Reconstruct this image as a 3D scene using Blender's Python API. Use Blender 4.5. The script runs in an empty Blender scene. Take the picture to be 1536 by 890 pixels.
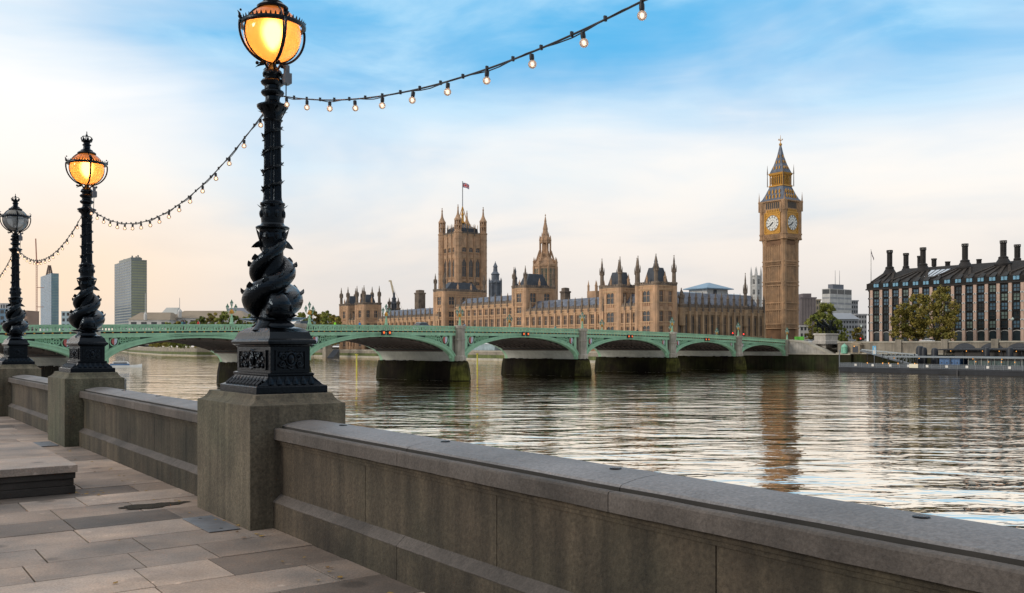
import bpy, bmesh, math, random
from mathutils import Vector, Matrix, noise
R = math.radians
PI = math.pi
random.seed(11)
SC = bpy.context.scene
COL = SC.collection

# ------------------------------------------------------------------ camera
F = 1396.0; HX = 768.0; HY = 519.0; EYE = 1.65
cam = bpy.data.cameras.new('camera'); camo = bpy.data.objects.new('camera', cam); COL.objects.link(camo)
camo.location = (0, 0, EYE); camo.rotation_euler = (R(90), 0, 0)
cam.sensor_width = 36; cam.sensor_fit = 'HORIZONTAL'; cam.lens = F/1536*36
cam.shift_y = 74/1536; cam.clip_start = .1; cam.clip_end = 20000
SC.camera = camo

# ------------------------------------------------------------------ world
SUN = Vector((-.86, -.34, .40)).normalized()
wd = bpy.data.worlds.new('World'); SC.world = wd; wd.use_nodes = True
nt = wd.node_tree; nt.nodes.clear()
def N(t, **k):
    n = nt.nodes.new(t)
    for a, b in k.items(): setattr(n, a, b)
    return n
def L(a, b): nt.links.new(a, b)
def val(x):
    return x
def wmath(op, a, b=None, c=None, clamp=False):
    n = N('ShaderNodeMath', operation=op, use_clamp=clamp)
    for i, v in enumerate((a, b, c)):
        if v is None: continue
        if isinstance(v, (int, float)): n.inputs[i].default_value = v
        else: L(v, n.inputs[i])
    return n.outputs[0]
def wsmooth(x, a, b):
    n = N('ShaderNodeMapRange', interpolation_type='SMOOTHSTEP')
    L(x, n.inputs[0]); n.inputs[1].default_value = a; n.inputs[2].default_value = b
    n.inputs[3].default_value = 0; n.inputs[4].default_value = 1
    return n.outputs[0]
def wmix(f, a, b):
    n = N('ShaderNodeMix', data_type='RGBA')
    if isinstance(f, (int, float)): n.inputs[0].default_value = f
    else: L(f, n.inputs[0])
    for i, v in ((6, a), (7, b)):
        if isinstance(v, tuple): n.inputs[i].default_value = (*v, 1)
        else: L(v, n.inputs[i])
    return n.outputs[2]
sky = N('ShaderNodeTexSky', sky_type='NISHITA'); sky.sun_disc = False
sky.sun_elevation = math.asin(SUN.z); sky.sun_rotation = math.atan2(SUN.x, SUN.y)
sky.air_density = 1.0; sky.dust_density = 1.0; sky.ozone_density = 2.0
tc = N('ShaderNodeTexCoord'); sep = N('ShaderNodeSeparateXYZ'); L(tc.outputs['Generated'], sep.inputs[0])
X, Y, Z = sep.outputs
# tangent-plane coordinates of the cloud deck: streaks run together towards the horizon
zz = wmath('ADD', wmath('MAXIMUM', Z, 0.0), 0.10)
cx = wmath('DIVIDE', X, zz); cy = wmath('DIVIDE', Y, zz)
comb = N('ShaderNodeCombineXYZ'); L(wmath('ARCTAN2', X, Y), comb.inputs[0]); L(wmath('MULTIPLY', wmath('ARCSINE', Z), 1.6), comb.inputs[1])
mp = N('ShaderNodeMapping'); L(comb.outputs[0], mp.inputs[0]); mp.inputs['Rotation'].default_value = (0, 0, R(-27)); mp.inputs['Scale'].default_value = (1.0, 2.4, 1)
def wnoise(scale, detail, rough, vec, dist=0):
    n = N('ShaderNodeTexNoise'); n.inputs['Scale'].default_value = scale; n.inputs['Detail'].default_value = detail
    n.inputs['Roughness'].default_value = rough; n.inputs['Distortion'].default_value = dist; L(vec, n.inputs['Vector'])
    return n.outputs[0]
n1 = wnoise(2.3, 5, .5, mp.outputs[0], .5)
n2 = wnoise(3.8, 6, .55, mp.outputs[0], .55)
n3 = wnoise(2.6, 4, .5, tc.outputs['Generated'], .3)
nn = wmath('ADD', wmath('MULTIPLY', wmath('SUBTRACT', n1, .5), .34), wmath('MULTIPLY', wmath('SUBTRACT', n2, .5), .13))
nn = wmath('ADD', nn, wmath('MULTIPLY', wmath('SUBTRACT', n3, .5), .16))
# blue opens highest in the middle; the left side stays under cloud
bias = wmath('MULTIPLY', wsmooth(wmath('MULTIPLY', X, -1), .14, .50), .16)
bias2 = wmath('MULTIPLY', wsmooth(X, .05, .50), .055)
lev = wmath('SUBTRACT', wmath('SUBTRACT', wmath('ADD', Z, nn), bias), bias2)
blue = wmath('MULTIPLY', wsmooth(lev, .065, .335), wmath('SUBTRACT', 1.0, wsmooth(Z, .40, .62)))
K = 9.8
def k(c): return tuple(v*K for v in c)
# cloud colour by height
cr = N('ShaderNodeValToRGB'); L(wmath('ADD', Z, wmath('MULTIPLY', wmath('SUBTRACT', n3, .5), .08)), cr.inputs[0])
els = cr.color_ramp.elements
stops = [(0.0, (.67, .65, .63)), (.045, (.725, .68, .645)), (.10, (.85, .785, .725)), (.17, (.92, .875, .82)), (.26, (.91, .91, .91)), (.45, (.86, .85, .85)), (1.0, (.86, .86, .87))]
els[0].position = stops[0][0]; els[0].color = (*stops[0][1], 1)
els[1].position = stops[-1][0]; els[1].color = (*stops[-1][1], 1)
for p, c in stops[1:-1]:
    e = els.new(p); e.color = (*c, 1)
# pale grey-blue banks low over the horizon, warm glow low on the left
bank = wmath('MULTIPLY', wsmooth(wmath('ADD', n1, wmath('MULTIPLY', n2, .35)), .57, .80), wsmooth(wmath('MULTIPLY', Z, -1), -.19, -.06))
cl = wmix(wmath('MULTIPLY', bank, .55), cr.outputs[0], (.62, .63, .64))
gx = wmath('ADD', wmath('DIVIDE', X, wmath('MAXIMUM', Y, .05)), .50)
gz = wmath('SUBTRACT', wmath('DIVIDE', Z, wmath('MAXIMUM', Y, .05)), .065)
g = wmath('EXPONENT', wmath('MULTIPLY', wmath('ADD', wmath('MULTIPLY', wmath('MULTIPLY', gx, gx), 26), wmath('MULTIPLY', wmath('MULTIPLY', gz, gz), 150)), -1))
g = wmath('MULTIPLY', g, wsmooth(Y, 0.0, .2))
cl = wmix(wmath('MULTIPLY', g, .62), cl, (1.0, .72, .46))
clk = N('ShaderNodeVectorMath', operation='SCALE'); L(cl, clk.inputs[0]); clk.inputs['Scale'].default_value = K
# clear part: the sky model, deepened towards a clean blue
clear = wmix(.82, sky.outputs[0], k((.075, .475, .86)))
wisp = wmath('MULTIPLY', wsmooth(n2, .36, .72), .62)
clear = wmix(wisp, clear, k((.62, .83, .95)))
full = wmix(blue, clk.outputs[0], clear)
# added dimming: unseen low sky behind the camera, darkens faces turned that way
dull = wmath('MULTIPLY', wsmooth(wmath('MULTIPLY', Y, -1), -.05, .55), wmath('SUBTRACT', 1.0, wsmooth(Z, .25, .75)))
full = wmix(wmath('MULTIPLY', dull, .75), full, k((.30, .31, .33)))
bg = N('ShaderNodeBackground'); bg.inputs['Strength'].default_value = .1; L(full, bg.inputs['Color'])
out = N('ShaderNodeOutputWorld'); L(bg.outputs[0], out.inputs[0])

# ------------------------------------------------------------------ sun, exposure
sl = bpy.data.lights.new('sun', 'SUN'); sl.energy = 1.15; sl.angle = R(14); sl.color = (1, .90, .77)
so = bpy.data.objects.new('sun', sl); COL.objects.link(so); so.rotation_euler = SUN.to_track_quat('Z', 'Y').to_euler()
so.location = SUN*50
SC.view_settings.view_transform = 'Standard'; SC.view_settings.look = 'None'
SC.view_settings.exposure = 0.20; SC.view_settings.gamma = 1; SC.view_settings.use_curve_mapping = False
SC.cycles.use_denoising = True
SC.cycles.max_bounces = 6; SC.cycles.diffuse_bounces = 3; SC.cycles.glossy_bounces = 3; SC.cycles.transmission_bounces = 6; SC.cycles.transparent_max_bounces = 12

# ------------------------------------------------------------------ frames
UX, UY = .8113, .58465          # across the river (c)
NX, NY = -.58465, .8113         # along the river wall, upstream (s)
ANG = math.atan2(UY, UX)
BX, BY = .6753, .7376           # along the bridge (t)
BANG = math.atan2(BY, BX)
P3 = Vector((-10.8, 186.7, 0))
WATER = -5.35
def cs(c, s, z=0): return Vector((c*UX+s*NX, c*UY+s*NY, z))
def bt(t, w, z=0): return Vector((P3.x+t*BX-w*BY, P3.y+t*BY+w*BX, z))
def pix(x, y, d): return Vector(((x-HX)/F*d, d, EYE+(HY-y)/F*d))
def s_at(px, c):
    q = (px-HX)/F
    return c*(UX-q*UY)/(q*NY-NX)
def c_at(px, s):
    q = (px-HX)/F
    return s*(NX-q*NY)/(q*UY-UX)
def z_at(y, d): return EYE+(HY-y)/F*d
def dep(c, s): return c*UY+s*NY

# ------------------------------------------------------------------ materials
MATS = {}
def mat(name, col, rough=.8, var=.25, scale=.8, bump=0.0, spots=0, stint=None, scales=0, metal=0.0, fine=0.0, streak=0.0, col2=None, spec=.5, tone=False, emit=None, estr=0, coat=0, bscale=None, alt=None):
    """procedural surface: base colour broken up by world-space noise (var), vertical run-off streaks, a second colour in patches, bump"""
    if name in MATS: return MATS[name]
    m = bpy.data.materials.new(name); m.use_nodes = True; MATS[name] = m
    t = m.node_tree; b = t.nodes['Principled BSDF']
    ge = t.nodes.new('ShaderNodeNewGeometry')
    def nz(sc, det=4, ro=.6, scl=None):
        v = ge.outputs['Position']
        if scl:
            mpn = t.nodes.new('ShaderNodeMapping'); t.links.new(v, mpn.inputs[0]); mpn.inputs['Scale'].default_value = scl; v = mpn.outputs[0]
        n = t.nodes.new('ShaderNodeTexNoise'); n.inputs['Scale'].default_value = sc; n.inputs['Detail'].default_value = det; n.inputs['Roughness'].default_value = ro
        t.links.new(v, n.inputs['Vector']); return n.outputs[0]
    def mr(x, a, bb, c, d):
        n = t.nodes.new('ShaderNodeMapRange'); t.links.new(x, n.inputs[0])
        for i, q in enumerate((a, bb, c, d)): n.inputs[i+1].default_value = q
        return n.outputs[0]
    def mul(cx_, f):
        n = t.nodes.new('ShaderNodeVectorMath'); n.operation = 'SCALE'; t.links.new(cx_, n.inputs[0]); t.links.new(f, n.inputs['Scale']); return n.outputs[0]
    def mx(f, a, bb):
        n = t.nodes.new('ShaderNodeMix'); n.data_type = 'RGBA'
        t.links.new(f, n.inputs[0])
        for i, q in ((6, a), (7, bb)):
            if isinstance(q, tuple): n.inputs[i].default_value = (*q[:3], 1)
            else: t.links.new(q, n.inputs[i])
        return n.outputs[2]
    rgb = t.nodes.new('ShaderNodeRGB'); rgb.outputs[0].default_value = (*col, 1); c = rgb.outputs[0]
    if col2: c = mx(mr(nz(scale*.6, 5), .40, .66, 0, 1), c, col2)
    if alt:                                   # per-face tone picks between two colours
        at = t.nodes.new('ShaderNodeAttribute'); at.attribute_name = 'tone'
        c = mx(at.outputs['Fac'], c, alt)
    elif tone:
        at = t.nodes.new('ShaderNodeAttribute'); at.attribute_name = 'tone'
        c = mul(c, mr(at.outputs['Fac'], 0, 1, .42, 1.5))
    if var: c = mul(c, mr(nz(scale, 6), .3, .7, 1-var, 1+var))
    if streak: c = mul(c, mr(nz(1.0, 5, .6, (7*scale, 7*scale, .35*scale)), .3, .68, 1-streak, 1+streak*.6))
    if fine: c = mul(c, mr(nz(scale*40, 3, .7), .3, .7, 1-fine, 1+fine))
    if spots:                                 # worn-in gum marks and small stains of two sizes
        for sc_, thr, amt in ((spots, .10, 1.45), (spots*.45, .16, .55)):
            vn = t.nodes.new('ShaderNodeTexVoronoi'); vn.inputs['Scale'].default_value = sc_; t.links.new(ge.outputs['Position'], vn.inputs['Vector'])
            c = mul(c, mr(vn.outputs['Distance'], thr*.6, thr, amt, 1))
    t.links.new(c, b.inputs['Base Color'])
    b.inputs['Roughness'].default_value = rough; b.inputs['Metallic'].default_value = metal
    b.inputs['Specular IOR Level'].default_value = spec
    if stint: b.inputs['Specular Tint'].default_value = (*stint, 1)
    if coat: b.inputs['Coat Weight'].default_value = coat; b.inputs['Coat Roughness'].default_value = .12
    if emit:
        b.inputs['Emission Color'].default_value = (*emit, 1); b.inputs['Emission Strength'].default_value = estr
    if bump:
        bn = t.nodes.new('ShaderNodeBump'); bn.inputs['Strength'].default_value = bump; bn.inputs['Distance'].default_value = .02
        if scales:                            # overlapping fish scales
            mpn = t.nodes.new('ShaderNodeMapping'); mpn.inputs['Scale'].default_value = (1, 1, .75); tco = t.nodes.new('ShaderNodeTexCoord'); t.links.new(tco.outputs['Object'], mpn.inputs[0])
            vn = t.nodes.new('ShaderNodeTexVoronoi'); vn.inputs['Scale'].default_value = scales; vn.inputs['Randomness'].default_value = .35; t.links.new(mpn.outputs[0], vn.inputs['Vector'])
            t.links.new(vn.outputs['Distance'], bn.inputs['Height']); bn.invert = True; bn.inputs['Distance'].default_value = .006
        else: t.links.new(nz(bscale or scale*22, 5, .65), bn.inputs['Height'])
        t.links.new(bn.outputs[0], b.inputs['Normal'])
    return m

# ------------------------------------------------------------------ mesh builder
class MB:
    def __init__(s): s.v = []; s.f = []; s.m = []; s.mi = 0; s.tone = []; s.tn = 0.5
    def add(s, vs, fs):
        o = len(s.v); s.v += [Vector(q) for q in vs]
        for f in fs: s.f.append([o+i for i in f]); s.m.append(s.mi); s.tone.append(s.tn)
    def box(s, x0, x1, y0, y1, z0, z1):
        s.add([(x0,y0,z0),(x1,y0,z0),(x1,y1,z0),(x0,y1,z0),(x0,y0,z1),(x1,y0,z1),(x1,y1,z1),(x0,y1,z1)],
              [(3,2,1,0),(4,5,6,7),(0,1,5,4),(1,2,6,5),(2,3,7,6),(3,0,4,7)])
    def obox(s, o, d, n, a0, a1, p0, p1, z0, z1):
        q = lambda a, p, z: (o[0]+d[0]*a+n[0]*p, o[1]+d[1]*a+n[1]*p, z)
        s.add([q(a0,p0,z0),q(a1,p0,z0),q(a1,p1,z0),q(a0,p1,z0),q(a0,p0,z1),q(a1,p0,z1),q(a1,p1,z1),q(a0,p1,z1)],
              [(3,2,1,0),(4,5,6,7),(0,1,5,4),(1,2,6,5),(2,3,7,6),(3,0,4,7)])
    def loft(s, rings, cap0=True, cap1=True, closed=True):
        n = len(rings[0]); o = len(s.v)
        vs = [p for r in rings for p in r]; fs = []
        for i in range(len(rings)-1):
            for j in range(n if closed else n-1):
                a = i*n+j; b = i*n+(j+1) % n
                fs.append((a, b, b+n, a+n))
        if cap0: fs.append(tuple(range(n-1, -1, -1)))
        if cap1: fs.append(tuple((len(rings)-1)*n+j for j in range(n)))
        s.add(vs, fs)
    def lathe(s, prof, n=16, c=(0,0,0), ph=0, sx=1, sy=1):
        s.loft([[(c[0]+r*sx*math.cos(ph+2*PI*j/n), c[1]+r*sy*math.sin(ph+2*PI*j/n), c[2]+z) for j in range(n)] for r, z in prof])
    def sq(s, prof, c=(0,0,0)):            # stacked rectangles: (half x, half y, z)
        s.loft([[(c[0]-a,c[1]-b,c[2]+z),(c[0]+a,c[1]-b,c[2]+z),(c[0]+a,c[1]+b,c[2]+z),(c[0]-a,c[1]+b,c[2]+z)] for a, b, z in prof])
    def tube(s, pts, rad, n=8, flat=1.0):
        pts = [Vector(p) for p in pts]; rings = []
        if not hasattr(rad, '__len__'): rad = [rad]*len(pts)
        up = Vector((0,0,1)); prev = None
        for i, p in enumerate(pts):
            t = (pts[min(i+1, len(pts)-1)]-pts[max(i-1, 0)]).normalized()
            if prev is None:
                a = t.cross(up)
                if a.length < 1e-3: a = t.cross(Vector((1,0,0)))
                a.normalize()
            else:
                a = prev-t*prev.dot(t)
                a = a.normalized() if a.length > 1e-6 else t.orthogonal().normalized()
            prev = a; b = t.cross(a)
            rings.append([p+(a*math.cos(2*PI*j/n)+b*math.sin(2*PI*j/n)*flat)*rad[i] for j in range(n)])
        s.loft(rings)
    def beam(s, a, b, w, h=None):
        a = Vector(a); b = Vector(b); h = h or w
        t = (b-a).normalized(); x = t.cross(Vector((0,0,1)))
        if x.length < 1e-3: x = Vector((1,0,0))
        x.normalize(); y = x.cross(t)
        s.loft([[q+x*i*w/2+y*j*h/2 for i, j in ((-1,-1),(1,-1),(1,1),(-1,1))] for q in (a, b)])
    def ball(s, c, r, n=12, m=8, sz=None):
        sz = sz or r
        prof = [(max(r*math.sin(PI*i/m), r*.002), -sz*math.cos(PI*i/m)) for i in range(m+1)]
        s.lathe(prof, n, c)
    def ring(s, c, R_, r, n=24, m=6, axis='z', squash=1):
        rings = []
        for i in range(n+1):
            a = 2*PI*i/n; row = []
            for j in range(m):
                b = 2*PI*j/m
                rr = R_+r*math.cos(b); h = r*squash*math.sin(b)
                if axis == 'z': row.append((c[0]+rr*math.cos(a), c[1]+rr*math.sin(a), c[2]+h))
                elif axis == 'y': row.append((c[0]+rr*math.cos(a), c[1]+h, c[2]+rr*math.sin(a)))
                else: row.append((c[0]+h, c[1]+rr*math.cos(a), c[2]+rr*math.sin(a)))
            rings.append(row)
        s.loft(rings, False, False)
    def quad(s, *p): s.add(p, [tuple(range(len(p)))])
    def xf(s, M, i0=0):
        for i in range(i0, len(s.v)): s.v[i] = M @ s.v[i]
    def mesh(s, name, mats, smooth=False, recalc=True, bevel=0, angle=38):
        me = bpy.data.meshes.new(name); me.from_pydata([tuple(q) for q in s.v], [], s.f)
        if not isinstance(mats, (list, tuple)): mats = [mats]
        for q in mats: me.materials.append(q)
        me.polygons.foreach_set('material_index', s.m)
        at = me.attributes.new('tone', 'FLOAT', 'FACE'); at.data.foreach_set('value', s.tone)
        if recalc or bevel:
            bm = bmesh.new(); bm.from_mesh(me)
            bmesh.ops.recalc_face_normals(bm, faces=bm.faces)
            if bevel:
                bm.normal_update()
                es = [e for e in bm.edges if len(e.link_faces) == 2 and e.calc_face_angle(0) > .6]
                bmesh.ops.bevel(bm, geom=es, offset=bevel, segments=2, affect='EDGES', profile=.6, clamp_overlap=True)
            bm.to_mesh(me); bm.free()
        if smooth:
            me.polygons.foreach_set('use_smooth', [True]*len(me.polygons))
            me.set_sharp_from_angle(angle=R(angle))
        return me
    def build(s, name, mats, parent=None, smooth=False, bevel=0, recalc=True, loc=None, rz=None, angle=38):
        o = bpy.data.objects.new(name, s.mesh(name, mats, smooth, recalc, bevel, angle)); COL.objects.link(o)
        if parent: o.parent = parent
        if loc is not None: o.location = loc
        if rz is not None: o.rotation_euler[2] = rz
        return o

def tag(o, label=None, cat=None, group=None, kind=None):
    if label: o['label'] = label
    if cat: o['category'] = cat
    if group: o['group'] = group
    if kind: o['kind'] = kind
    return o
def thing(name, label, cat, loc=(0,0,0), rz=0, group=None):
    o = bpy.data.objects.new(name, None); COL.objects.link(o); o.location = loc; o.rotation_euler = (0,0,rz)
    o.empty_display_size = .2
    return tag(o, label, cat, group)
def kids(o): return [c for c in bpy.data.objects if c.parent is o]
def copy_tree(o, parent=None):
    c = o.copy(); COL.objects.link(c)
    if parent: c.parent = parent
    for ch in list(o.children): copy_tree(ch, c)
    return c
def put(me, name, parent, loc, rz=0):
    o = bpy.data.objects.new(name, me); COL.objects.link(o); o.parent = parent; o.location = loc; o.rotation_euler = (0,0,rz)
    return o
def skin(points, edges, radii, sub=2, root=0):
    me = bpy.data.meshes.new('skin_tmp'); me.from_pydata(points, edges, [])
    o = bpy.data.objects.new('skin_tmp', me); COL.objects.link(o)
    o.modifiers.new('s', 'SKIN')
    for i, r in enumerate(radii):
        r = r if hasattr(r, '__len__') else (r, r)
        me.skin_vertices[0].data[i].radius = r
    for i in range(len(points)): me.skin_vertices[0].data[i].use_root = (i == root)
    ss = o.modifiers.new('u', 'SUBSURF'); ss.levels = sub; ss.render_levels = sub
    dg = bpy.context.evaluated_depsgraph_get()
    out = bpy.data.meshes.new_from_object(o.evaluated_get(dg))
    bpy.data.objects.remove(o); bpy.data.meshes.remove(me)
    out.polygons.foreach_set('use_smooth', [True]*len(out.polygons))
    return out
# ================================================================== near bank materials
DIRT = mat('parapet_stone', (.072,.055,.037), .88, .60, .95, .6, streak=.50, fine=.34, bscale=30, col2=(.034,.031,.020))
PIERM = mat('pier_stone', (.118,.098,.068), .88, .52, .9, .6, streak=.46, fine=.34, bscale=30, col2=(.062,.064,.040))
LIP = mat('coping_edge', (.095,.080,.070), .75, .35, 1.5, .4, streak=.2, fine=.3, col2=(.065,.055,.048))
COPE = mat('coping_granite', (.175,.165,.165), .55, .25, 1.3, .25, fine=.34, col2=(.125,.117,.115))
FLAG = mat('flagstone', (.31,.232,.18), .70, .30, 1.4, .3, fine=.25, spots=3.2, tone=True, col2=(.18,.155,.138))
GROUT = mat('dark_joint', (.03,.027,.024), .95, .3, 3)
IRON = mat('black_iron', (.0022,.0028,.004), .15, .35, 9, .28, spec=.22, stint=(.62,.80,1), bscale=30)
IRONS = mat('black_iron_scales', (.0022,.0028,.004), .15, .35, 9, .5, scales=48, spec=.30, stint=(.62,.80,1), bscale=62)
STEEL = mat('grey_plate', (.17,.18,.20), .5, .25, 5, .1, metal=.3)
WET = mat('wet_patch', (.03,.026,.022), .12, .3, 6)

# ================================================================== water and ground
def water_mat():
    """muddy tidal river: ripples of four sizes, their crests drawn out across the wind"""
    m = bpy.data.materials.new('river_water'); m.use_nodes = True; t = m.node_tree; b = t.nodes['Principled BSDF']
    ge = t.nodes.new('ShaderNodeNewGeometry'); hs = []
    #        scale  length  turn   height
    for sc, st, rot, w, det in ((.035, .55, .30, .60, 2), (.13, .48, -.30, .60, 2), (.42, .46, .26, .30, 3), (1.4, .55, -.2, .045, 2)):
        mp_ = t.nodes.new('ShaderNodeMapping'); mp_.inputs['Rotation'].default_value = (0, 0, rot); mp_.inputs['Scale'].default_value = (st, 1, 1)
        t.links.new(ge.outputs['Position'], mp_.inputs[0])
        n = t.nodes.new('ShaderNodeTexNoise'); n.inputs['Scale'].default_value = sc; n.inputs['Detail'].default_value = det; n.inputs['Roughness'].default_value = .5; n.inputs['Distortion'].default_value = .5
        t.links.new(mp_.outputs[0], n.inputs['Vector'])
        q = t.nodes.new('ShaderNodeMath'); q.operation = 'MULTIPLY'; t.links.new(n.outputs[0], q.inputs[0]); q.inputs[1].default_value = w
        hs.append(q.outputs[0])
    h = hs[0]
    for q in hs[1:]:
        a = t.nodes.new('ShaderNodeMath'); a.operation = 'ADD'; t.links.new(h, a.inputs[0]); t.links.new(q, a.inputs[1]); h = a.outputs[0]
    bn = t.nodes.new('ShaderNodeBump'); bn.inputs['Strength'].default_value = 1.0; bn.inputs['Distance'].default_value = WAVE
    t.links.new(h, bn.inputs['Height'])
    t.nodes.remove(b); df = t.nodes.new('ShaderNodeBsdfDiffuse'); df.inputs[0].default_value = (.13, .085, .05, 1)
    gl = t.nodes.new('ShaderNodeBsdfGlossy'); gl.inputs['Roughness'].default_value = .03; gl.inputs[0].default_value = (1, .93, .83, 1)
    fr = t.nodes.new('ShaderNodeFresnel'); fr.inputs['IOR'].default_value = 6.0; mxs = t.nodes.new('ShaderNodeMixShader')
    for n in (df, gl, fr): t.links.new(bn.outputs[0], n.inputs['Normal'])
    t.links.new(fr.outputs[0], mxs.inputs[0]); t.links.new(df.outputs[0], mxs.inputs[1]); t.links.new(gl.outputs[0], mxs.inputs[2]); t.links.new(mxs.outputs[0], t.nodes['Material Output'].inputs[0])
    return m
WAVE = .50
WATERM = water_mat()
mb = MB()
E = 9000
q = [cs(3.55,-600), cs(3.55,2200), cs(-1500, 9000), cs(1500, 9000), cs(3000, 2200), cs(3000,-600)]
mb.quad(*[(p.x, p.y, WATER) for p in q])
tag(mb.build('water', WATERM, recalc=False), kind='structure')
# riverside path of flagstones, one sheet of real slabs over a dark bed
mb = MB(); s = -3.4; rnd = random.Random(5)
while s < 60:
    w = rnd.choice((.58,.60,.62,.66)) if s < 12 else rnd.choice((.6,.7,.8))
    c = 3.22-rnd.uniform(.3, 1.3)
    edges = [3.22]
    while c > -9:
        edges.append(c); c -= rnd.choice((.55,.75,.95,1.1,1.25,1.4))
    edges.append(-9)
    for a, b_ in zip(edges, edges[1:]):
        mb.tn = min(1, max(0, rnd.gauss(.50, .31))); h = rnd.uniform(-.0025, .0025); g = .005
        x0, x1, y0, y1 = b_+g, a-g, s+g, s+w-g
        tl = rnd.uniform(-.003, .003)
        e = .0028
        mb.loft([[(x0,y0,-.06),(x1,y0,-.06),(x1,y1,-.06),(x0,y1,-.06)], [(x0,y0,h-e),(x1,y0,h-e+tl),(x1,y1,h-e+tl),(x0,y1,h-e)],
                 [(x0+e,y0+e,h),(x1-e,y0+e,h+tl),(x1-e,y1-e,h+tl),(x0+e,y1-e,h)]], False, True)
    s += w
tag(mb.build('pavement', FLAG, rz=ANG), kind='structure')
mb = MB(); mb.box(-60, 3.24, -30, 150, -.5, -.02); mb.box(2.9, 3.60, -30, 150, -7, -.021)
tag(mb.build('ground', GROUT, rz=ANG), kind='structure')
mb = MB(); mb.box(-60, -9.0, -30, 150, -.02, .0)
tag(mb.build('path', mat('far_paving', (.19,.16,.14), .8, .3, 1), rz=ANG), kind='structure')
mb = MB(); pts = []
for i in range(60):
    a = 2*PI*i/60; r = .24*(1+.16*math.sin(3*a+1)+.10*math.sin(7*a)+.05*math.sin(17*a))
    pts.append((2.60+r*1.35*math.cos(a), 9.95+r*.6*math.sin(a), .0068))
mb.quad(*pts); tag(mb.build('water_puddle', WET, rz=ANG, recalc=False), kind='structure')

rl = random.Random(21); mb = MB()
for i in range(70):
    if i % 3: x, y = 2.95-abs(rl.gauss(0,.12)), rl.uniform(4.2, 16)
    elif i % 2: x, y = 2.2+rl.gauss(0,.12), 11.2+rl.uniform(-.3,.2)
    else: x, y = rl.uniform(-2.5,2.9), rl.uniform(4.5,15)
    a = rl.uniform(0,6.3); w_ = rl.uniform(.012,.026); z = .009; mb.tn = rl.random()
    mb.quad(*[(x+w_*k_*math.cos(a+q_), y+w_*k_*math.sin(a+q_), z+rl.uniform(0,.008)) for q_, k_ in ((0,1.3),(.9,.8),(1.9,.9),(3.14,1.1),(4.3,.85),(5.4,.8))])
tag(mb.build('fallen_leaves', mat('fallen_leaf', (.35,.22,.03), .8, .3, 9, alt=(.14,.07,.025)), rz=ANG, recalc=False), kind='stuff')
# ================================================================== parapet piers, walls
PC = 3.4155; PS = [8.84, 17.33, 25.4]; PH = .757; PCH = .4645
def pier(s0, label):
    mb = MB()
    mb.sq([(PCH,PH,-.02),(PCH,PH,1.112),(PCH-.02,PH-.02,1.116),(PCH-.05,PH-.05,1.135),(PCH-.075,PH-.075,1.165),(PCH-.088,PH-.088,1.198),(PCH-.094,PH-.094,1.205)])
    o = mb.build('parapet_pier', PIERM, loc=cs(PC, s0), rz=ANG, bevel=.006)
    return tag(o, label, 'stone pier', 'stone piers that carry the lamp standards')
pier(PS[0], 'weathered square stone pier under the biggest lamp standard, beside the grey cover plate')
pier(PS[1], 'stone pier under the second lit lamp standard, behind the low stone platform')
pier(PS[2], 'farthest stone pier, under the unlit grey-globed lamp standard')

def worn(mb, prof, a, b_, amp=.0032, step=.09, sd=0.0):
    n_ = max(2, int((b_-a)/step)) if a < 17 else 2
    mb.loft([[(x+amp*(noise.noise((x*9+sd, y*2.3, z*9))+.6*noise.noise((x*30, y*9, z*30+sd))), y, z+amp*(noise.noise((x*9+5, y*2.3, z*9+sd))+.6*noise.noise((x*30+7, y*9, z*30)))) for x, z in prof] for y in [a+(b_-a)*i/n_ for i in range(n_+1)]])
def coping_mb(s0, s1, joints):
    mb = MB(); js = [s0]+sorted(j for j in joints if s0+.1 < j < s1-.1)+[s1]
    for a, b_ in zip(js, js[1:]):
        a += .003; b_ -= .003
        mb.mi = 1                                 # dark moulded front edge, then the groove and the cambered top
        worn(mb, ((3.168,.805),(3.168,.893),(3.174,.903),(3.182,.907),(3.214,.909),(3.220,.903),(3.222,.872),(3.262,.872),(3.262,.805)), a, b_)
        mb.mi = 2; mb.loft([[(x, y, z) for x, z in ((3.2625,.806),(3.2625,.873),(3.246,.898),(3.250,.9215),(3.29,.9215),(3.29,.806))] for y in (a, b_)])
        mb.mi = 0; prof = [(3.291,.806),(3.291,.9217),(3.2505,.922)]
        for i in range(11):
            f = i/10; prof.append((3.262+.483*f, .928+.037*math.sin(PI*(f*.9+.05))))
        prof += [(3.76,.90),(3.76,.806)]
        worn(mb, prof, a, b_, .0022)
    return mb
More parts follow.
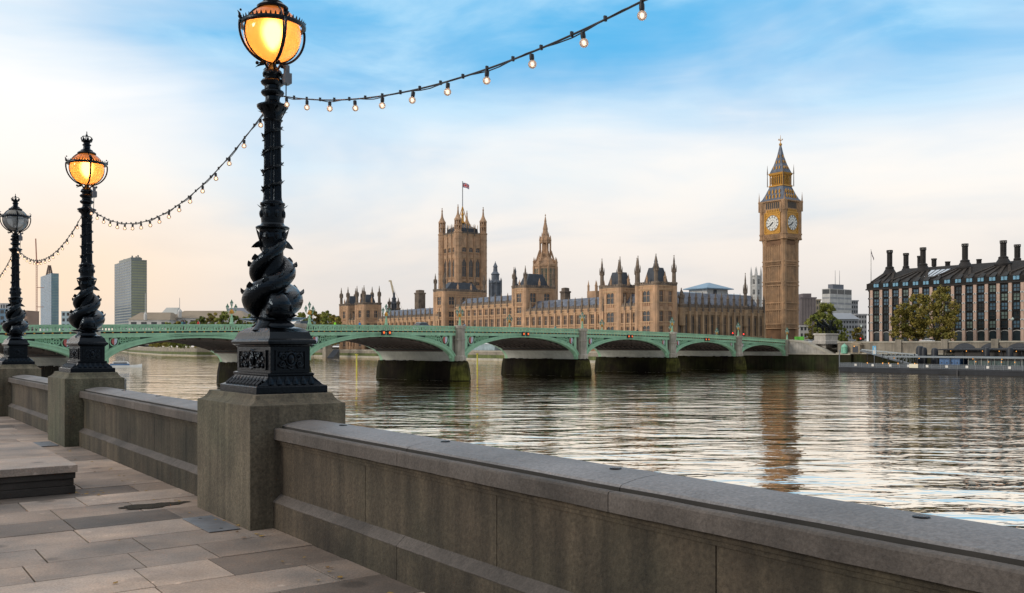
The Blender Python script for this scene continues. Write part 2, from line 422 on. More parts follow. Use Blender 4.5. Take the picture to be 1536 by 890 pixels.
def bay(s0, s1, joints, wj, label, studs):
    t = thing('parapet_wall', label, 'parapet wall', cs(0, 0), ANG, 'bays of the river parapet')
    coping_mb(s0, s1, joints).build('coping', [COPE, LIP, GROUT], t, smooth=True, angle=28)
    mb = MB(); js = [s0]+sorted(j for j in wj if s0+.1 < j < s1-.1)+[s1]
    for a, b_ in zip(js, js[1:]): mb.box(3.237, 3.66, a+.004, b_-.004, .2, .800)
    mb.box(3.25, 3.64, s0, s1, -.5, .79)
    mb.build('wall', DIRT, t)
    mb = MB()
    for i, (x0, z0, z1) in enumerate(((3.214, .768, .8035), (3.226, .742, .767))): mb.box(x0, 3.70, s0+.001, s1-.001, z0, z1)
    mb.build('moulding', DIRT, t)
    mb = MB(); js = [s0]+sorted(j for j in joints if s0+.1 < j < s1-.1)+[s1]
    for a, b_ in zip(js, js[1:]):
        a += .003; b_ -= .003
        mb.loft([[(x, y, z) for x, z in ((3.165,-.02),(3.165,.236),(3.3,.236),(3.3,-.02))] for y in (a, b_)]); mb.mi = 1
        worn(mb, ((3.1655,.2365),(3.163,.243),(3.168,.250),(3.240,.308),(3.3,.308),(3.3,.2365)), a, b_, .0045); mb.mi = 0  # paler chamfer colour, standing for the sky light the slope catches
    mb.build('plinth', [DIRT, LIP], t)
    for y in studs:
        mb = MB(); mb.lathe([(.034,0),(.034,.006),(.028,.009),(.001,.010)], 16, (3.50, y, .9635)); mb.build('stud', IRON, t)
    return t
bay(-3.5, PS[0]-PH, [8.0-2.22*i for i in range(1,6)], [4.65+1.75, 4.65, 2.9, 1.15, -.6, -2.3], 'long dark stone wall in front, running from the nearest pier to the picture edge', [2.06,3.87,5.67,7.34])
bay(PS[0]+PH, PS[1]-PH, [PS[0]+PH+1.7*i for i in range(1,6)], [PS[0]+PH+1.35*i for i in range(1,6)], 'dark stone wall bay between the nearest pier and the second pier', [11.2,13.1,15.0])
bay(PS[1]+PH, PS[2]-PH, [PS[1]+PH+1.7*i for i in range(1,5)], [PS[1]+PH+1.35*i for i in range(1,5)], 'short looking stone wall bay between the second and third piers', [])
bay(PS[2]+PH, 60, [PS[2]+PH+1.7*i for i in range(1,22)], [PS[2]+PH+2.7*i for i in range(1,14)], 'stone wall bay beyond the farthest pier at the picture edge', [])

# low platform of stacked slabs
t = thing('stone_platform', 'low stone platform of stacked dark slabs with a pale paved top, on the path', 'stone platform', cs(0,0), ANG)
mb = MB(); 
for i, (z0, z1, o) in enumerate(((0,.085,0),(.087,.165,.015),(.167,.235,.0))): mb.box(-4.2, 2.13-o, 11.32+o, 14.40-o, z0, z1)
mb.build('base', mat('platform_side', (.035,.030,.027), .9, .4, 3, .4, fine=.3), t, bevel=.008)
mb = MB()
for a, b_ in ((-4.2,-2.1),(-2.1,-.35),(-.35,.95),(.95,2.15)):
    for c_, d_ in ((11.29,12.4),(12.4,13.4),(13.4,14.42)):
        mb.tn = random.uniform(.45,.75); mb.box(a+.003, b_-.003, c_+.003, d_-.003, .237, .32)
mb.build('top', FLAG, t, bevel=.006)
# cover plates by the piers
for s0, lab in ((8.6, 'flat grey cover plate with two lifting holes by the nearest pier'), (17.2, 'small pale cover plate at the foot of the second pier')):
    t = thing('cover_plate', lab, 'cover plate', cs(2.765, s0, .0065), ANG)
    mb = MB(); mb.box(-.14,.14,-.40,.40,0,.006); mb.build('plate', STEEL, t, bevel=.002)
    for y in (-.3,.3):
        mb = MB(); mb.lathe([(.018,.0062),(.001,.0066)], 12, (0,y,0)); mb.build('lifting_hole', GROUT, t)

# ================================================================== dolphin lamp standards
def glass_lit():
    m = bpy.data.materials.new('amber_lit_glass'); m.use_nodes = True; t = m.node_tree; t.nodes.clear()
    o = t.nodes.new('ShaderNodeOutputMaterial')
    ge = t.nodes.new('ShaderNodeNewGeometry'); nz = t.nodes.new('ShaderNodeTexNoise'); nz.inputs['Scale'].default_value = 7; nz.inputs['Detail'].default_value = 3
    t.links.new(ge.outputs['Position'], nz.inputs['Vector'])
    mx = t.nodes.new('ShaderNodeMix'); mx.data_type = 'RGBA'; t.links.new(nz.outputs[0], mx.inputs[0]); mx.inputs[6].default_value = (.86,.32,.07,1); mx.inputs[7].default_value = (.95,.45,.14,1)
    tl = t.nodes.new('ShaderNodeBsdfTranslucent'); t.links.new(mx.outputs[2], tl.inputs[0])
    tr = t.nodes.new('ShaderNodeBsdfTransparent'); tr.inputs[0].default_value = (1,.62,.25,1)
    gl = t.nodes.new('ShaderNodeBsdfGlossy'); gl.inputs['Roughness'].default_value = .06
    em = t.nodes.new('ShaderNodeEmission'); t.links.new(mx.outputs[2], em.inputs[0]); em.inputs[1].default_value = .16
    tr = t.nodes.new('ShaderNodeBsdfRefraction'); tr.inputs[0].default_value = (1,.62,.27,1); tr.inputs['Roughness'].default_value = .62; tr.inputs['IOR'].default_value = 1.25
    a = t.nodes.new('ShaderNodeMixShader'); a.inputs[0].default_value = .45; t.links.new(tl.outputs[0], a.inputs[1]); t.links.new(tr.outputs[0], a.inputs[2])
    fr = t.nodes.new('ShaderNodeFresnel'); fr.inputs[0].default_value = 1.4
    b = t.nodes.new('ShaderNodeMixShader'); t.links.new(fr.outputs[0], b.inputs[0]); t.links.new(a.outputs[0], b.inputs[1]); t.links.new(gl.outputs[0], b.inputs[2])
    ad = t.nodes.new('ShaderNodeAddShader'); t.links.new(b.outputs[0], ad.inputs[0]); t.links.new(em.outputs[0], ad.inputs[1]); t.links.new(ad.outputs[0], o.inputs[0])
    return m
def glass_clear(name, tint, dif, mixf, emit=None):
    m = bpy.data.materials.new(name); m.use_nodes = True; t = m.node_tree; t.nodes.clear()
    o = t.nodes.new('ShaderNodeOutputMaterial')
    tr = t.nodes.new('ShaderNodeBsdfTransparent'); tr.inputs[0].default_value = (*tint, 1)
    df = t.nodes.new('ShaderNodeBsdfTranslucent'); df.inputs[0].default_value = (*dif, 1)
    d2 = t.nodes.new('ShaderNodeBsdfDiffuse'); d2.inputs[0].default_value = (*dif, 1)
    m0 = t.nodes.new('ShaderNodeMixShader'); t.links.new(df.outputs[0], m0.inputs[1]); t.links.new(d2.outputs[0], m0.inputs[2])
    gl = t.nodes.new('ShaderNodeBsdfGlossy'); gl.inputs['Roughness'].default_value = .05
    a = t.nodes.new('ShaderNodeMixShader'); a.inputs[0].default_value = mixf; t.links.new(tr.outputs[0], a.inputs[1]); t.links.new(m0.outputs[0], a.inputs[2])
    fr = t.nodes.new('ShaderNodeFresnel'); fr.inputs[0].default_value = 1.5
    b = t.nodes.new('ShaderNodeMixShader'); t.links.new(fr.outputs[0], b.inputs[0]); t.links.new(a.outputs[0], b.inputs[1]); t.links.new(gl.outputs[0], b.inputs[2])
    t.links.new(b.outputs[0], o.inputs[0]); return m
def emis(name, col, st):
    m = bpy.data.materials.new(name); m.use_nodes = True; t = m.node_tree; b = t.nodes['Principled BSDF']
    b.inputs['Base Color'].default_value = (*[min(1, c*.6) for c in col], 1); b.inputs['Emission Color'].default_value = (*col, 1); b.inputs['Emission Strength'].default_value = st
    return m
GLIT = glass_lit(); GOFF = glass_clear('grey_unlit_glass', (.62,.68,.74), (.46,.48,.50), .55)
MANTLE = emis('glowing_mantle', (1,.64,.30), 16)
MOFF = mat('pale_mantle', (.55,.55,.5), .6, .1)

def spike(mb, base, d, side, ln, w, th=.012, bend=None):
    base = Vector(base); d = Vector(d).normalized(); side = Vector(side); side = (side-d*side.dot(d)).normalized(); up = d.cross(side)
    bend = Vector(bend or (0,0,0)); rings = []
    for f, k_ in ((0,1),(.4,.85),(.75,.45),(1,.04)):
        p = base+d*ln*f+bend*f*f
        rings.append([p+side*w*k_*i/2+up*th*k_*j/2 for i, j in ((-1,-.3),(0,-1),(1,-.3),(1,.3),(0,1),(-1,.3))])
    mb.loft(rings)
def dolphin(th0):
    """a scaly dolphin coiled head-down round the shaft: body, head with open lips and eyes, fins, fanned tail"""
    mb = MB(); pts = []; rad = []; n = 46
    head = [(.325,.735,.035),(.315,.735,.070),(.285,.75,.100),(.245,.785,.128),(.215,.835,.130)]
    for r, z, rr in head: pts.append((r*math.cos(th0), r*math.sin(th0), z)); rad.append(rr)
    for i in range(1, n+1):
        f = i/n; a = th0+2*PI*1.16*f**.92; r = .192-.085*f; z = .815+.66*f**1.08
        pts.append((r*math.cos(a), r*math.sin(a), z)); rad.append(.124-.080*f**1.1 if f < .97 else .03)
    mb.tube(pts, rad, 14)
    body = pts[5:]
    for i in range(2, n-4, 4):                      # dorsal fins along the outside of the coil
        p = Vector(body[i]); o = Vector((p.x, p.y, 0)).normalized(); tan = (Vector(body[i+1])-p).normalized()
        rr = rad[i+5]
        spike(mb, p+o*rr*.75+Vector((0,0,rr*.45)), o*.8+Vector((0,0,.55))+tan*.7, tan, .062*(1-.35*i/n), .085, .022, Vector((0,0,.015)))
    rdir = Vector((math.cos(th0), math.sin(th0), 0)); sd = Vector((-rdir.y, rdir.x, 0))
    for sg in (-1, 1):                              # pectoral fins spread over the plinth
        b = rdir*.22+sd*.07*sg+Vector((0,0,.70))
        spike(mb, b, sd*sg+rdir*.35+Vector((0,0,-.05)), rdir, .20, .17, .05, Vector((0,0,.02)))
        spike(mb, b+rdir*.03+Vector((0,0,.03)), sd*sg*.7+rdir*.9+Vector((0,0,.05)), Vector((0,0,1)), .12, .06, .03)
    tp = Vector(pts[-1]); tn = (tp-Vector(pts[-4])).normalized(); o = Vector((tp.x,tp.y,0)).normalized()
    for sg in (-1, 0, 1): spike(mb, tp-tn*.03, tn*.5+Vector((0,0,.75*sg+.25))+o*.15, o.cross(tn), .16, .075, .03)
    me_b = mb
    mh = MB()
    for sg in (-1, 1):
        e = rdir*.268+sd*.100*sg+Vector((0,0,.800)); mh.ball(e, .028, 10, 6)
        mh.tube([e+(Vector((0,0,math.cos(a)))+rdir*math.sin(a))*.040 for a in [2*PI*i/12 for i in range(13)]], .015, 6)
    ml = MB()                                       # lips: flared upper and lower flap
    for up, k_ in ((.022, 1), (-.034, -1)):
        rings = []
        for f, w, th in ((0,.07,.034),(.4,.110,.032),(.8,.128,.024),(1,.10,.010)):
            p = rdir*(.27+.120*f)+Vector((0,0,.700+up+k_*.045*f*f))
            rings.append([p+sd*w*math.cos(a)+Vector((0,0,th*math.sin(a)))-rdir*.035*abs(math.cos(a))**2 for a in [2*PI*j/12 for j in range(12)]])
        ml.loft(rings)
    return me_b, mh, ml
MESH = {}
def relief(mb, P, st):
    """cast cartouche: an oval ring with a shield, scrolls and leaves to both sides; P maps (along, up, out) to space"""
    T = lambda pts, r: mb.tube([P(*q) for q in pts], r, 6)
    T([(.045*math.cos(2*PI*i/18), .062*math.sin(2*PI*i/18)+.01, .012) for i in range(19)], .011)
    mb.loft([[P(.034*k_*math.cos(2*PI*j/12), .05*k_*math.sin(2*PI*j/12)+.01, o) for j in range(12)] for k_, o in ((1,0),(.85,.022),(.3,.034),(.02,.035))])
    for sg in (-1, 1):
        for c_, z0, r0, tw in ((.085,.03,.038,1), (.10,-.035,.032,-1), (.155,.0,.030,1)):
            if c_*st > .37 or (st < 1 and c_ > .12): continue
            T([(sg*(c_*st+r0*(1-i/22)*math.cos(tw*i*.55)), z0+r0*(1-i/22)*math.sin(tw*i*.55), .010+.008*i/20) for i in range(20)], [.011-.0003*i for i in range(20)])
        for i in range(4):
            a = sg*(.05+.035*i)*st
            if st < 1 and i > 2: continue
            mb.loft([[P(a+sg*w*math.cos(q_), .0+(-1)**i*.055+w*1.4*math.sin(q_), o) for q_ in [2*PI*j/8 for j in range(8)]] for w, o in ((.018,0),(.014,.014),(.003,.02))])
    T([(-.03*st, -.07, .008), (0, -.085, .014), (.03*st, -.07, .008)], .01)
    T([(-.035*st, .085, .008), (0, .10, .016), (.035*st, .085, .008)], .011)
def lamp_meshes():
    mb = MB(); mb.sq([(.35,.50,0),(.35,.50,.062),(.343,.493,.070),(.325,.482,.074),(.300,.475,.085),(.262,.466,.105),(.232,.460,.135),(.222,.458,.160),(.228,.466,.170),(.228,.466,.186),(.205,.456,.192)])
    for k_ in range(10):
        y = -.405+.09*k_
        for sx in (-1, 1): spike(mb, (sx*.315, y, .082), (-sx*.85, 0, .62), (0,1,0), .105, .062, .030, (-sx*.0,0,.022)); mb.ball((sx*.262, y, .118), .013, 6, 5)
    for k_ in range(6):
        x = -.20+.08*k_
        for sy in (-1, 1): spike(mb, (x, sy*.478, .085), (0, -sy*.25, 1), (1,0,0), .08, .055, .022); mb.ball((x, sy*.470, .10), .012, 6, 5)
    MESH['base_plate'] = mb.mesh('base_plate', IRON, bevel=.004)
    mb = MB(); mb.sq([(.195,.445,.186),(.195,.445,.435),(.205,.456,.44),(.212,.464,.452),(.232,.492,.462),(.240,.502,.485),(.232,.494,.500),(.215,.470,.512),(.205,.455,.535),(.195,.43,.575),(.165,.34,.612),(.14,.20,.63)])
    for sx in (-1, 1):                              # panel frame and relief on the long faces
        x = sx*.197
        for y0, y1, z0, z1 in ((-.36,.36,.215,.228),(-.36,.36,.392,.405),(-.36,-.345,.228,.392),(.345,.36,.228,.392)): mb.box(min(x,x+sx*.014), max(x,x+sx*.014), y0, y1, z0, z1)
        relief(mb, lambda a, z, o: (x+sx*o, a, .31+z), 1.75)
    for sy in (-1, 1):
        y = sy*.447
        for x0, x1, z0, z1 in ((-.15,.15,.215,.228),(-.15,.15,.392,.405),(-.15,-.137,.228,.392),(.137,.15,.228,.392)): mb.box(x0, x1, min(y,y+sy*.014), max(y,y+sy*.014), z0, z1)
        relief(mb, lambda a, z, o: (a, y+sy*o, .31+z), .85)
    MESH['pedestal'] = mb.mesh('pedestal', IRON, bevel=.003)
    for i, th0 in enumerate((-PI/2-.12, PI/2-.12)):
        b, h, l = dolphin(th0)
        MESH['dolphin', i] = b.mesh('dolphin', IRONS, smooth=True, angle=55); MESH['eye', i] = h.mesh('eye', IRON, smooth=True, angle=60); MESH['lips', i] = l.mesh('lips', IRON, smooth=True, angle=60)
    mb = MB(); mb.lathe([(.20,.60),(.15,.66),(.125,.75),(.115,1.1),(.10,1.42),(.105,1.46),(.118,1.50),(.112,1.54),(.125,1.575),(.160,1.588),(.163,1.600),(.150,1.610),(.118,1.622),(.108,1.64),(.112,1.70),(.116,1.76),(.112,1.81),(.120,1.822),(.120,1.838),(.100,1.848),(.096,1.86)], 28)
    for z, r, n_ in ((1.52,.112,8),(1.73,.108,8)):
        for j in range(n_):
            a = 2*PI*j/n_; mb.ball((r*math.cos(a), r*math.sin(a), z), .027, 7, 6, .04)
    for j in range(8):
        a = 2*PI*(j+.5)/8; spike(mb, (.105*math.cos(a), .105*math.sin(a), 1.79), (math.cos(a), math.sin(a), .8), (-math.sin(a), math.cos(a), 0), .055, .05, .012)
    # fluted shaft
    rings = []
    for r, z in ((.094,1.86),(.088,1.9),(.080,2.60),(.084,2.64)):
        rings.append([((r if j % 2 else r*.86)*math.cos(2*PI*j/32), (r if j % 2 else r*.86)*math.sin(2*PI*j/32), z) for j in range(32)])
    mb.loft(rings)
    MESH['shaft'] = mb.mesh('shaft', IRON, smooth=True, angle=25)
    mb = MB(); pts = []                             # leaf garland winding up the shaft
    for i in range(90):
        f = i/89; a = 2*PI*4*f+.6; r = .092-.010*f; pts.append((r*math.cos(a), r*math.sin(a), 1.90+.70*f))
    mb.tube(pts, .011, 6)
    for i in range(1, 89):
        p = Vector(pts[i]); o = Vector((p.x,p.y,0)).normalized(); tn = (Vector(pts[i+1])-p).normalized()
        spike(mb, p, o*.9+Vector((0,0,.6 if i % 4 else -.5))+tn*.5, tn, .030 if i % 3 else .042, .034, .010)
    MESH['garland'] = mb.mesh('garland', IRON)
    mb = MB(); mb.lathe([(.082,2.63),(.10,2.65),(.085,2.66),(.09,2.70),(.115,2.735),(.128,2.755),(.150,2.775),(.152,2.79),(.135,2.80),(.09,2.812),(.07,2.84),(.07,2.875),(.10,2.895),(.112,2.915),(.108,2.93),(.078,2.95),(.078,2.98),(.105,3.0),(.115,3.02),(.10,3.04),(.075,3.055),(.078,3.08),(.095,3.10),(.088,3.125),(.07,3.14),(.05,3.16),(.03,3.20)], 24)
    for j in range(8):
        a = 2*PI*j/8; spike(mb, (.10*math.cos(a), .10*math.sin(a), 2.72), (math.cos(a)*.8, math.sin(a)*.8, .7), (-math.sin(a), math.cos(a), 0), .075, .05, .012, (0,0,-.02))
        mb.ball((.085*math.cos(a), .085*math.sin(a), 3.09), .018, 6, 5)
    MESH['capital'] = mb.mesh('capital', IRON, smooth=True, angle=35)
    GZ = 3.487
    mb = MB()
    mb.ring((0,0,3.567), .298, .020, 48, 8, squash=1.1)
    mb.loft([[(r*math.cos(2*PI*j/48), r*math.sin(2*PI*j/48), z) for j in range(48)] for r, z in ((.288,3.553),(.318,3.553),(.322,3.572),(.312,3.588),(.288,3.588),(.288,3.553))], False, False)
    for j in range(44):
        a = 2*PI*j/44; c_, s_ = math.cos(a), math.sin(a)
        spike(mb, (.306*c_, .306*s_, 3.58), (c_*.25, s_*.25, 1), (-s_, c_, 0), .040, .024, .012)
    for j in range(4):
        a = PI/2*j; c_, s_ = math.cos(a), math.sin(a)
        arm = []
        for i in range(15):
            f = i/14; b_ = -PI/2*(1-f)+.0; b_ = -1.30+1.50*f
            rr = .335-.03*(1-f); arm.append((rr*math.cos(b_)*c_, rr*math.cos(b_)*s_, GZ+.012+rr*math.sin(b_)))
        arm = [(.03*c_,.03*s_,3.12),(.055*c_,.055*s_,3.16)]+arm
        mb.tube(arm, .0125, 7)
        mb.tube([(.279*math.cos(b_)*c_, .279*math.cos(b_)*s_, GZ+.279*math.sin(b_)) for b_ in [-PI/2+PI*.90*i/24 for i in range(25)]], .0085, 6)
        for dz, ln, dr in ((0,.085,.25),(.01,.055,1.2),(.045,.05,-.8)):      # fleuron on the band
            spike(mb, (.322*c_, .322*s_, 3.575+dz), (c_*(.2+abs(dr)*.3)-s_*dr*.5, s_*(.2+abs(dr)*.3)+c_*dr*.5, .8), (-s_, c_, 0), ln, .035, .016)
        mb.ball((.325*c_, .325*s_, 3.60), .02, 8, 6); mb.ball((.318*c_, .318*s_, 3.665), .012, 6, 5)
        for sg in (-1, 1): spike(mb, (.085*c_, .085*s_, 3.19), (c_+.5*sg*-s_, s_+.5*sg*c_, .15*sg), (0,0,1), .085, .03, .014, (0,0,-.03))
        mb.ball((.155*c_, .155*s_, 3.185), .018, 7, 5)
    MESH['cradle'] = mb.mesh('cradle', IRON, smooth=True, angle=50)
    mb = MB(); mb.lathe([(.11,3.74),(.148,3.735),(.152,3.752),(.13,3.772),(.10,3.785),(.098,3.80),(.075,3.815),(.058,3.83),(.055,3.875),(.07,3.885),(.07,3.90),(.052,3.91),(.055,3.935),(.085,3.95),(.088,3.965),(.06,3.97),(.02,3.975)], 24)
    for j in range(8):                              # open crown
        a = 2*PI*j/8; c_, s_ = math.cos(a), math.sin(a)
        spike(mb, (.078*c_, .078*s_, 3.96), (c_*.35, s_*.35, 1), (-s_, c_, 0), .065, .045, .016)
        if j % 2 == 0: mb.tube([(.08*c_,.08*s_,3.965),(.092*c_,.092*s_,4.0),(.06*c_,.06*s_,4.04),(.0,.0,4.045)], .008, 6)
    mb.ball((0,0,4.06), .02, 10, 8); mb.box(-.006,.006,-.02,.02,4.09,4.102); mb.box(-.006,.006,-.006,.006,4.07,4.125)
    MESH['crown_cap'] = mb.mesh('crown_cap', IRON, smooth=True, angle=40)
    mb = MB(); mb.ball((0,0,GZ), .273, 40, 24)
    MESH['globe', 1] = mb.mesh('globe', GLIT, smooth=True, angle=90); MESH['globe', 0] = mb.mesh('globe', GOFF, smooth=True, angle=90)
    mb = MB(); mb.lathe([(.012,3.36),(.05,3.41),(.075,3.47),(.075,3.54),(.05,3.585),(.012,3.60)], 16)
    MESH['mantle', 1] = mb.mesh('mantle', MANTLE, smooth=True, angle=90); MESH['mantle', 0] = mb.mesh('mantle', MOFF, smooth=True, angle=90)
    mb = MB(); mb.lathe([(.20,3.60),(.215,3.605),(.14,3.71),(.10,3.75)], 24); MESH['reflector'] = mb.mesh('reflector', mat('brass_reflector', (.55,.36,.12), .4, .2, 6, metal=.3), smooth=True)
    mb = MB(); mb.box(-.035,.035,-.05,.05,2.99,3.09); mb.box(-.02,.02,-.03,.03,3.09,3.17); mb.box(.035,.04,-.03,.03,3.01,3.07)
    MESH['control_box'] = mb.mesh('control_box', mat('box_grey', (.10,.11,.13), .5, .2, 8), bevel=.006)
lamp_meshes()
def lamp(s0, lit, label):
    t = thing('street_lamp', label, 'street lamp', cs(PC+.005, s0-.09, 1.2055), ANG, 'dolphin lamp standards along the parapet')
    P = lambda nm, me, par=t: put(me, nm, par, (0,0,0))
    P('base_plate', MESH['base_plate']); P('pedestal', MESH['pedestal'])
    for i in (0, 1):
        d = P('dolphin', MESH['dolphin', i]); P('eye', MESH['eye', i], d); P('lips', MESH['lips', i], d)
    sh = P('shaft', MESH['shaft']); P('garland', MESH['garland'], sh); P('capital', MESH['capital']); P('cradle', MESH['cradle'])
    g_ = P('globe', MESH['globe', lit]); P('mantle', MESH['mantle', lit], g_); P('reflector', MESH['reflector'], g_)
    P('crown_cap', MESH['crown_cap'])
    b = put(MESH['control_box'], 'control_box', t, (.095, -.12, 0))
    mb = MB(); mb.tube([(.09,-.12,2.99),(.085,-.13,2.86),(.07,-.16,2.72),(.02,-.15,2.62),(-.0,-.11,2.63),(-.01,-.10,2.72),(.03,-.12,2.86)], .0055, 6); mb.build('cable', IRON, b, loc=(-.095,.12,0))
    return t
lamp(PS[0], 1, 'biggest black iron lamp standard with coiled dolphins and a glowing amber globe')
lamp(PS[1], 1, 'black lamp standard with lit amber globe and crown, on the middle pier')
lamp(PS[2], 0, 'farthest dolphin lamp standard, its grey globe unlit')

# ================================================================== festoon lights
BULB = glass_clear('bulb_glass', (.93,.88,.85), (.85,.76,.70), .45)
FIL = emis('bulb_filament', (1,.62,.34), 4.5); CABLE = mat('cable_black', (.012,.014,.02), .5, .2, 9)
mbu = MB(); mbu.ball((0,0,-.064), .0265, 14, 10); ME_G = mbu.mesh('bulb', BULB, smooth=True, angle=90)
mbu = MB(); mbu.lathe([(.007,.0),(.0145,-.004),(.015,-.030),(.013,-.038),(.011,-.042)], 10); ME_S = mbu.mesh('socket', CABLE, smooth=True)
mbu = MB(); mbu.ball((0,0,-.064), .0095, 8, 6, .014); ME_F = mbu.mesh('filament', FIL, smooth=True, angle=90)
def festoon(sa, sb, za, zb, sag, n, label, c=PC, d0=.25):
    t = thing('festoon_light', label, 'string lights', cs(c, sa, 0), ANG, 'festoon strings between the lamp standards')
    Lh = sb-sa
    def P(f, w=0): return Vector((0, Lh*f, za+(zb-za)*f-4*sag*f*(1-f)))
    mb = MB(); pts = [P(i/60) for i in range(61)]; mb.tube(pts, .0065, 6)
    mb.tube([p+Vector((.010*math.sin(i*1.1), 0, -.006+.010*math.cos(i*1.1))) for i, p in enumerate(pts)], .0042, 5)
    for i in range(1, 60, 2): mb.box(-.009,.009,pts[i].y-.006,pts[i].y+.006,pts[i].z-.01,pts[i].z+.02)
    mb.build('cable', CABLE, t)
    rl = random.Random(n)
    for i in range(n):
        y = d0+(abs(Lh)-2*d0)*i/(n-1); f = y/abs(Lh); p = P(f)+Vector((0,0,-.010))
        b = put(ME_G, 'bulb', t, p); b.rotation_euler = (rl.uniform(-.12,.12), rl.uniform(-.12,.12), rl.uniform(0,6)); put(ME_S, 'socket', b, (0,0,0)); put(ME_F, 'filament', b, (0,0,0))
festoon(PS[0]-.20, -.05, 4.08, 4.12, .66, 18, 'string of clear bulbs swinging from the biggest lamp up to the picture top')
festoon(PS[0]-.02, PS[1]-.22, 4.02, 4.03, .66, 18, 'string of small bulbs sagging between the two lit lamp standards')
festoon(PS[1]-.05, PS[2]-.22, 4.02, 4.03, .58, 17, 'string of bulbs sagging between the middle lamp and the unlit lamp')
festoon(PS[2]-.05, PS[2]+8.0, 4.02, 4.03, .58, 17, 'string of bulbs running left from the unlit lamp out of the picture')
# ================================================================== far bank: terrain and embankment walls
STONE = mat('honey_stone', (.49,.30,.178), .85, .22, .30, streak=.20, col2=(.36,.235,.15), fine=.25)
STONE2 = mat('honey_stone_shaded', (.44,.285,.165), .85, .25, .30, streak=.22, col2=(.28,.19,.115), fine=.12)  # darker copy of the honey stone, north side's shade put into the colour
GRIME = mat('weathered_stone', (.20,.150,.110), .88, .3, .4, streak=.3, col2=(.125,.098,.078))
DARKW = mat('window_glass', (.055,.058,.062), .25, .4, .5, spec=.6)
SLATE = mat('blue_slate', (.085,.10,.135), .55, .3, .6, col2=(.14,.155,.19), fine=.2)
DKROOF = mat('dark_iron_roof', (.035,.042,.055), .5, .3, .6)
GOLD = mat('gilding', (.52,.26,.04), .42, .25, 1.5, metal=.35)
BANKW = mat('embankment_stone', (.27,.235,.185), .85, .25, .35, streak=.28, col2=(.20,.175,.14), fine=.15)
ALGAE = mat('algae_wall', (.024,.021,.012), .8, .4, .35, streak=.4, col2=(.022,.030,.010), spec=.12)
MOSS = mat('green_algae', (.10,.12,.035), .85, .35, .3, streak=.3, col2=(.07,.085,.03))
PALEW = mat('pale_ledge', (.36,.33,.27), .85, .25, .4)
ASPH = mat('asphalt', (.055,.055,.057), .9, .25, .4)
LAWN = mat('bank_ground', (.09,.085,.06), .95, .3, .05)
WHITE = mat('white_stone', (.58,.56,.53), .8, .15, .3, streak=.15)
GREYC = mat('grey_concrete', (.34,.34,.35), .8, .18, .3)
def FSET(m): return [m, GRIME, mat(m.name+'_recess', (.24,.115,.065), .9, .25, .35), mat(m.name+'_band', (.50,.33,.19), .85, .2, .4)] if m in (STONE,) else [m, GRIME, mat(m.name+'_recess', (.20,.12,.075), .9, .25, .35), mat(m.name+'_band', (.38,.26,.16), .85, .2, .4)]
CW = 242.0; TW = 252.0; CF = 265.0
SNE = s_at(984, CF)                               # north-east corner of the palace
SSE = s_at(511, CF)
SB = s_at(1182, CW)                               # where the bridge lands
# west bank as one sheet out to the horizon, following the river bend
mb = MB()
edge = [(CW+1,-900),(CW+1,SB+2),(CW+9,SB+4),(CF+.2,SB+40),(CF+.2,SSE+13),(232,SSE+40),(200,SSE+90),(198,730),(240,1000),(290,1250),(330,1700),(-200,2600),(-900,5000)]
top = [(c,s,2.2) for c, s in edge]
mb.quad(*[tuple(cs(c,s,2.2)) for c, s in [(9000,-900)]+edge+[(-900,9000),(9000,9000)]])
tag(mb.build('far_ground', LAWN, recalc=False), kind='structure')
def wall_strip(name, poly, zs, mats, label, cat, thick=1.2, ledge=None):
    """embankment wall following poly (c,s), built of stacked bands between the heights zs"""
    t = thing(name, label, cat, (0,0,0), ANG)
    for (z0, z1, off), m, nm in zip(zs, mats, ('foot','band','upper_wall','coping')):
        mb = MB()
        for (a, b) in zip(poly, poly[1:]):
            d = Vector((b[0]-a[0], b[1]-a[1])); Ls = d.length; d.normalize(); nrm = Vector((-d.y, d.x))
            if nrm.x > 0: nrm = -nrm
            mb.obox(a, d, nrm, -.02, Ls+.02, -thick, off, z0, z1)
        mb.build(nm, m, t)
    return t
# embankment right of the bridge
w = wall_strip('embankment_wall', [(CW,-420),(CW,SB-18)], [(-6.5,-.75,.6),(-.75,-.35,.9),(-.35,2.55,.0),(2.55,2.95,.25)], [ALGAE, PALEW, BANKW, PALEW], 'long tan embankment wall behind the floating pier, dark with weed below', 'embankment wall')
mb = MB()
for i in range(14):
    s_ = SB-38-i*13.5
    mb.box(CW-.55, CW+.8, s_-.9, s_+.9, -.34, 3.45)
mb.build('pilaster', BANKW, w)
for i in range(3):
    s_ = s_at(1447+i*41, CW); mb = MB()
    mb.loft([[(CW-.06, s_-3.4*math.cos(PI*j/14), -.3+2.7*math.sin(PI*j/14)) for j in range(15)], [(CW+.02, s_-3.4*math.cos(PI*j/14), -.3+2.7*math.sin(PI*j/14)) for j in range(15)]])
    mb.build('arch_opening', DKROOF, w)
# terrace wall of the palace, and the wall further upstream
wall_strip('terrace_wall', [(TW,SB+26),(TW,SSE+12)], [(-6.5,-4.35,.5),(-4.35,-2.75,.35),(-2.75,-.9,0),(-.9,-.55,.2)], [PALEW, MOSS, BANKW, PALEW], 'palace terrace wall seen through the bridge arches, green weed below', 'river wall')
wall_strip('river_wall', [(TW,SSE+13),(232,SSE+40),(200,SSE+90),(198,730),(240,1000),(290,1250),(330,1700),(-200,2600)], [(-6.5,-4.6,.5),(-4.6,-2.6,.35),(-2.6,.4,0),(.4,.8,.2)], [PALEW, MOSS, BANKW, PALEW], 'distant river wall under the garden trees beyond the left arch', 'river wall')
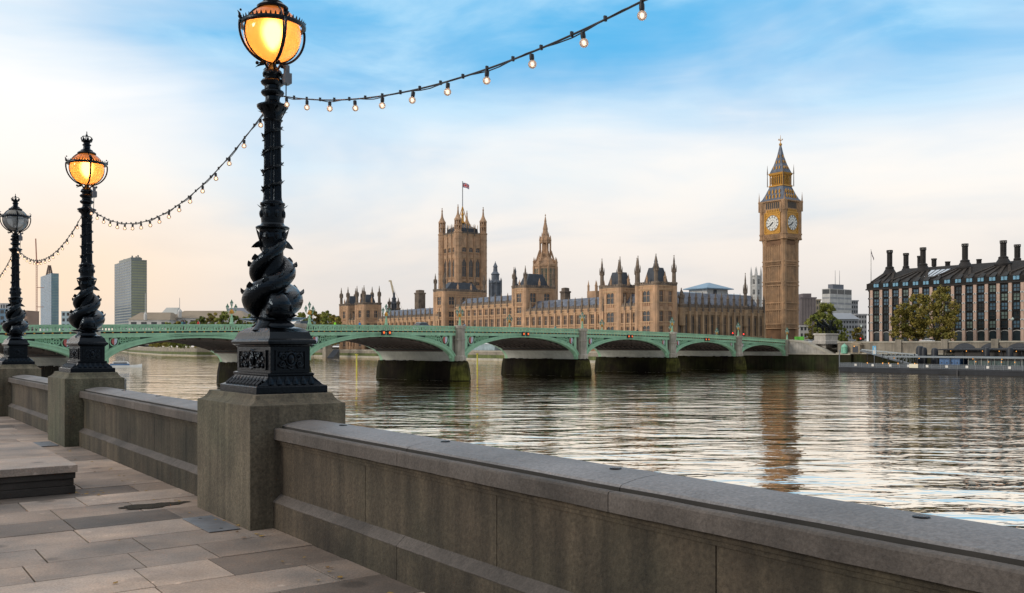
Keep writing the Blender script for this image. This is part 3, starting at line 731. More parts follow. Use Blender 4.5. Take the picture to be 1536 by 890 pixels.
# foreshore ramp
t = thing('slipway', 'dark slipway ramp running down the far bank left of the palace', 'slipway', (0,0,0), ANG)
mb = MB(); s0_ = s_at(500, 236)
mb.loft([[(236,s0_,-6),(240,s0_,-6),(240,s0_,-.5),(236,s0_,-.5)],[(228,s0_-9,-6),(232,s0_-9,-6),(232,s0_-9,-5.0),(228,s0_-9,-5.0)]]); mb.build('ramp', DKROOF, t)
mb = MB(); mb.sq([(2.2,2.2,-6),(2.2,2.2,1.2),(2.6,2.6,1.3),(2.6,2.6,1.7),(.2,.2,4.6)], (238.5, s_at(491, 238.5), 0)); mb.build('gate_turret', BANKW, t)

# ================================================================== palace facades
def win_mesh(w, h, key, arch=False, mull=1, glass=DARKW, frame=STONE):
    """a recessed window: dark glass with stone mullions and a transom"""
    k_ = ('win', round(w,2), round(h,2), arch, mull, frame.name)
    if k_ in MESH: return MESH[k_]
    mb = MB(); mb.box(-w/2,w/2,0,.05,0,h)
    mb.mi = 1
    for i in range(mull):
        x = -w/2+w*(i+1)/(mull+1); mb.box(x-.07,x+.07,-.16,-.001,0,h)
    mb.box(-w/2,w/2,-.12,-.002,h*.55-.08,h*.55+.08)
    if arch:
        for sg in (-1, 1): mb.loft([[(sg*w/2,y,h*.74),(sg*w/2,y,h),(sg*.04,y,h)] for y in (-.2,-.003)])
    else:
        for i in range(mull+1):
            x = -w/2+w*(i+.5)/(mull+1); ww = w/(mull+1)
            for sg in (-1, 1): mb.loft([[(x+sg*ww/2,y,h*.86),(x+sg*ww/2,y,h),(x+sg*.03,y,h)] for y in (-.14,-.004)])
    MESH[k_] = mb.mesh('window', [glass, frame]); return MESH[k_]
def pinnacle(mb, x, y, z, r, h):
    mb.lathe([(r,0),(r,h*.45),(r*1.25,h*.47),(r*1.25,h*.52),(r*.8,h*.55),(r*.1,h*.97),(r*.25,h*.985),(r*.02,h)], 6, (x,y,z), .3)
def turret(mb, x, y, z0, z1, r, h):
    """octagonal corner turret with bands, an open stage and a crocketed cap rising h above z1"""
    mb.lathe([(r,z0),(r,z1-1.2)], 8, (x,y,0), PI/8); mb.mi = 1
    mb.lathe([(r,z1-1.19),(r,z1-.6),(r*1.15,z1-.4),(r*1.15,z1+.2),(r*.66,z1+.5),(r*.62,z1+h*.38),(r*.80,z1+h*.40),(r*.80,z1+h*.45),(r*.62,z1+h*.48),(r*.42,z1+h*.60),(r*.50,z1+h*.615),(r*.28,z1+h*.74),(r*.34,z1+h*.755),(r*.08,z1+h*.96),(r*.2,z1+h*.975),(r*.02,z1+h)], 8, (x,y,0), PI/8)
    for j in range(8):
        a = PI/8+2*PI*j/8; mb.lathe([(r*.16,0),(r*.16,h*.16),(.02,h*.26)], 4, (x+r*.74*math.cos(a), y+r*.74*math.sin(a), z1+h*.40))
    mb.mi = 0
def facade(parent, mb, o, d, nrm, Ln, nb, zb, zt, rows, wr=.46, bw=1.0, pin=4.6, frame=STONE, mull=1, arch=False, ribs=True, buttress=True, parapet=True, ang=None):
    """bays between buttresses: jambs, carved bands and recessed windows (each its own object), string courses, pierced parapet, pinnacles"""
    w = Ln/nb; O = lambda *a: mb.obox(o, d, nrm, *a)
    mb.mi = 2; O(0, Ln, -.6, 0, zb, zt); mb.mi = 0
    ang = math.atan2(d[1], d[0])
    flip = (d[0]*nrm[1]-d[1]*nrm[0]) > 0             # window meshes face local -y
    for i in range(nb+1):
        a = i*w
        if buttress:
            h2 = bw/2; O(a-h2, a+h2, 0, .95, zb, zt-1.6); mb.mi = 1; O(a-h2*.80, a+h2*.80, 0, .86, zt-1.6, zt+1.6)
            q = (o[0]+d[0]*a+nrm[0]*.38, o[1]+d[1]*a+nrm[1]*.38); pinnacle(mb, q[0], q[1], zt+1.6, h2*.95, pin-.9); mb.mi = 0
    for i in range(nb):
        a = i*w; cx_ = a+w/2; ww = w*wr
        O(a, cx_-ww/2, 0, .42, zb, zt); O(cx_+ww/2, a+w, 0, .42, zb, zt)
        zl = zb
        for z0, z1 in rows:
            O(cx_-ww/2, cx_+ww/2, 0, .40, zl, z0); zl = z1
            me = win_mesh(ww, z1-z0, 0, arch, mull, frame=frame)
            p = (o[0]+d[0]*cx_+nrm[0]*.09, o[1]+d[1]*cx_+nrm[1]*.09, z0)
            put(me, 'window', parent, p, ang if not flip else ang+PI)
            if ribs and z0 - zb > 2.2:                # carved panel under the sill
                mb.mi = 2
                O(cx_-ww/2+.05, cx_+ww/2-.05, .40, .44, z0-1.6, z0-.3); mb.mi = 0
                for k_ in range(4): O(cx_-ww/2+ww*(k_+.25)/4, cx_-ww/2+ww*(k_+.75)/4, .44, .60, z0-1.5, z0-.35)
        O(cx_-ww/2, cx_+ww/2, 0, .40, zl, zt)
        if ribs:
            for xx in (a+bw/2+.12, cx_-ww/2-.22, cx_+ww/2+.10, a+w-bw/2-.26): O(xx, xx+.13, .42, .56, zb, zt-.4)
    bands = [zt-.35, zt-1.5]+[z0-.22 for z0, z1 in rows]+[z1+.25 for z0, z1 in rows]
    mb.mi = 3
    for z in bands: O(-.05, Ln+.05, .0, .66, z-.13, z+.13)
    mb.mi = 1
    if parapet:
        O(0, Ln, .1, .5, zt, zt+.55)
        nn_ = max(2, int(Ln/1.25))
        for i in range(nn_): O(Ln*(i+.2)/nn_, Ln*(i+.8)/nn_, .15, .45, zt+.55, zt+1.35)
    mb.mi = 0
def roof(mb, x0, x1, y0, y1, z0, z1, axis):
    if axis == 'y':
        xm = (x0+x1)/2; mb.loft([[(x0,y,z0),(x1,y,z0),(xm+.3,y,z1),(xm-.3,y,z1)] for y in (y0,y1)])
    else:
        ym = (y0+y1)/2; mb.loft([[(x,y0,z0),(x,y1,z0),(x,ym+.3,z1),(x,ym-.3,z1)] for x in (x0,x1)])
class WallHolder:
    """the wall mesh of one range, made before its windows so that they can be its children"""
    def __init__(s, name, parent):
        s.o = bpy.data.objects.new(name, bpy.data.meshes.new(name)); COL.objects.link(s.o); s.o.parent = parent
    def finish(s, mb, mats):
        if not isinstance(mats, (list, tuple)): mats = FSET(mats)
        old = s.o.data; s.o.data = mb.mesh(s.o.name, mats); bpy.data.meshes.remove(old)
def loc_s(px): return s_at(px, CF)-SNE
pal = thing('palace', 'long honey stone Gothic palace front with rows of pinnacles, beyond the green bridge', 'palace', cs(CF, SNE, 0), ANG)
ZB = -2.2
def river(name, p0, p1, zt, rows, nb, back=14, ridge=None, frame=STONE):
    y0, y1 = loc_s(p1), loc_s(p0)
    mb = MB()
    holder = WallHolder(name, pal)
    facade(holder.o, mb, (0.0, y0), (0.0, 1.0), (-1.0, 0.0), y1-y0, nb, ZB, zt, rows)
    mb.box(.5, back, y0, y1, ZB, zt)
    holder.finish(mb, STONE)
    if ridge:
        rb = MB(); roof(rb, 1.2, back, y0, y1, zt+.01, ridge, 'y')
        rng = random.Random(int(p0))
        n_ = max(1, int((y1-y0)/7))
        for i in range(n_):                           # dormers on the slates
            yy = y0+(y1-y0)*(i+.5)/n_; rb.box(3.0, 6.0, yy-.5, yy+.5, zt+.8, zt+2.0)
        rb.build('roof', SLATE, holder.o)
    return y0, y1
ROW3 = [(.2,3.2),(5.4,9.2),(11.0,15.2)]
river('river_wing', 788, 906, 18.0, [(1.2,4.0),(6.0,9.6),(11.2,15.4)], 12, ridge=23.2)
river('river_wing', 569, 660, 18.0, [(1.2,4.0),(6.0,9.6),(11.2,15.4)], 14, ridge=23.2)
river('centre_range', 684, 772, 22.4, [(1.2,4.0),(6.0,9.6),(11.2,15.2),(17.2,20.2)], 10, ridge=27.0)
def block(name, x0, x1, y0, y1, zt, rows, nbx, nby, tur, th, tr=1.35, parent=pal, m=STONE, mull=1, roofz=None, lantern=False, arch_top=True, mid=True):
    """pavilion tower: four faced block, windows on the river and north faces, corner turrets, iron roof"""
    h = WallHolder(name, parent); mb = MB()
    facade(h.o, mb, (x0, y0), (0.0, 1.0), (-1.0, 0.0), y1-y0, nby, ZB, zt, rows, wr=.40, buttress=False, frame=m, mull=mull)
    facade(h.o, mb, (x0, y0), (1.0, 0.0), (0.0, -1.0), x1-x0, nbx, ZB, zt, rows, wr=.40, buttress=False, frame=m, mull=mull)
    mb.box(x0+.6, x1, y0+.6, y1, ZB, zt); mb.box(x0+.4, x1-.1, y1-.5, y1+.1, zt, zt+1.35); mb.box(x1-.5, x1+.1, y0+.4, y1-.1, zt, zt+1.34)
    for x, y in ((x0,y0),(x0,y1),(x1,y0),(x1,y1)):
        turret(mb, x, y, ZB, zt+1.0, tr, th)
    if mid:
        for k_ in range(1, nbx): pinnacle(mb, x0+(x1-x0)*k_/nbx, y0, zt+.9, .55, th*.42)
        for k_ in range(1, nby+1): pinnacle(mb, x0, y0+(y1-y0)*(k_-.5)/nby, zt+.9, .45, th*.34)
    h.finish(mb, m)
    if roofz:
        rb = MB(); a, b = (x1-x0)/2-1.6, (y1-y0)/2-1.6
        rb.sq([(a,b,zt+.02),(a,b,zt+.8),(a*.86,b*.86,zt+(roofz-zt)*.6),(a*.62,b*.62,roofz+1.6),(a*.58,b*.58,roofz+2.0)], ((x0+x1)/2,(y0+y1)/2,0))
        for sx in (-1,1):
            for sy in (-1,1): rb.lathe([(.35,zt+.5),(.3,roofz),(.02,roofz+2)], 6, ((x0+x1)/2+sx*a*.6,(y0+y1)/2+sy*b*.6,0))
        if lantern: rb.lathe([(1.5,roofz),(1.5,roofz+1.5),(1.8,roofz+1.6),(1.2,roofz+2.6),(.7,roofz+4.2),(.8,roofz+4.4),(.1,roofz+7.5)], 8, ((x0+x1)/2,(y0+y1)/2,0))
        rb.build('roof', DKROOF, h.o)
    return h
RT = [(1.2,4.2),(6.0,9.8),(11.6,15.8),(19.4,24.0)]
xN = c_at(1011, SNE)-CF
yA = loc_s(957)
block('pavilion', 0, xN, 0, yA, 26.2, RT, 2, 1, 4, 11.5, roofz=31.5, lantern=True)
yB0, yB1 = loc_s(930), loc_s(903)
block('pavilion', 0, xN*.95, yB0, yB1, 26.2, RT, 2, 1, 4, 12, roofz=31.0)
river('linking_range', 930, 957, 18.0, [(1.2,4.0),(6.0,9.6),(11.2,15.4)], 3, ridge=23.5, back=12)
y0, y1 = loc_s(788), loc_s(771)
block('pavilion', 0, 17, y0, y1, 29.5, [(1.2,4.2),(6.0,9.8),(11.6,15.6),(17.4,20.2),(22.6,27.0)], 2, 1, 4, 9.5, tr=1.2, roofz=34.5)
y0, y1 = loc_s(666.5), loc_s(653)
block('pavilion', 0, 26, y0, y1, 31.4, [(1.2,4.2),(6.0,9.8),(11.6,15.6),(17.4,20.2),(24.0,28.4)], 3, 1, 4, 9, tr=1.2, roofz=34.5)
y0, y1 = loc_s(546), loc_s(535.5)
block('pavilion', 0, xN*1.05, y0, y1, 27.6, RT, 2, 1, 4, 11, tr=1.4, roofz=32)
y0, y1 = loc_s(522), loc_s(512)
block('pavilion', 0, xN, y0, y1, 27.6, RT, 1, 1, 4, 11, tr=1.4, roofz=32)
river('linking_range', 522, 535.5, 18.0, [(1.2,4.0),(6.0,9.6),(11.2,15.4)], 3, ridge=23.5, back=12)
# chimney stacks over the far roofs
for px_, w_ in ((630, 5.0), (848, 3.6)):
    mb = MB(); s_ = s_at(px_, CF+34)-SNE; zt_ = 37 if px_ == 630 else 31
    mb.sq([(w_/2,w_/2,10),(w_/2,w_/2,zt_-2.5),(w_/2+.3,w_/2+.3,zt_-2.3),(w_/2+.3,w_/2+.3,zt_-1.6),(w_/2*.8,w_/2*.8,zt_-1.4),(w_/2*.8,w_/2*.8,zt_),(w_/2*.3,w_/2*.3,zt_+.3)], (34, s_, 0)); mb.build('stair_turret', GRIME, pal)
# pavilion court block behind (stump left of the north-east pavilion)
mb = MB(); s_ = s_at(897, CF+16)-SNE; mb.box(12,18,s_-3,s_+3,10,26.6)
for a in (12.5,17.5): pinnacle(mb, a, s_-2.6, 26.6, .5, 5); pinnacle(mb, a, s_+2.6, 26.6, .5, 5)
mb.build('court_block', FSET(STONE), pal)
# white pavilion tents on the terrace
t = thing('terrace_marquee', 'white marquee on the palace terrace, seen under the fourth arch', 'marquee', cs(257, s_at(728, 257), -.6), ANG)
mb = MB(); mb.box(-3.5,3.5,-13,13,0,3.2); mb.build('side_wall', mat('marquee_glass', (.25,.33,.36), .4, .3, .5), t)
mb = MB(); mb.loft([[(-4,y,3.2),(4,y,3.2),(0,y,5.2)] for y in (-13.4,13.4)]); mb.build('roof', mat('canvas_white', (.7,.72,.72), .7, .06), t)

# north range towards the clock tower
yN = .0
nor = thing('palace_range', 'shadowed palace range with tall windows between the corner pavilion and the clock tower', 'palace wing', cs(CF, SNE, 0), ANG)
xe = c_at(1143, SNE)-CF
mb = MB(); h = WallHolder('range_wall', nor)
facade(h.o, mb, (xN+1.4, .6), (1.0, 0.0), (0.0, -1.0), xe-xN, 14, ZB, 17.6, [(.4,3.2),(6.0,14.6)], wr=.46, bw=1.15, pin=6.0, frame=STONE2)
mb.box(xN+1.4, xe+1.4, 1.2, 14, ZB, 17.6)
for px_, r_, hh in ((1023,1.7,7),(1119,1.2,15)):
    turret(mb, c_at(px_, SNE)-CF, .4, 10, 18.5, r_, hh)
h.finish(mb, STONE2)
rb = MB(); roof(rb, xN+1.4, xe+1.4, 1.6, 14, 17.62, 24.2, 'x')
for i in range(13): xx = xN+4+(xe-xN)*i/13.5; rb.box(xx-.6, xx+.6, 2.6, 5.4, 18.4, 19.9)
rb.build('roof', SLATE, h.o)

# ================================================================== Victoria Tower
D = 690.0
p = pix(687, HY, D); W = 22.5
vt = thing('square_tower', 'massive square stone tower with four pinnacled corner turrets and a flagpole', 'tower', (p.x, p.y, 0), ANG)
zV = lambda y: z_at(y, D+14)
h = WallHolder('tower_body', vt); mb = MB()
zt = zV(353)
rows = [(zV(449), zV(441)), (zV(429), zV(424)), (zV(417), zV(389)), (zV(380), zV(373.5))]
for (o_, d_, n_) in (((0.,0.),(0.,1.),(-1.,0.)), ((0.,0.),(1.,0.),(0.,-1.))):
    facade(h.o, mb, (o_[0]+d_[0]*2.2, o_[1]+d_[1]*2.2), d_, n_, W-4.4, 3, 0, zt, rows, wr=.58, bw=.9, pin=7, mull=1, arch=True)
mb.box(.6, W, .6, W, 0, zt); mb.box(1,W-.2,W-.4,W+.2,zt,zt+1.4); mb.box(W-.4,W+.2,1,W-.2,zt,zt+1.39)
ztip = zV(311)
for x, y in ((0,0),(0,W),(W,0),(W,W)):
    r = 2.9; hh = ztip-zt
    mb.lathe([(r,0),(r,zt),(r*1.1,zt+.3),(r*1.1,zt+1.2),(r*.9,zt+1.4),(r*.9,zt+hh*.12)], 8, (x,y,0), PI/8)
    for j in range(8):                                  # open stage of slender posts
        a = PI/8+2*PI*j/8; mb.lathe([(.42,zt+hh*.12),(.42,zt+hh*.44)], 5, (x+r*.8*math.cos(a), y+r*.8*math.sin(a), 0))
    mb.lathe([(r*.32,zt+hh*.12),(r*.32,zt+hh*.44)], 8, (x,y,0))
    mb.lathe([(r*.95,zt+hh*.26),(r*.95,zt+hh*.29)], 8, (x,y,0), PI/8)
    mb.lathe([(r*.98,zt+hh*.44),(r*.98,zt+hh*.49),(r*.72,zt+hh*.54),(r*.42,zt+hh*.63),(r*.27,zt+hh*.70),(r*.15,zt+hh*.86),(r*.22,zt+hh*.87),(r*.06,zt+hh*.97),(r*.2,zt+hh*.98),(.02,ztip)], 8, (x,y,0), PI/8)
    for z in range(6, int(zt), 5): mb.lathe([(r*1.06,z),(r*1.06,z+.5)], 8, (x,y,0), PI/8)
h.finish(mb, STONE)
mb = MB(); mb.sq([(8.6,8.6,zt+.02),(8.2,8.2,zt+4.6),(5.5,5.5,zt+6.2),(1.2,1.2,zt+9)], (W/2,W/2,0)); mb.build('roof', DKROOF, vt)
mb = MB()
for i in range(9):
    for q_ in ((i*2.0+3.2, 2.6),(2.6, i*2.0+3.2)): mb.lathe([(.25,zt+4.6),(.25,zt+6.6),(.02,zt+8.0)], 4, (q_[0], q_[1], 0))
for dx, dy in ((-2.4,-2.4),(2.4,-2.4),(-2.4,2.4),(2.4,2.4)): mb.beam((W/2+dx*1.4,W/2+dy*1.4,zt+6),(W/2,W/2,zt+22), .5)
mb.lathe([(2.0,zt+9),(2.2,zt+9.5),(1.0,zt+11),(.9,zt+15),(1.3,zt+15.5),(.5,zt+18),(.1,zt+22)], 8, (W/2,W/2,0)); mb.build('gilded_crest', GOLD, vt)
mb = MB(); zf = z_at(274, D+22); mb.lathe([(.42,zt+8),(.30,zf-.5),(.45,zf-.4),(.02,zf)], 8, (W/2,W/2,0)); mb.build('flagpole', mat('pole_grey', (.25,.26,.28), .5, .1), vt)
fl = MB(); fw, fh = 5.2, 3.6; nx_, ny_ = 26, 16
def fp(i, j): f = i/nx_; return (fw*f*.96, .55*math.sin(f*7+.4)*f+.1, -fh*j/ny_-1.6*f*f)
for i in range(nx_):
    for j in range(ny_):
        x = (i+.5)/nx_-.5; y = (j+.5)/ny_-.5
        fl.mi = 0
        if abs(abs(x)-abs(y)) < .10: fl.mi = 1
        if abs(abs(x)-abs(y)) < .04: fl.mi = 2
        if abs(x) < .12 or abs(y) < .20: fl.mi = 1
        if abs(x) < .07 or abs(y) < .12: fl.mi = 2
        fl.quad(fp(i,j), fp(i+1,j), fp(i+1,j+1), fp(i,j+1))
fc = Vector((p.x, p.y, 0))+Vector((W/2*UX+W/2*NX, W/2*UY+W/2*NY, zf-1.2))
o = fl.build('flag', [mat('flag_blue', (.03,.05,.22), .8, .05), mat('flag_white', (.75,.75,.75), .8, .05), mat('flag_red', (.55,.03,.04), .8, .05)], loc=fc, recalc=False)
tag(o, 'small red, white and blue flag flying on the pole of the massive square tower', 'flag')

# ================================================================== central tower and ventilation towers
D = 655.0; p = pix(818, HY, D); zC = lambda y: z_at(y, D)
ct = thing('octagonal_tower', 'eight-sided stone lantern tower rising to a slender spire, mid palace', 'tower', (p.x, p.y, 0), ANG)
r0 = 8.3
mb = MB(); mb.lathe([(r0,2),(r0,zC(401)),(r0*1.06,zC(400)),(r0*1.06,zC(397)),(r0*.92,zC(396)),(r0*.60,zC(388)),(4.0,zC(386)),(4.0,zC(381)),(1.6,zC(380)),(1.6,zC(366)),(4.0,zC(365)),(4.0,zC(360)),(3.2,zC(356)),(2.3,zC(354)),(1.7,zC(345)),(1.9,zC(344)),(.75,zC(333)),(.9,zC(332.5)),(.14,zC(324)),(.5,zC(323.5)),(.03,zC(321))], 8, (0,0,0), PI/8)
for j in range(8):
    a = PI/8+2*PI*j/8; c_, s_ = math.cos(a), math.sin(a)
    mb.beam((r0*c_,r0*s_,2),(r0*c_,r0*s_,zC(400)), 1.3); pinnacle(mb, r0*c_, r0*s_, zC(400), .7, zC(386)-zC(400))
    mb.lathe([(.5,zC(388)),(.5,zC(362)),(.7,zC(361)),(.03,zC(353))], 5, (3.9*c_,3.9*s_,0))
    mb.beam((r0*.9*c_,r0*.9*s_,zC(397)),(4.2*c_,4.2*s_,zC(376)), .6, .8)
    for z in (zC(430), zC(420.5), zC(410)): pass
    mb.lathe([(.35,zC(360)),(.35,zC(355)),(.02,zC(348))], 4, (2.6*c_,2.6*s_,0))
for y_ in (447,437,400.5): mb.lathe([(r0*1.05,zC(y_)),(r0*1.05,zC(y_)+.7)], 8, (0,0,0), PI/8)
mb.build('tower_body', STONE, ct)
for j in range(8):
    a = 2*PI*j/8; r_ = r0*math.cos(PI/8)+.06
    for off in (-1.25, 1.25):
        mb = MB(); mb.box(-.85,.85,-.05,.02,zC(433),zC(404)); mb.mi = 1; mb.box(-.09,.09,-.16,-.06,zC(433),zC(404))
        for q_ in range(3): zq = zC(433)+(zC(404)-zC(433))*(q_+1)/4; mb.box(-.85,.85,-.14,-.06,zq-.12,zq+.12)
        o = mb.build('window', [mat('greenish_glass', (.07,.10,.075), .25, .3, .5), STONE], ct)
        o.location = (r_*math.cos(a)-off*math.sin(a), r_*math.sin(a)+off*math.cos(a), 0); o.rotation_euler[2] = a+PI/2
def ventspire(px_, D, ys, label, wpx, m=DKROOF):
    p = pix(px_, HY, D); z = lambda y: z_at(y, D); r = wpx/2*D/F
    t = thing('roof_turret', label, 'turret', (p.x, p.y, 0), ANG)
    y0, y1 = ys; f = lambda q_: z(y0+(y1-y0)*q_)
    mb = MB(); mb.lathe([(r,8),(r,f(.02)),(r*1.1,f(.04)),(r*1.1,f(.10)),(r*.95,f(.12)),(r*.95,f(.42)),(r*1.12,f(.44)),(r*1.05,f(.47)),(r*.7,f(.52)),(r*.7,f(.64)),(r*.82,f(.66)),(r*.42,f(.73)),(r*.35,f(.84)),(r*.45,f(.85)),(r*.06,f(.97)),(r*.03,f(1))], 8, (0,0,0), PI/8)
    mb.build('spire', m, t)
    mb = MB()
    for j in range(8):
        a = PI/8+2*PI*j/8; mb.lathe([(r*.10,f(.10)),(r*.10,f(.5)),(.02,f(.58))], 4, (r*1.12*math.cos(a), r*1.12*math.sin(a), 0))
    mb.build('post', m, t)
    return t
LEAD = mat('lead_grey', (.10,.115,.14), .55, .3, .4)
ventspire(743, 600, (450,392), 'dark octagonal ventilation spire between the square tower and the centre pavilion', 17, LEAD)
ventspire(591, 640, (472,436), 'small black tiered spire with scaffolding near the leaning crane', 9, DKROOF)
ventspire(773, 470, (452,400), 'dark scaffolded roof turret beside the centre pavilion', 8, DKROOF)
for px_ in (584, 597.5):
    p = pix(px_, HY, 600); mb = MB(); turret(mb, 0, 0, 8, z_at(463,600), 1.4, 7); o = mb.build('stone_turret', [GRIME, GRIME], loc=(p.x,p.y,0)); tag(o, 'little stone turret just %s the black scaffolded spire' % ('left of' if px_ < 590 else 'right of'), 'turret')

# ================================================================== clock tower
D = 431.0; p = pix(1176.0, HY, D-3); WB = 12.4
bb = thing('clock_tower', 'tall Gothic clock tower with gilded clock faces and a blue-grey spire', 'clock tower', (p.x, p.y, 0), ANG)
zB = lambda y: z_at(y, D+4)
WL, WR = 12.0, 10.3                                   # along the river face, along the north face
cxb, cyb = WR/2, WL/2
mb = MB(); h = WallHolder('shaft', bb)
mb.mi = 1; mb.box(.35, WR-.35, .35, WL-.35, 2, zB(362)); mb.mi = 0  # core darker than the ribs, shade between them put into its colour
for x, y in ((0,0),(WR,0),(0,WL),(WR,WL)):
    mb.lathe([(1.25,2),(1.25,zB(366)),(1.5,zB(363)),(1.5,zB(361))], 8, (x+(.7 if x == 0 else -.7), y+(.7 if y == 0 else -.7), 0), PI/8)
bands_ = [393,399.5,423.5,429,455,465.5,486.5,493]
for y_ in bands_: mb.box(-.35, WR+.35, -.35, WL+.35, zB(y_)-.25, zB(y_)+.25)
segs = [(369,392.3),(400,422.8),(429.8,454.2),(466.3,486),(456,464.6)]
for a_, b_ in segs:                                   # tall panelling of narrow ribs
    for k_ in range(8):
        f = 1.9+(WL-3.8)*k_/7; mb.box(-.18,.36,f-.26,f+.26,zB(b_),zB(a_))
        f = 1.9+(WR-3.8)*k_/7; mb.box(f-.24,f+.24,-.18,.36,zB(b_),zB(a_))
    for k_ in range(7):
        f = 1.9+(WL-3.8)*(k_+.5)/7; mb.box(-.02,.36,f-.12,f+.12,zB(b_),zB(a_)-.5)
        f = 1.9+(WR-3.8)*(k_+.5)/7; mb.box(f-.11,f+.11,-.02,.36,zB(b_),zB(a_)-.5)
for y_ in (394,396.5,425.5,427.5,488,490.5): 
    for k_ in range(16):
        f = .8+(WL-1.6)*k_/15; mb.box(-.2,.36,f-.16,f+.16,zB(y_)-.4,zB(y_)+.4)
        f = .8+(WR-1.6)*k_/15; mb.box(f-.16,f+.16,-.2,.36,zB(y_)-.4,zB(y_)+.4)
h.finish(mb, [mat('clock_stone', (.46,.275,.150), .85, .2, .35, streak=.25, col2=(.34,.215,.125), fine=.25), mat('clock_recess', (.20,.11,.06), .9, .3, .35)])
SLIT = mat('slit_dark', (.05,.04,.032), .6, .2, .5)
for (a_, b_) in segs[:4]:
    for k_ in range(1, 6, 1):
        mb = MB(); f = 1.9+(WL-3.8)*(k_+.5)/7; mb.box(.30,.345,f-.42,f+.42,zB(b_)+.6,zB(a_)-.6); mb.build('window', SLIT, h.o)
        mb = MB(); f = 1.9+(WR-3.8)*(k_+.5)/7; mb.box(f-.38,f+.38,.30,.345,zB(b_)+.6,zB(a_)-.6); mb.build('window', SLIT, h.o)
# clock stage
CS = MATS['clock_stone']
mb = MB(); e = .75
z0, z1, z2, z3 = zB(361), zB(352.5), zB(316.5), zB(304)
mb.sq([(WR/2+.3,WL/2+.3,z0),(WR/2+e,WL/2+e,z0+.8),(WR/2+e,WL/2+e,z1),(WR/2+e*.8,WL/2+e*.8,z1+.1),(WR/2+e*.8,WL/2+e*.8,z3-.4),(WR/2+1.3,WL/2+1.3,z3),(WR/2+1.3,WL/2+1.3,z3+.5)], (cxb,cyb,0))
for sx in (-1,1):
    for sy in (-1,1):
        x, y = cxb+sx*(WR/2+e-.7), cyb+sy*(WL/2+e-.7)
        mb.lathe([(1.5,z0),(1.5,z3)], 8, (x,y,0), PI/8)
        for yy in (z1, z2, z0+.4): mb.lathe([(1.75,yy-.3),(1.75,yy+.3)], 8, (x,y,0), PI/8)
        pinnacle(mb, x+sx*1.2, y+sy*1.2, zB(318), .40, zB(289)-zB(318))
        pinnacle(mb, x+sx*1.5, y-sy*.4, zB(322), .30, zB(305)-zB(322))
for k_ in range(14):
    f = 1.2+(WL-2.4)*k_/13; mb.box(cxb-WR/2-e-.25,cxb-WR/2-e+.1,f-.2,f+.2,z0+.9,z1-.2)
    f = 1.2+(WR-2.4)*k_/13; mb.box(f-.2,f+.2,cyb-WL/2-e-.25,cyb-WL/2-e+.1,z0+.9,z1-.2)
mb.build('clock_stage', CS, bb)
mb = MB(); zb0, zb1 = zB(314.5), zB(305.5)             # belfry openings
nb_ = 7
for k_ in range(nb_):
    mb = MB(); f = 2.0+(WL-4.0)*(k_+.5)/nb_; mb.box(cxb-WR/2-e*.8-.04,cxb-WR/2-e*.8+.2,f-.42,f+.42,zb0,zb1); mb.build('belfry_opening', SLIT, bb)
    mb = MB(); f = 2.0+(WR-4.0)*(k_+.5)/nb_; mb.box(f-.36,f+.36,cyb-WL/2-e*.8-.04,cyb-WL/2-e*.8+.2,zb0,zb1); mb.build('belfry_opening', SLIT, bb)
DIAL = mat('opal_dial', (.80,.78,.72), .35, .05, 1); DBLK = mat('dial_black', (.012,.014,.02), .5, .1, 1)
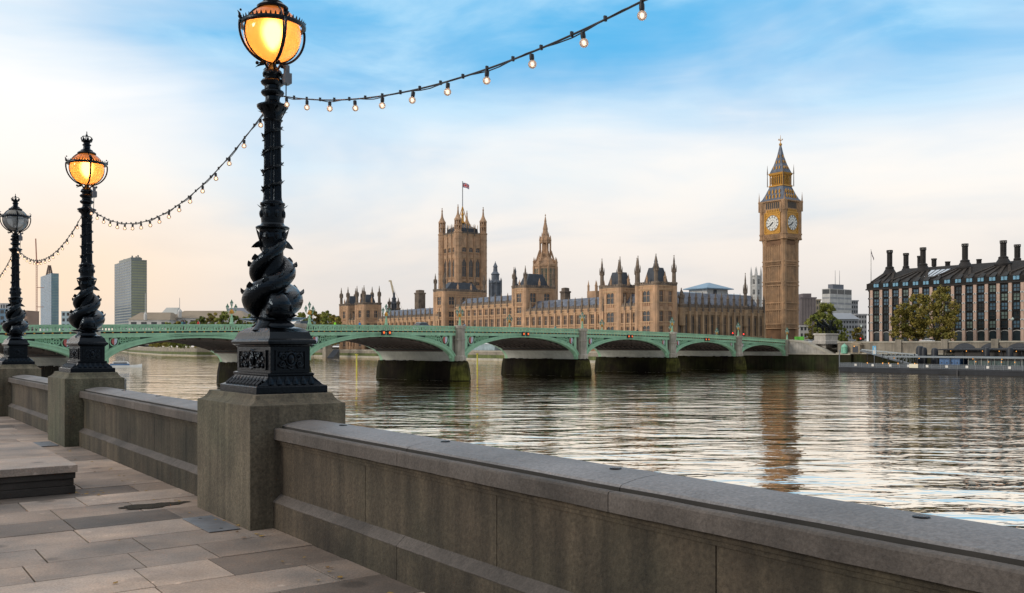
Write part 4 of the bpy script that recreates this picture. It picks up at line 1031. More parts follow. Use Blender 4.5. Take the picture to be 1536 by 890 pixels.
def clock(o_, d_, n_, wid, hgt, zc, rr):
    """gilded square with spandrels, dial, chapter ring, numerals and two hands, on a face whose outward normal is n_"""
    d3 = Vector((d_[0],d_[1],0)); n3 = Vector((n_[0],n_[1],0)); o3 = Vector((o_[0],o_[1],zc)); up = Vector((0,0,1))
    q = lambda a, p, z: o3+d3*a+n3*p+up*z
    mb = MB(); B = lambda a0,a1,p0,p1,z0,z1: mb.loft([[q(a,p0_,z) for a, p0_ in ((a0,p0),(a1,p0),(a1,p1),(a0,p1))] for z in (z0,z1)])
    B(-wid,wid,-.05,.12,-hgt,hgt)
    for sg in (-1,1): B(sg*wid-.28,sg*wid+.28,.12,.34,-hgt,hgt); B(-wid+.29,wid-.29,.12,.33,sg*hgt-.28,sg*hgt+.28)
    for i in range(8): B(-wid+.5+(2*wid-1)*i/8,-wid+.5+(2*wid-1)*(i+.6)/8,.10,.30,hgt+.2,hgt+1.4)
    mb.loft([[q((rr+w_)*math.cos(2*PI*j/40),p_,(rr+w_)*math.sin(2*PI*j/40)) for j in range(40)] for w_, p_ in ((.05,.12),(.05,.32),(.38,.32),(.38,.12))], False, False)
    for sx in (-1,1):
        for sz in (-1,1):
            c_ = q(sx*wid*.80,.12,sz*hgt*.80); pass
            mb.loft([[c_+(d3*math.cos(2*PI*j/8)+up*math.sin(2*PI*j/8))*r_+n3*p_ for j in range(8)] for r_, p_ in ((.42,0),(.35,.16),(.05,.2))])
    g_ = mb.build('clock_face', GOLD, bb)
    disc = lambda m_, r1, r2, p_, nm, n__=40: m_.loft([[q(r_*math.cos(2*PI*j/n__),p_+w_,r_*math.sin(2*PI*j/n__)) for j in range(n__)] for r_, w_ in ((r1,0),(r1,.02),(r2,.02),(r2,0))], False, False)
    mb = MB(); mb.loft([[q(r_*math.cos(2*PI*j/40),p_,r_*math.sin(2*PI*j/40)) for j in range(40)] for r_, p_ in ((rr,.13),(rr,.20))]); mb.build('dial', DIAL, g_)
    mb = MB(); disc(mb, rr*.985, rr*.955, .202, ''); disc(mb, rr*.73, rr*.70, .202, ''); disc(mb, rr*.40, rr*.375, .202, '')
    for i in range(12):
        a = 2*PI*i/12; t_ = d3*math.sin(a)+up*math.cos(a); s_ = d3*math.cos(a)-up*math.sin(a)
        for k_ in (-1,0,1):
            c0 = q(0,.205,0)+t_*rr*.74+s_*k_*.17; c1 = q(0,.205,0)+t_*rr*.94+s_*k_*.17
            mb.loft([[c+s_*w_+n3*p_ for w_, p_ in ((-.055,0),(.055,0),(.055,.03),(-.055,.03))] for c in (c0,c1)])
        mb.loft([[q(0,.203,0)+t_*rr*f+s_*w_+n3*p_ for w_, p_ in ((-.03,0),(.03,0),(.03,.02),(-.03,.02))] for f in (.40,.70)])
    mb.build('numerals', DBLK, g_)
    for nm, ang_, ln, w_ in (('minute_hand', R(6*39), rr*.88, .17), ('hour_hand', R(30*7.65), rr*.58, .30)):
        # clockwise seen from outside
        right = up.cross(n3); t_ = right*math.sin(ang_)+up*math.cos(ang_); s_ = t_.cross(n3); pz = .26 if 'min' in nm else .31
        mb = MB(); mb.loft([[q(0,pz,0)+t_*f*ln+s_*w__*sg_+n3*pp for sg_, pp in ((-1,0),(1,0),(1,.04),(-1,.04))] for f, w__ in ((-.22,w_*1.2),(0,w_),(.8,w_*.8),(1,.03))]); mb.build(nm, DBLK, g_)
zc = zB(336); hh_ = (zB(320.5)-zB(351.5))/2
clock((cxb-WR/2-e*.8, cyb), (0.,1.), (-1.,0.), 4.25, hh_, zc, 3.6)
clock((cxb, cyb-WL/2-e*.8), (1.,0.), (0.,-1.), 3.85, hh_, zc, 3.5)
# roofs
mb = MB(); a_, b_ = WR/2, WL/2
zr = [(1.06,303),(1.08,302),(.96,299),(.80,292),(.66,284.5),(.58,280)]
mb.sq([(a_*f+.5*f,b_*f+.5*f,zB(y_)) for f, y_ in zr], (cxb,cyb,0)); 
mb.mi = 1
for row, f, n__ in ((296.5,.915,5),(289,.765,4)):
    for k_ in range(n__):
        u_ = (k_+.5)/n__*2-1
        for (x, y) in ((cxb-(a_+.5)*f-.1, cyb+b_*f*.85*u_),(cxb+a_*f*.85*u_, cyb-(b_+.5)*f-.1)):
            mb.lathe([(.42,zB(row)-.8),(.42,zB(row)+.3),(.05,zB(row)+1.3)], 4, (x,y,0), ANG*0+PI/4)
mb.build('lower_roof', [SLATE, GOLD], bb)
mb = MB(); f = .60
mb.sq([(a_*f+.5,b_*f+.5,zB(280.4)),(a_*f+.5,b_*f+.5,zB(278.5)),(a_*f*.86,b_*f*.86,zB(278)),(a_*f*.86,b_*f*.86,zB(264.5)),(a_*f+.35,b_*f+.35,zB(263)),(a_*f+.6,b_*f+.6,zB(260))], (cxb,cyb,0))
for k_ in range(7):
    u_ = k_/6*2-1
    mb.box(cxb-a_*f-.1,cxb-a_*f+.35,cyb+b_*f*u_-.2,cyb+b_*f*u_+.2,zB(278),zB(263.2)); mb.box(cxb+a_*f*u_-.2,cxb+a_*f*u_+.2,cyb-b_*f-.1,cyb-b_*f+.35,zB(278),zB(263.2))
ln_ = mb.build('gilded_lantern', GOLD, bb)
mb = MB()
for k_ in range(6):
    u_ = (k_+.5)/6*2-1
    mb.box(cxb-a_*f*.86-.05,cxb-a_*f*.86+.1,cyb+b_*f*u_-.34,cyb+b_*f*u_+.34,zB(276),zB(266)); mb.box(cxb+a_*f*u_-.3,cxb+a_*f*u_+.3,cyb-b_*f*.86-.05,cyb-b_*f*.86+.1,zB(276),zB(266))
mb.build('lantern_openings', SLIT, ln_)
mb = MB(); mb.sq([(a_*.64,b_*.64,zB(260.4)),(a_*.60,b_*.60,zB(258)),(a_*.38,b_*.38,zB(247)),(a_*.20,b_*.20,zB(234)),(a_*.09,b_*.09,zB(222)),(.25,.28,zB(217.5))], (cxb,cyb,0)); mb.mi = 1
for row, fr_, n__ in ((252.5,.50,3),(243.5,.325,2),(235,.215,1)):
    for k_ in range(n__):
        u_ = (k_+.5)/n__*2-1
        for (x, y) in ((cxb-a_*fr_-.1, cyb+b_*fr_*.8*u_),(cxb+a_*fr_*.8*u_, cyb-b_*fr_-.1)): mb.lathe([(.34,zB(row)-.6),(.34,zB(row)+.2),(.05,zB(row)+1)], 4, (x,y,0), PI/4)
mb.build('spire', [SLATE, GOLD], bb)
mb = MB(); mb.lathe([(.55,zB(218)),(.6,zB(216.5)),(.2,zB(215)),(.14,zB(208)),(.05,zB(202))], 8, (cxb,cyb,0)); mb.ball((cxb,cyb,zB(216.5)), .75, 8, 6)
for a in range(4): c_, s_ = math.cos(PI/2*a), math.sin(PI/2*a); mb.beam((cxb,cyb,zB(211)),(cxb+1.1*c_,cyb+1.1*s_,zB(209)), .16); mb.ball((cxb+1.1*c_,cyb+1.1*s_,zB(209)), .24, 6, 5)
mb.build('finial', GOLD, bb)
for sx in (-1,1):
    for sy in (-1,1): mb = MB(); mb.lathe([(.22,zB(280)),(.16,zB(262)),(.28,zB(261)),(.03,zB(247))], 5, (cxb+sx*(a_*.75), cyb+sy*(b_*.75), 0)); mb.build('pinnacle', GRIME, bb)
# ================================================================== green bridge
GREEN = mat('bridge_green', (.25,.45,.295), .5, .14, .35, streak=.12, fine=.06)
GREEND = mat('bridge_green_recess', (.018,.040,.030), .6, .2, .35)
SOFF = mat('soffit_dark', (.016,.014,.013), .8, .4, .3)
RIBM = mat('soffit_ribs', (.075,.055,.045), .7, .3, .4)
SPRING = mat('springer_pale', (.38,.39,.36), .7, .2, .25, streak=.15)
PILL = mat('bridge_pillar_stone', (.33,.30,.25), .8, .25, .5, streak=.3, col2=(.25,.225,.19))
STARL = mat('starling_weed', (.010,.007,.0045), .8, .5, .3, streak=.45, col2=(.022,.023,.006), bump=.4, spec=.1)
BWD = 22.0
TP = [-105,-73,-38,0,39.6,77.6,112.5,144]
def ztop(t): return 5.62-.000122*(t-14)**2
br = thing('bridge', 'long green painted iron arch bridge on stone piers across the river', 'bridge', P3, BANG)
def strip(mb, t0, t1, y0, y1, f0, f1, n=14):
    mb.loft([[(t,y0,f0(t)),(t,y1,f0(t)),(t,y1,f1(t)),(t,y0,f1(t))] for t in [t0+(t1-t0)*i/n for i in range(n+1)]])
ZS = -1.42
def arch(i):
    ta, tb = TP[i]+1.75, TP[i+1]-1.75; tm = (ta+tb)/2; a = (tb-ta)/2
    zc = ztop(tm)-2.14
    inn = lambda x: ZS+(zc-ZS)*math.sqrt(max(0,1-x*x))
    xs = [-math.cos(PI*j/40) for j in range(41)]
    h = WallHolder('arch', br); mb = MB()
    # face rib: a band following the ellipse, widening to the springing
    for (y0, y1, k0, k1) in ((-.30,.6,.0,1.0),(-.42,-.301,.12,.30),(-.42,-.301,.72,.88)):
        rings = []
        for x in xs:
            th = .66+.45*abs(x)**3
            nx, nz = x/a, math.sqrt(max(0,1-x*x))/(zc-ZS); l = math.hypot(nx, nz) or 1; nx, nz = nx/l, nz/l
            P = lambda k_, y: (tm+a*x+nx*th*k_, y, max(ZS, inn(x)+nz*th*k_))
            rings.append([P(k0,y0),P(k0,y1),P(k1,y1),P(k1,y0)])
        mb.loft(rings)
    h.finish(mb, GREEN)
    # spandrels
    fas = lambda t: ztop(t)-1.45
    for sg in (-1, 1):
        mb = MB(); te = tm+sg*a
        # backing web from the rib up to the fascia
        ts = [tm+sg*a*(.36+.64*j/16) for j in range(17)]
        ext = lambda t: min(fas(t)-.02, inn(min(1,abs(t-tm)/a))+.62/max(.30, math.sqrt(max(.02,1-((t-tm)/a)**2)))**.6)
        mb.loft([[(t,.12,ext(t)-.5),(t,.40,ext(t)-.5),(t,.40,fas(t)),(t,.12,fas(t))] for t in ts])
        mb.mi = 1
        # frame pieces proud of the web
        strip(mb, min(te,te-sg*14), max(te,te-sg*14), -.12, .119, lambda t: fas(t)-.32, fas)
        mb.box(min(te,te-sg*.75), max(te,te-sg*.75), -.12, .118, ZS+.6, fas(te)-.3)
        # pierced roundels shrinking towards the crown
        x = te-sg*.85
        for q_ in range(5):
            room = None
            for r_ in [1.45-.03*j for j in range(46)]:
                c_ = x-sg*r_; zt_ = fas(c_)-.36-r_
                ok = all(math.hypot(0,0) == 0 and (zt_-r_*math.cos(b_)) > ext(c_+r_*math.sin(b_))-.05 for b_ in (-.7,0,.7)) 
                if ok: room = (c_, zt_, r_); break
            if not room or room[2] < .22: break
            c_, zt_, r_ = room
            mb.ring((c_, .02, zt_), r_*.86, max(.09,r_*.12), 20, 5, 'y'); 
            if q_ == 0:
                sh_c = (c_, zt_, r_)
            else:
                for b_ in range(4): mb.ring((c_+r_*.40*math.cos(b_*PI/2+PI/4), .02, zt_+r_*.40*math.sin(b_*PI/2+PI/4)), r_*.36, .07, 12, 4, 'y')
            x = c_-sg*r_*1.02
        o = mb.build('spandrel', [GREEND, GREEN], h.o)
        c_, zt_, r_ = sh_c
        mb = MB(); w_, hh_ = r_*.52, r_*.66                # painted shield
        pts = [(-w_,hh_),(w_,hh_),(w_,-.1*hh_),(w_*.6,-.65*hh_),(0,-hh_),(-w_*.6,-.65*hh_),(-w_,-.1*hh_)]
        for (x0,x1,mi) in ((-1,0,0),(0,1,1)):
            seg = [(max(min(px_,x1*w_),x0*w_),pz_) for px_,pz_ in pts]
            mb.mi = mi; mb.loft([[(c_+px_,y_,zt_+pz_) for px_,pz_ in seg] for y_ in (-.06,.05)])
        mb.build('shield', [mat('shield_red', (.38,.09,.08), .6, .2, 2), mat('shield_pale', (.45,.50,.58), .6, .2, 2)], o)
    # soffit: pale springers, dark vault, curved ribs
    lo = [x for x in xs if inn(x) < .75]; 
    mb = MB(); th = .35
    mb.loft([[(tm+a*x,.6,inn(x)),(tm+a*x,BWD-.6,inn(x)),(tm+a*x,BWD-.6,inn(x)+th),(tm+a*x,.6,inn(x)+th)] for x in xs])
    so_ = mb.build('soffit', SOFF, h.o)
    mb = MB()
    for k_ in range(13):
        y = 1.6+k_*(BWD-3.2)/12
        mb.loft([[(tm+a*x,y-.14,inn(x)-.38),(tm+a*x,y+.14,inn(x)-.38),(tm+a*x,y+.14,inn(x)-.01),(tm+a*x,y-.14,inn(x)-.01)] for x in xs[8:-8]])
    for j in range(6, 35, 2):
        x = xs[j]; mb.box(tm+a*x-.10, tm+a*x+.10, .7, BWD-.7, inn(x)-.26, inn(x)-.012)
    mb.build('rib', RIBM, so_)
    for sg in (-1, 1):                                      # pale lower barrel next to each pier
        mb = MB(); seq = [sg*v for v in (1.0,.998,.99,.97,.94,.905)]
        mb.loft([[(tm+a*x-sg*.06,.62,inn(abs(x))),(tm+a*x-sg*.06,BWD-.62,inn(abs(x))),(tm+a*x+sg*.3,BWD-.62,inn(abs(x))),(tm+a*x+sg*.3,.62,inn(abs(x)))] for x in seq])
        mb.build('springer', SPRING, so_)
    # back face rib
    mb = MB(); mb.loft([[(tm+a*x,BWD-.6,inn(x)),(tm+a*x,BWD+.3,inn(x)),(tm+a*x,BWD+.3,min(fas(tm+a*x),inn(x)+.9+1.6*abs(x)**6)),(tm+a*x,BWD-.6,min(fas(tm+a*x),inn(x)+.9+1.6*abs(x)**6))] for x in xs]); mb.build('back_rib', GREEN, h.o)
    if i in (2,3,4,5):
        for k_ in (-.7,.7):
            mb = MB(); z = zc+.75; mb.box(tm+k_-.42,tm+k_+.42,-.62,-.32,z-.42,z+.42); mb.ring((tm+k_,-.64,z),0.28,.05,14,5,'y'); b_ = mb.build('navigation_light', DBLK, h.o)
            mb = MB(); mb.loft([[(tm+k_+r_*math.cos(2*PI*j/14),y_,z+r_*math.sin(2*PI*j/14)) for j in range(14)] for r_,y_ in ((.26,-.625),(.23,-.68),(.02,-.72))]); mb.build('lens', emis('amber_signal', (1,.16,.02), .8), b_)
for i in range(7): arch(i)
def bpier(t, end=False):
    zt = ztop(t)
    h = WallHolder('pier', br); mb = MB()
    for y in (-.45, BWD+.45):
        z0 = ZS
        mb.lathe([(1.42,z0-.6),(1.42,z0+.9),(1.1,z0+1.2),(1.1,zt-2.9),(1.22,zt-2.8),(1.22,zt-2.55),(1.08,zt-2.45),(1.08,zt-.55),(1.28,zt-.42),(1.28,zt+.02),(1.15,zt+.12),(1.0,zt+.14)], 8, (t,y,0), PI/8)
    mb.box(t-1.7, t+1.7, .3, BWD-.3, ZS-.3, zt-1.3)
    h.finish(mb, PILL)
    mb = MB(); mb.loft([[(t-w_,-.02,z),(t-w_*.72,-e*.64,z),(t,-e*1.02,z),(t+w_*.72,-e*.64,z),(t+w_,-.02,z)] for z, w_, e in ((-5.2,2.36,3.1),(-3.0,2.12,2.80),(-1.75,1.88,2.46),(-1.40,1.6,2.1),(-1.2,1.2,1.7))]); mb.build('cutwater', mat('mossy_stone', (.030,.026,.012), .85, .5, .5, streak=.5, col2=(.075,.075,.016), bump=.4, spec=.1), h.o)
    mb = MB(); n_ = 9; rings = []                           # starling with pointed ends, battered
    for z, g_ in ((-6.6,.75),(-3.0,.42),(-1.7,.12),(-1.43,.0)):
        w_ = 1.75+g_*.8; e = 2.3+g_*1.1
        rings.append([(t-w_,0,z),(t-w_*.72,-e*.62,z),(t,-e,z),(t+w_*.72,-e*.62,z),(t+w_,0,z),(t+w_,BWD,z),(t+w_*.72,BWD+e*.62,z),(t,BWD+e,z),(t-w_*.72,BWD+e*.62,z),(t-w_,BWD,z)])
    mb.loft(rings)
    rng = random.Random(int(t)+200)
    for k_ in range(26):                                    # ragged timber tops along the sides
        for sg in (-1,1): y = .2+k_*BWD/26; mb.box(t+sg*1.78-.16, t+sg*1.78+.16, y, y+.72, -2.2, -1.40+rng.uniform(-.1,.12))
    mb.build('starling', STARL, h.o)
for t in TP[:-1]: bpier(t)
# deck, cornice, parapets
mb = MB(); strip(mb, -125, 150, -.25, BWD+.25, lambda t: ztop(t)-1.46, lambda t: ztop(t)-1.05, 40)
mb.build('deck', ASPH, br)
mb = MB()
for (y0, y1) in ((-.30,.1),(BWD-.1,BWD+.30)):
    strip(mb, -125, 147, y0-.06, y1, lambda t: ztop(t)-1.47, lambda t: ztop(t)-1.30, 40)
    strip(mb, -125, 147, y0, y1, lambda t: ztop(t)-1.9, lambda t: ztop(t)-1.471, 40)
mb.build('fascia', GREEN, br)
mb = MB(); strip(mb, -125, 147, -.27, -.1, lambda t: ztop(t)-1.29, lambda t: ztop(t)-1.06, 40); du = mb.build('cornice_recess', SOFF, br)
mb = MB()
for k_ in range(225): t = -124+k_*1.2; mb.box(t-.11,t+.11,-.34,-.272,ztop(t)-1.26,ztop(t)-1.09)
mb.build('gilt_studs', GOLD, du)
mb = MB()
for (y0, y1) in ((-.42,.02),(BWD-.02,BWD+.42)):
    strip(mb, -125, 147, y0, y1, lambda t: ztop(t)-1.055, lambda t: ztop(t)-.86, 40)
    strip(mb, -125, 147, y0+.05, y1-.05, lambda t: ztop(t)-.14, lambda t: ztop(t)+.0, 40)
    strip(mb, -125, 147, y0+.10, y1-.10, lambda t: ztop(t)-.30, lambda t: ztop(t)-.141, 40)
    n_ = 544
    for k_ in range(n_):
        t = -125+272*(k_+.5)/n_; z = ztop(t)
        mb.box(t-.07,t+.07,y0+.12,y1-.12,z-.86,z-.30)
        if k_ % 2 == 0 and y0 < 1: mb.loft([[(t+.07,y_,z-.30),(t+.43,y_,z-.30),(t+.25,y_,z-.58)] for y_ in (y0+.14,y1-.14)])
mb.build('parapet', GREEN, br)

# bridge lamp standards with three lanterns
def bridge_lamp_meshes():
    mb = MB(); mb.lathe([(.30,0),(.30,.25),(.22,.3),(.20,.8),(.26,.86),(.14,.95),(.11,1.5),(.16,1.55),(.09,1.65),(.07,2.6)], 8, (0,0,0), PI/8)
    for sg in (-1,1): mb.tube([(0,0,1.75),(sg*.3,0,1.62),(sg*.58,0,1.75),(sg*.66,0,2.0)], .05, 6)
    MESH['bl_post'] = mb.mesh('post', GREEN)
    mb = MB(); mb.lathe([(.16,1.5),(.26,1.72),(.30,1.85),(.2,2.02),(.12,2.15)], 8); 
    for sg in (-1,1): mb.lathe([(.05,1.6),(.11,1.7),(.05,1.8)], 6, (sg*.3,0,-.05))
    MESH['bl_gilt'] = mb.mesh('gilt_boss', GOLD)
    for nm, pts in (('lantern', ((0,2.62),(-.66,2.02),(.66,2.02))),):
        mb = MB(); mb.lathe([(.10,0),(.23,.42),(.24,.44)], 6); MESH['bl_glass'] = mb.mesh('lantern', mat('lantern_glass', (.42,.50,.46), .2, .1, 2))
        mb = MB(); mb.lathe([(.28,.44),(.26,.50),(.14,.66),(.10,.70),(.10,.76),(.02,.92)], 6); 
        for j in range(6): a = 2*PI*j/6; mb.beam((.10*math.cos(a),.10*math.sin(a),0),(.24*math.cos(a),.24*math.sin(a),.44), .03)
        mb.lathe([(.12,-.06),(.12,.01)], 6); MESH['bl_cap'] = mb.mesh('cap', mat('bridge_green_dark', (.05,.13,.085), .5, .2, 2))
bridge_lamp_meshes()
def bridge_lamp(t, side, label, first=[None]):
    loc = bt(t, -.45 if side == 0 else BWD+.45, ztop(t)+(.13 if any(abs(t-q_) < .1 for q_ in TP) else 0.0))
    if first[0] is None:
        r = thing('bridge_lamp', label, 'lamp standard', loc, BANG, 'three-lantern lamp standards on the bridge'); r.scale = (1.12,)*3
        po = put(MESH['bl_post'], 'post', r, (0,0,0)); put(MESH['bl_gilt'], 'gilt_boss', po, (0,0,0))
        for p_ in ((0,0,2.62),(-.66,0,2.02),(.66,0,2.02)):
            g_ = put(MESH['bl_glass'], 'lantern', r, p_); put(MESH['bl_cap'], 'cap', g_, (0,0,0))
        first[0] = r; return r
    r = copy_tree(first[0]); r.location = loc; r['label'] = label; return r
def bpx(t, w): p = bt(t, w); return HX+F*p.x/p.y
mids = [(a+b)/2 for a, b in zip(TP, TP[1:])]
BL = [(TP[3],0,'three-lantern lamp standard on the pillar right of the low car'),
      (TP[4],0,'three-lantern lamp standard on the bridge pillar, just right of the centre pavilion'),
      (TP[5],0,'three-lantern lamp standard on the bridge pillar under the corner pavilion'),
      (TP[6],0,'three-lantern lamp standard on the bridge between the two red traffic lights'),
      (TP[7]-.6,0,'last lamp standard on the bridge, at the foot of the clock tower'),
      (mids[1]+4.6,0,'bridge lamp standard just left of the biggest street lamp'),
      (mids[2],0,'bridge lamp standard at mid arch in front of the far left pavilion'),
      (mids[0]-2.0,0,'bridge lamp standard in front of the glass tower topped by scaffolding'),
      (TP[4],1,'far side bridge lamp standard in front of the centre of the palace'),
      (TP[5],1,'far side bridge lamp standard below the twin corner pavilions'),
      (TP[6],1,'far side bridge lamp standard beside the corner pavilion lamp'),
      (TP[7]-4,1,'far side bridge lamp standard below the shadowed palace range'),
      (TP[2]+2,0,'bridge lamp standard half hidden by the biggest street lamp'),
      (TP[1],0,'bridge lamp standard half hidden by the middle street lamp')]
for t, sd, lb in BL: bridge_lamp(t, sd, lb)

# ---- abutment, stair wall, plinth and chariot
RL = ANG
t = thing('stair_wall', 'pale stone bridge abutment with a stair parapet stepping down to the pier', 'stair wall', (0,0,0), ANG)
sb = s_at(1181, CW-.6)
prof = [(1181,509.5),(1202,511.0),(1212,514),(1222,519.5),(1233,523.5),(1246,531),(1256,533),(1276,533)]
pts = []
for px_, py_ in prof:
    s_ = s_at(px_, CW-1.0); pts.append((s_, z_at(py_, dep(CW-1.0, s_))))
mb = MB(); mb.loft([[(CW-1.0,s_,-.75),(CW+1.2,s_,-.75),(CW+1.2,s_,z_-.55),(CW-1.0,s_,z_-.55)] for s_, z_ in pts])
mb.build('wall', mat('pale_ashlar', (.37,.345,.31), .85, .25, .6, streak=.25, col2=(.29,.275,.25)), t)
mb = MB(); mb.loft([[(CW-1.25,s_,z_-.549),(CW+1.3,s_,z_-.549),(CW+1.3,s_,z_),(CW-1.25,s_,z_)] for s_, z_ in pts]); mb.build('coping', PALEW, t)
mb = MB(); mb.box(CW-1.6, CW+2, pts[-1][0]-.5, pts[0][0]+.4, -6.5, -.751); mb.build('foot', ALGAE, t)
mb = MB(); mb.box(CW-1.9, CW+2, pts[-1][0]-.4, pts[0][0]+.5, -.99, -.74); mb.build('ledge', PALEW, t)
mb = MB()                                                    # second parapet and stair flight behind
for k_ in range(24):
    f = k_/24; s_ = pts[2][0]+(pts[5][0]-pts[2][0])*f; mb.box(CW+1.4, CW+5.2, s_-1.2, s_, -.7, pts[2][1]-.6+(pts[5][1]-pts[2][1])*f)
mb.build('steps', BANKW, t)
mb = MB(); rail = [(CW+5.6, s_, z_+.9) for s_, z_ in pts[1:7]]; mb.tube(rail, .10, 6)
for c_, s_, z_ in rail: mb.tube([(c_,s_,z_-1.6),(c_,s_,z_)], .07, 5)
for (a, b) in zip(rail, rail[1:]):
    for k_ in range(1, 8): q_ = Vector(a).lerp(Vector(b), k_/8); mb.tube([q_-Vector((0,0,1.3)), q_], .035, 4)
mb.build('railing', DBLK, t)
# main abutment body under the bridge end and the corner up to the terrace
t = thing('bridge_abutment', 'dark weedy stone abutment carrying the far end of the bridge', 'abutment', P3, BANG)
mb = MB(); mb.box(143.2, 170, -1.5, BWD+8, -6.5, ZS-.1); mb.build('foot', ALGAE, t)
mb = MB(); mb.box(143.9, 170, -.9, BWD+6, ZS-.1, ztop(147)-1.5); mb.build('wall', BANKW, t)
mb = MB(); mb.box(142.6, 145.2, -1.1, .9, ZS-.1, ztop(144)+.1); mb.box(142.6, 145.2, BWD-.9, BWD+1.1, ZS-.1, ztop(144)+.1); mb.build('pillar', PILL, t)
mb = MB(); mb.box(147.1, 215, -.2, .4, 1.5, ztop(147)-.3); mb.box(147.1, 215, BWD-.4, BWD+.2, 1.5, ztop(147)-.3); mb.build('road_parapet', BANKW, t)
mb = MB(); mb.quad(*[tuple(bt(a,b,2.26)) for a,b in ((147,-6),(420,-6),(420,BWD+4),(147,BWD+4))]); tag(mb.build('road', ASPH, recalc=False), kind='structure')
mb = MB(); mb.box(TW-.2, CF+1, SB+24, SSE+13, -1.2, -.61); tag(mb.build('terrace', PALEW, rz=ANG), kind='structure')
# road markings
mb = MB()
for k_ in range(30): mb.quad(*[tuple(bt(a,b,2.27)) for a,b in ((150+k_*6,12.4),(153+k_*6,12.4),(153+k_*6,12.6),(150+k_*6,12.6))])
tag(mb.build('road_markings', WHITE, recalc=False), kind='structure')

BRONZE = mat('dark_bronze', (.008,.011,.011), .5, .3, 1.5, spec=.15)
cS = CW+7.0; sS = s_at(1239, cS); dS = dep(cS, sS)
t = thing('statue_plinth', 'pale stone plinth under the bronze chariot by the stair', 'plinth', cs(cS, sS, 2.2), ANG)
zp = z_at(500.5, dS)-2.2
mb = MB(); mb.sq([(3.6,2.4,0),(3.6,2.4,1.0),(3.1,2.05,1.15),(3.1,2.05,zp-.55),(3.4,2.3,zp-.45),(3.4,2.3,zp-.08),(3.2,2.15,zp)]); mb.sq([(4.6,3.2,-1.2),(4.6,3.2,.0)]); mb.build('block', mat('plinth_stone', (.50,.46,.41), .8, .18, .6, streak=.25), t)
def horse(y, ph):
    """rearing horse facing -x (towards the river)"""
    P = [(.9,y,1.75),(.35,y,1.75),(-.25,y,1.95),(-.75,y,2.25),(-1.05,y,2.75),(-1.25,y,3.15),(-1.62,y,3.0),(-1.9,y,2.78),
         (1.0,y-.2,1.2),(1.25,y-.2,.72),(1.05,y-.2,.08),(1.0,y+.2,1.2),(1.35,y+.2,.75),(1.2,y+.2,.08),
         (-.75,y-.22,1.65),(-1.25,y-.22,1.55+ph),(-1.35,y-.22,1.05+ph),(-.75,y+.22,1.6),(-1.3,y+.22,1.75-ph),(-1.5,y+.22,1.3-ph),
         (1.25,y,1.75),(1.5,y,1.2)]
    E = [(0,1),(1,2),(2,3),(3,4),(4,5),(5,6),(6,7),(0,8),(8,9),(9,10),(0,11),(11,12),(12,13),(2,14),(14,15),(15,16),(2,17),(17,18),(18,19),(0,20),(20,21)]
    Rr = [.42,.40,.42,.33,.24,.20,.16,.10,.24,.13,.09,.24,.13,.09,.20,.12,.08,.20,.12,.08,.12,.05]
    return skin(P, E, Rr, 1)
st = thing('chariot_statue', 'dark bronze chariot with rearing horses and a robed driver, on the pale plinth', 'statue', cs(cS, sS, 2.2+zp), ANG); st.scale = (1.35,)*3
for y, ph in ((-.85,.1),(.75,-.1)):
    me = horse(y, ph); me.materials.append(BRONZE); put(me, 'horse', st, (-1.2,0,0))
mb = MB()
for sy in (-1,1):
    mb.ring((1.9,sy*1.15,.72), .62, .09, 20, 6, 'y')
    for k_ in range(6): a = PI*k_/6; mb.beam((1.9-.6*math.cos(a),sy*1.15,.72-.6*math.sin(a)),(1.9+.6*math.cos(a),sy*1.15,.72+.6*math.sin(a)), .07)
mb.build('wheel', BRONZE, st)
mb = MB(); mb.box(1.0,2.9,-.85,.85,.75,.9)
mb.loft([[(1.0,-.85,.9),(1.05,-.85,.9),(1.05,.85,.9),(1.0,.85,.9)],[(.85,-.9,1.9),(.9,-.9,1.9),(.9,.9,1.9),(.85,.9,1.9)]])
for sy in (-1,1): mb.loft([[(1.0,sy*.85,.9),(2.8,sy*.85,.9),(2.6,sy*.85,1.3),(.9,sy*.9,1.9)],[(1.0,sy*.9,.9),(2.8,sy*.9,.9),(2.6,sy*.9,1.3),(.9,sy*.95,1.9)]])
mb.beam((1.0,0,.85),(-1.8,0,1.6), .12); mb.build('chariot', BRONZE, st)
me = skin([(1.9,0,.95),(1.9,0,1.6),(1.88,0,2.2),(1.85,0,2.75),(1.84,0,3.0),(1.82,0,3.25),(1.75,-.55,2.9),(1.55,-.8,3.35),(1.4,-.85,3.75),(1.85,.55,2.85),(1.6,.85,3.05),(1.35,1.0,3.35)],
          [(0,1),(1,2),(2,3),(3,4),(4,5),(3,6),(6,7),(7,8),(3,9),(9,10),(10,11)], [.55,.45,.30,.34,.12,.17,.14,.10,.07,.14,.10,.07], 1)
me.materials.append(BRONZE); put(me, 'driver', st, (0,0,0))
mb = MB(); mb.tube([(1.4,-.85,2.2),(1.4,-.85,5.0)], .045, 6)
for y in (-.5,.6): me = None
mb.build('spear', BRONZE, st)
for y in (-.7,.6):
    me = skin([(2.5,y,.95),(2.5,y,1.5),(2.5,y,1.95),(2.5,y,2.2)], [(0,1),(1,2),(2,3)], [.3,.22,.2,.12], 1); me.materials.append(BRONZE); put(me, 'crouching_figure', st, (0,0,0))

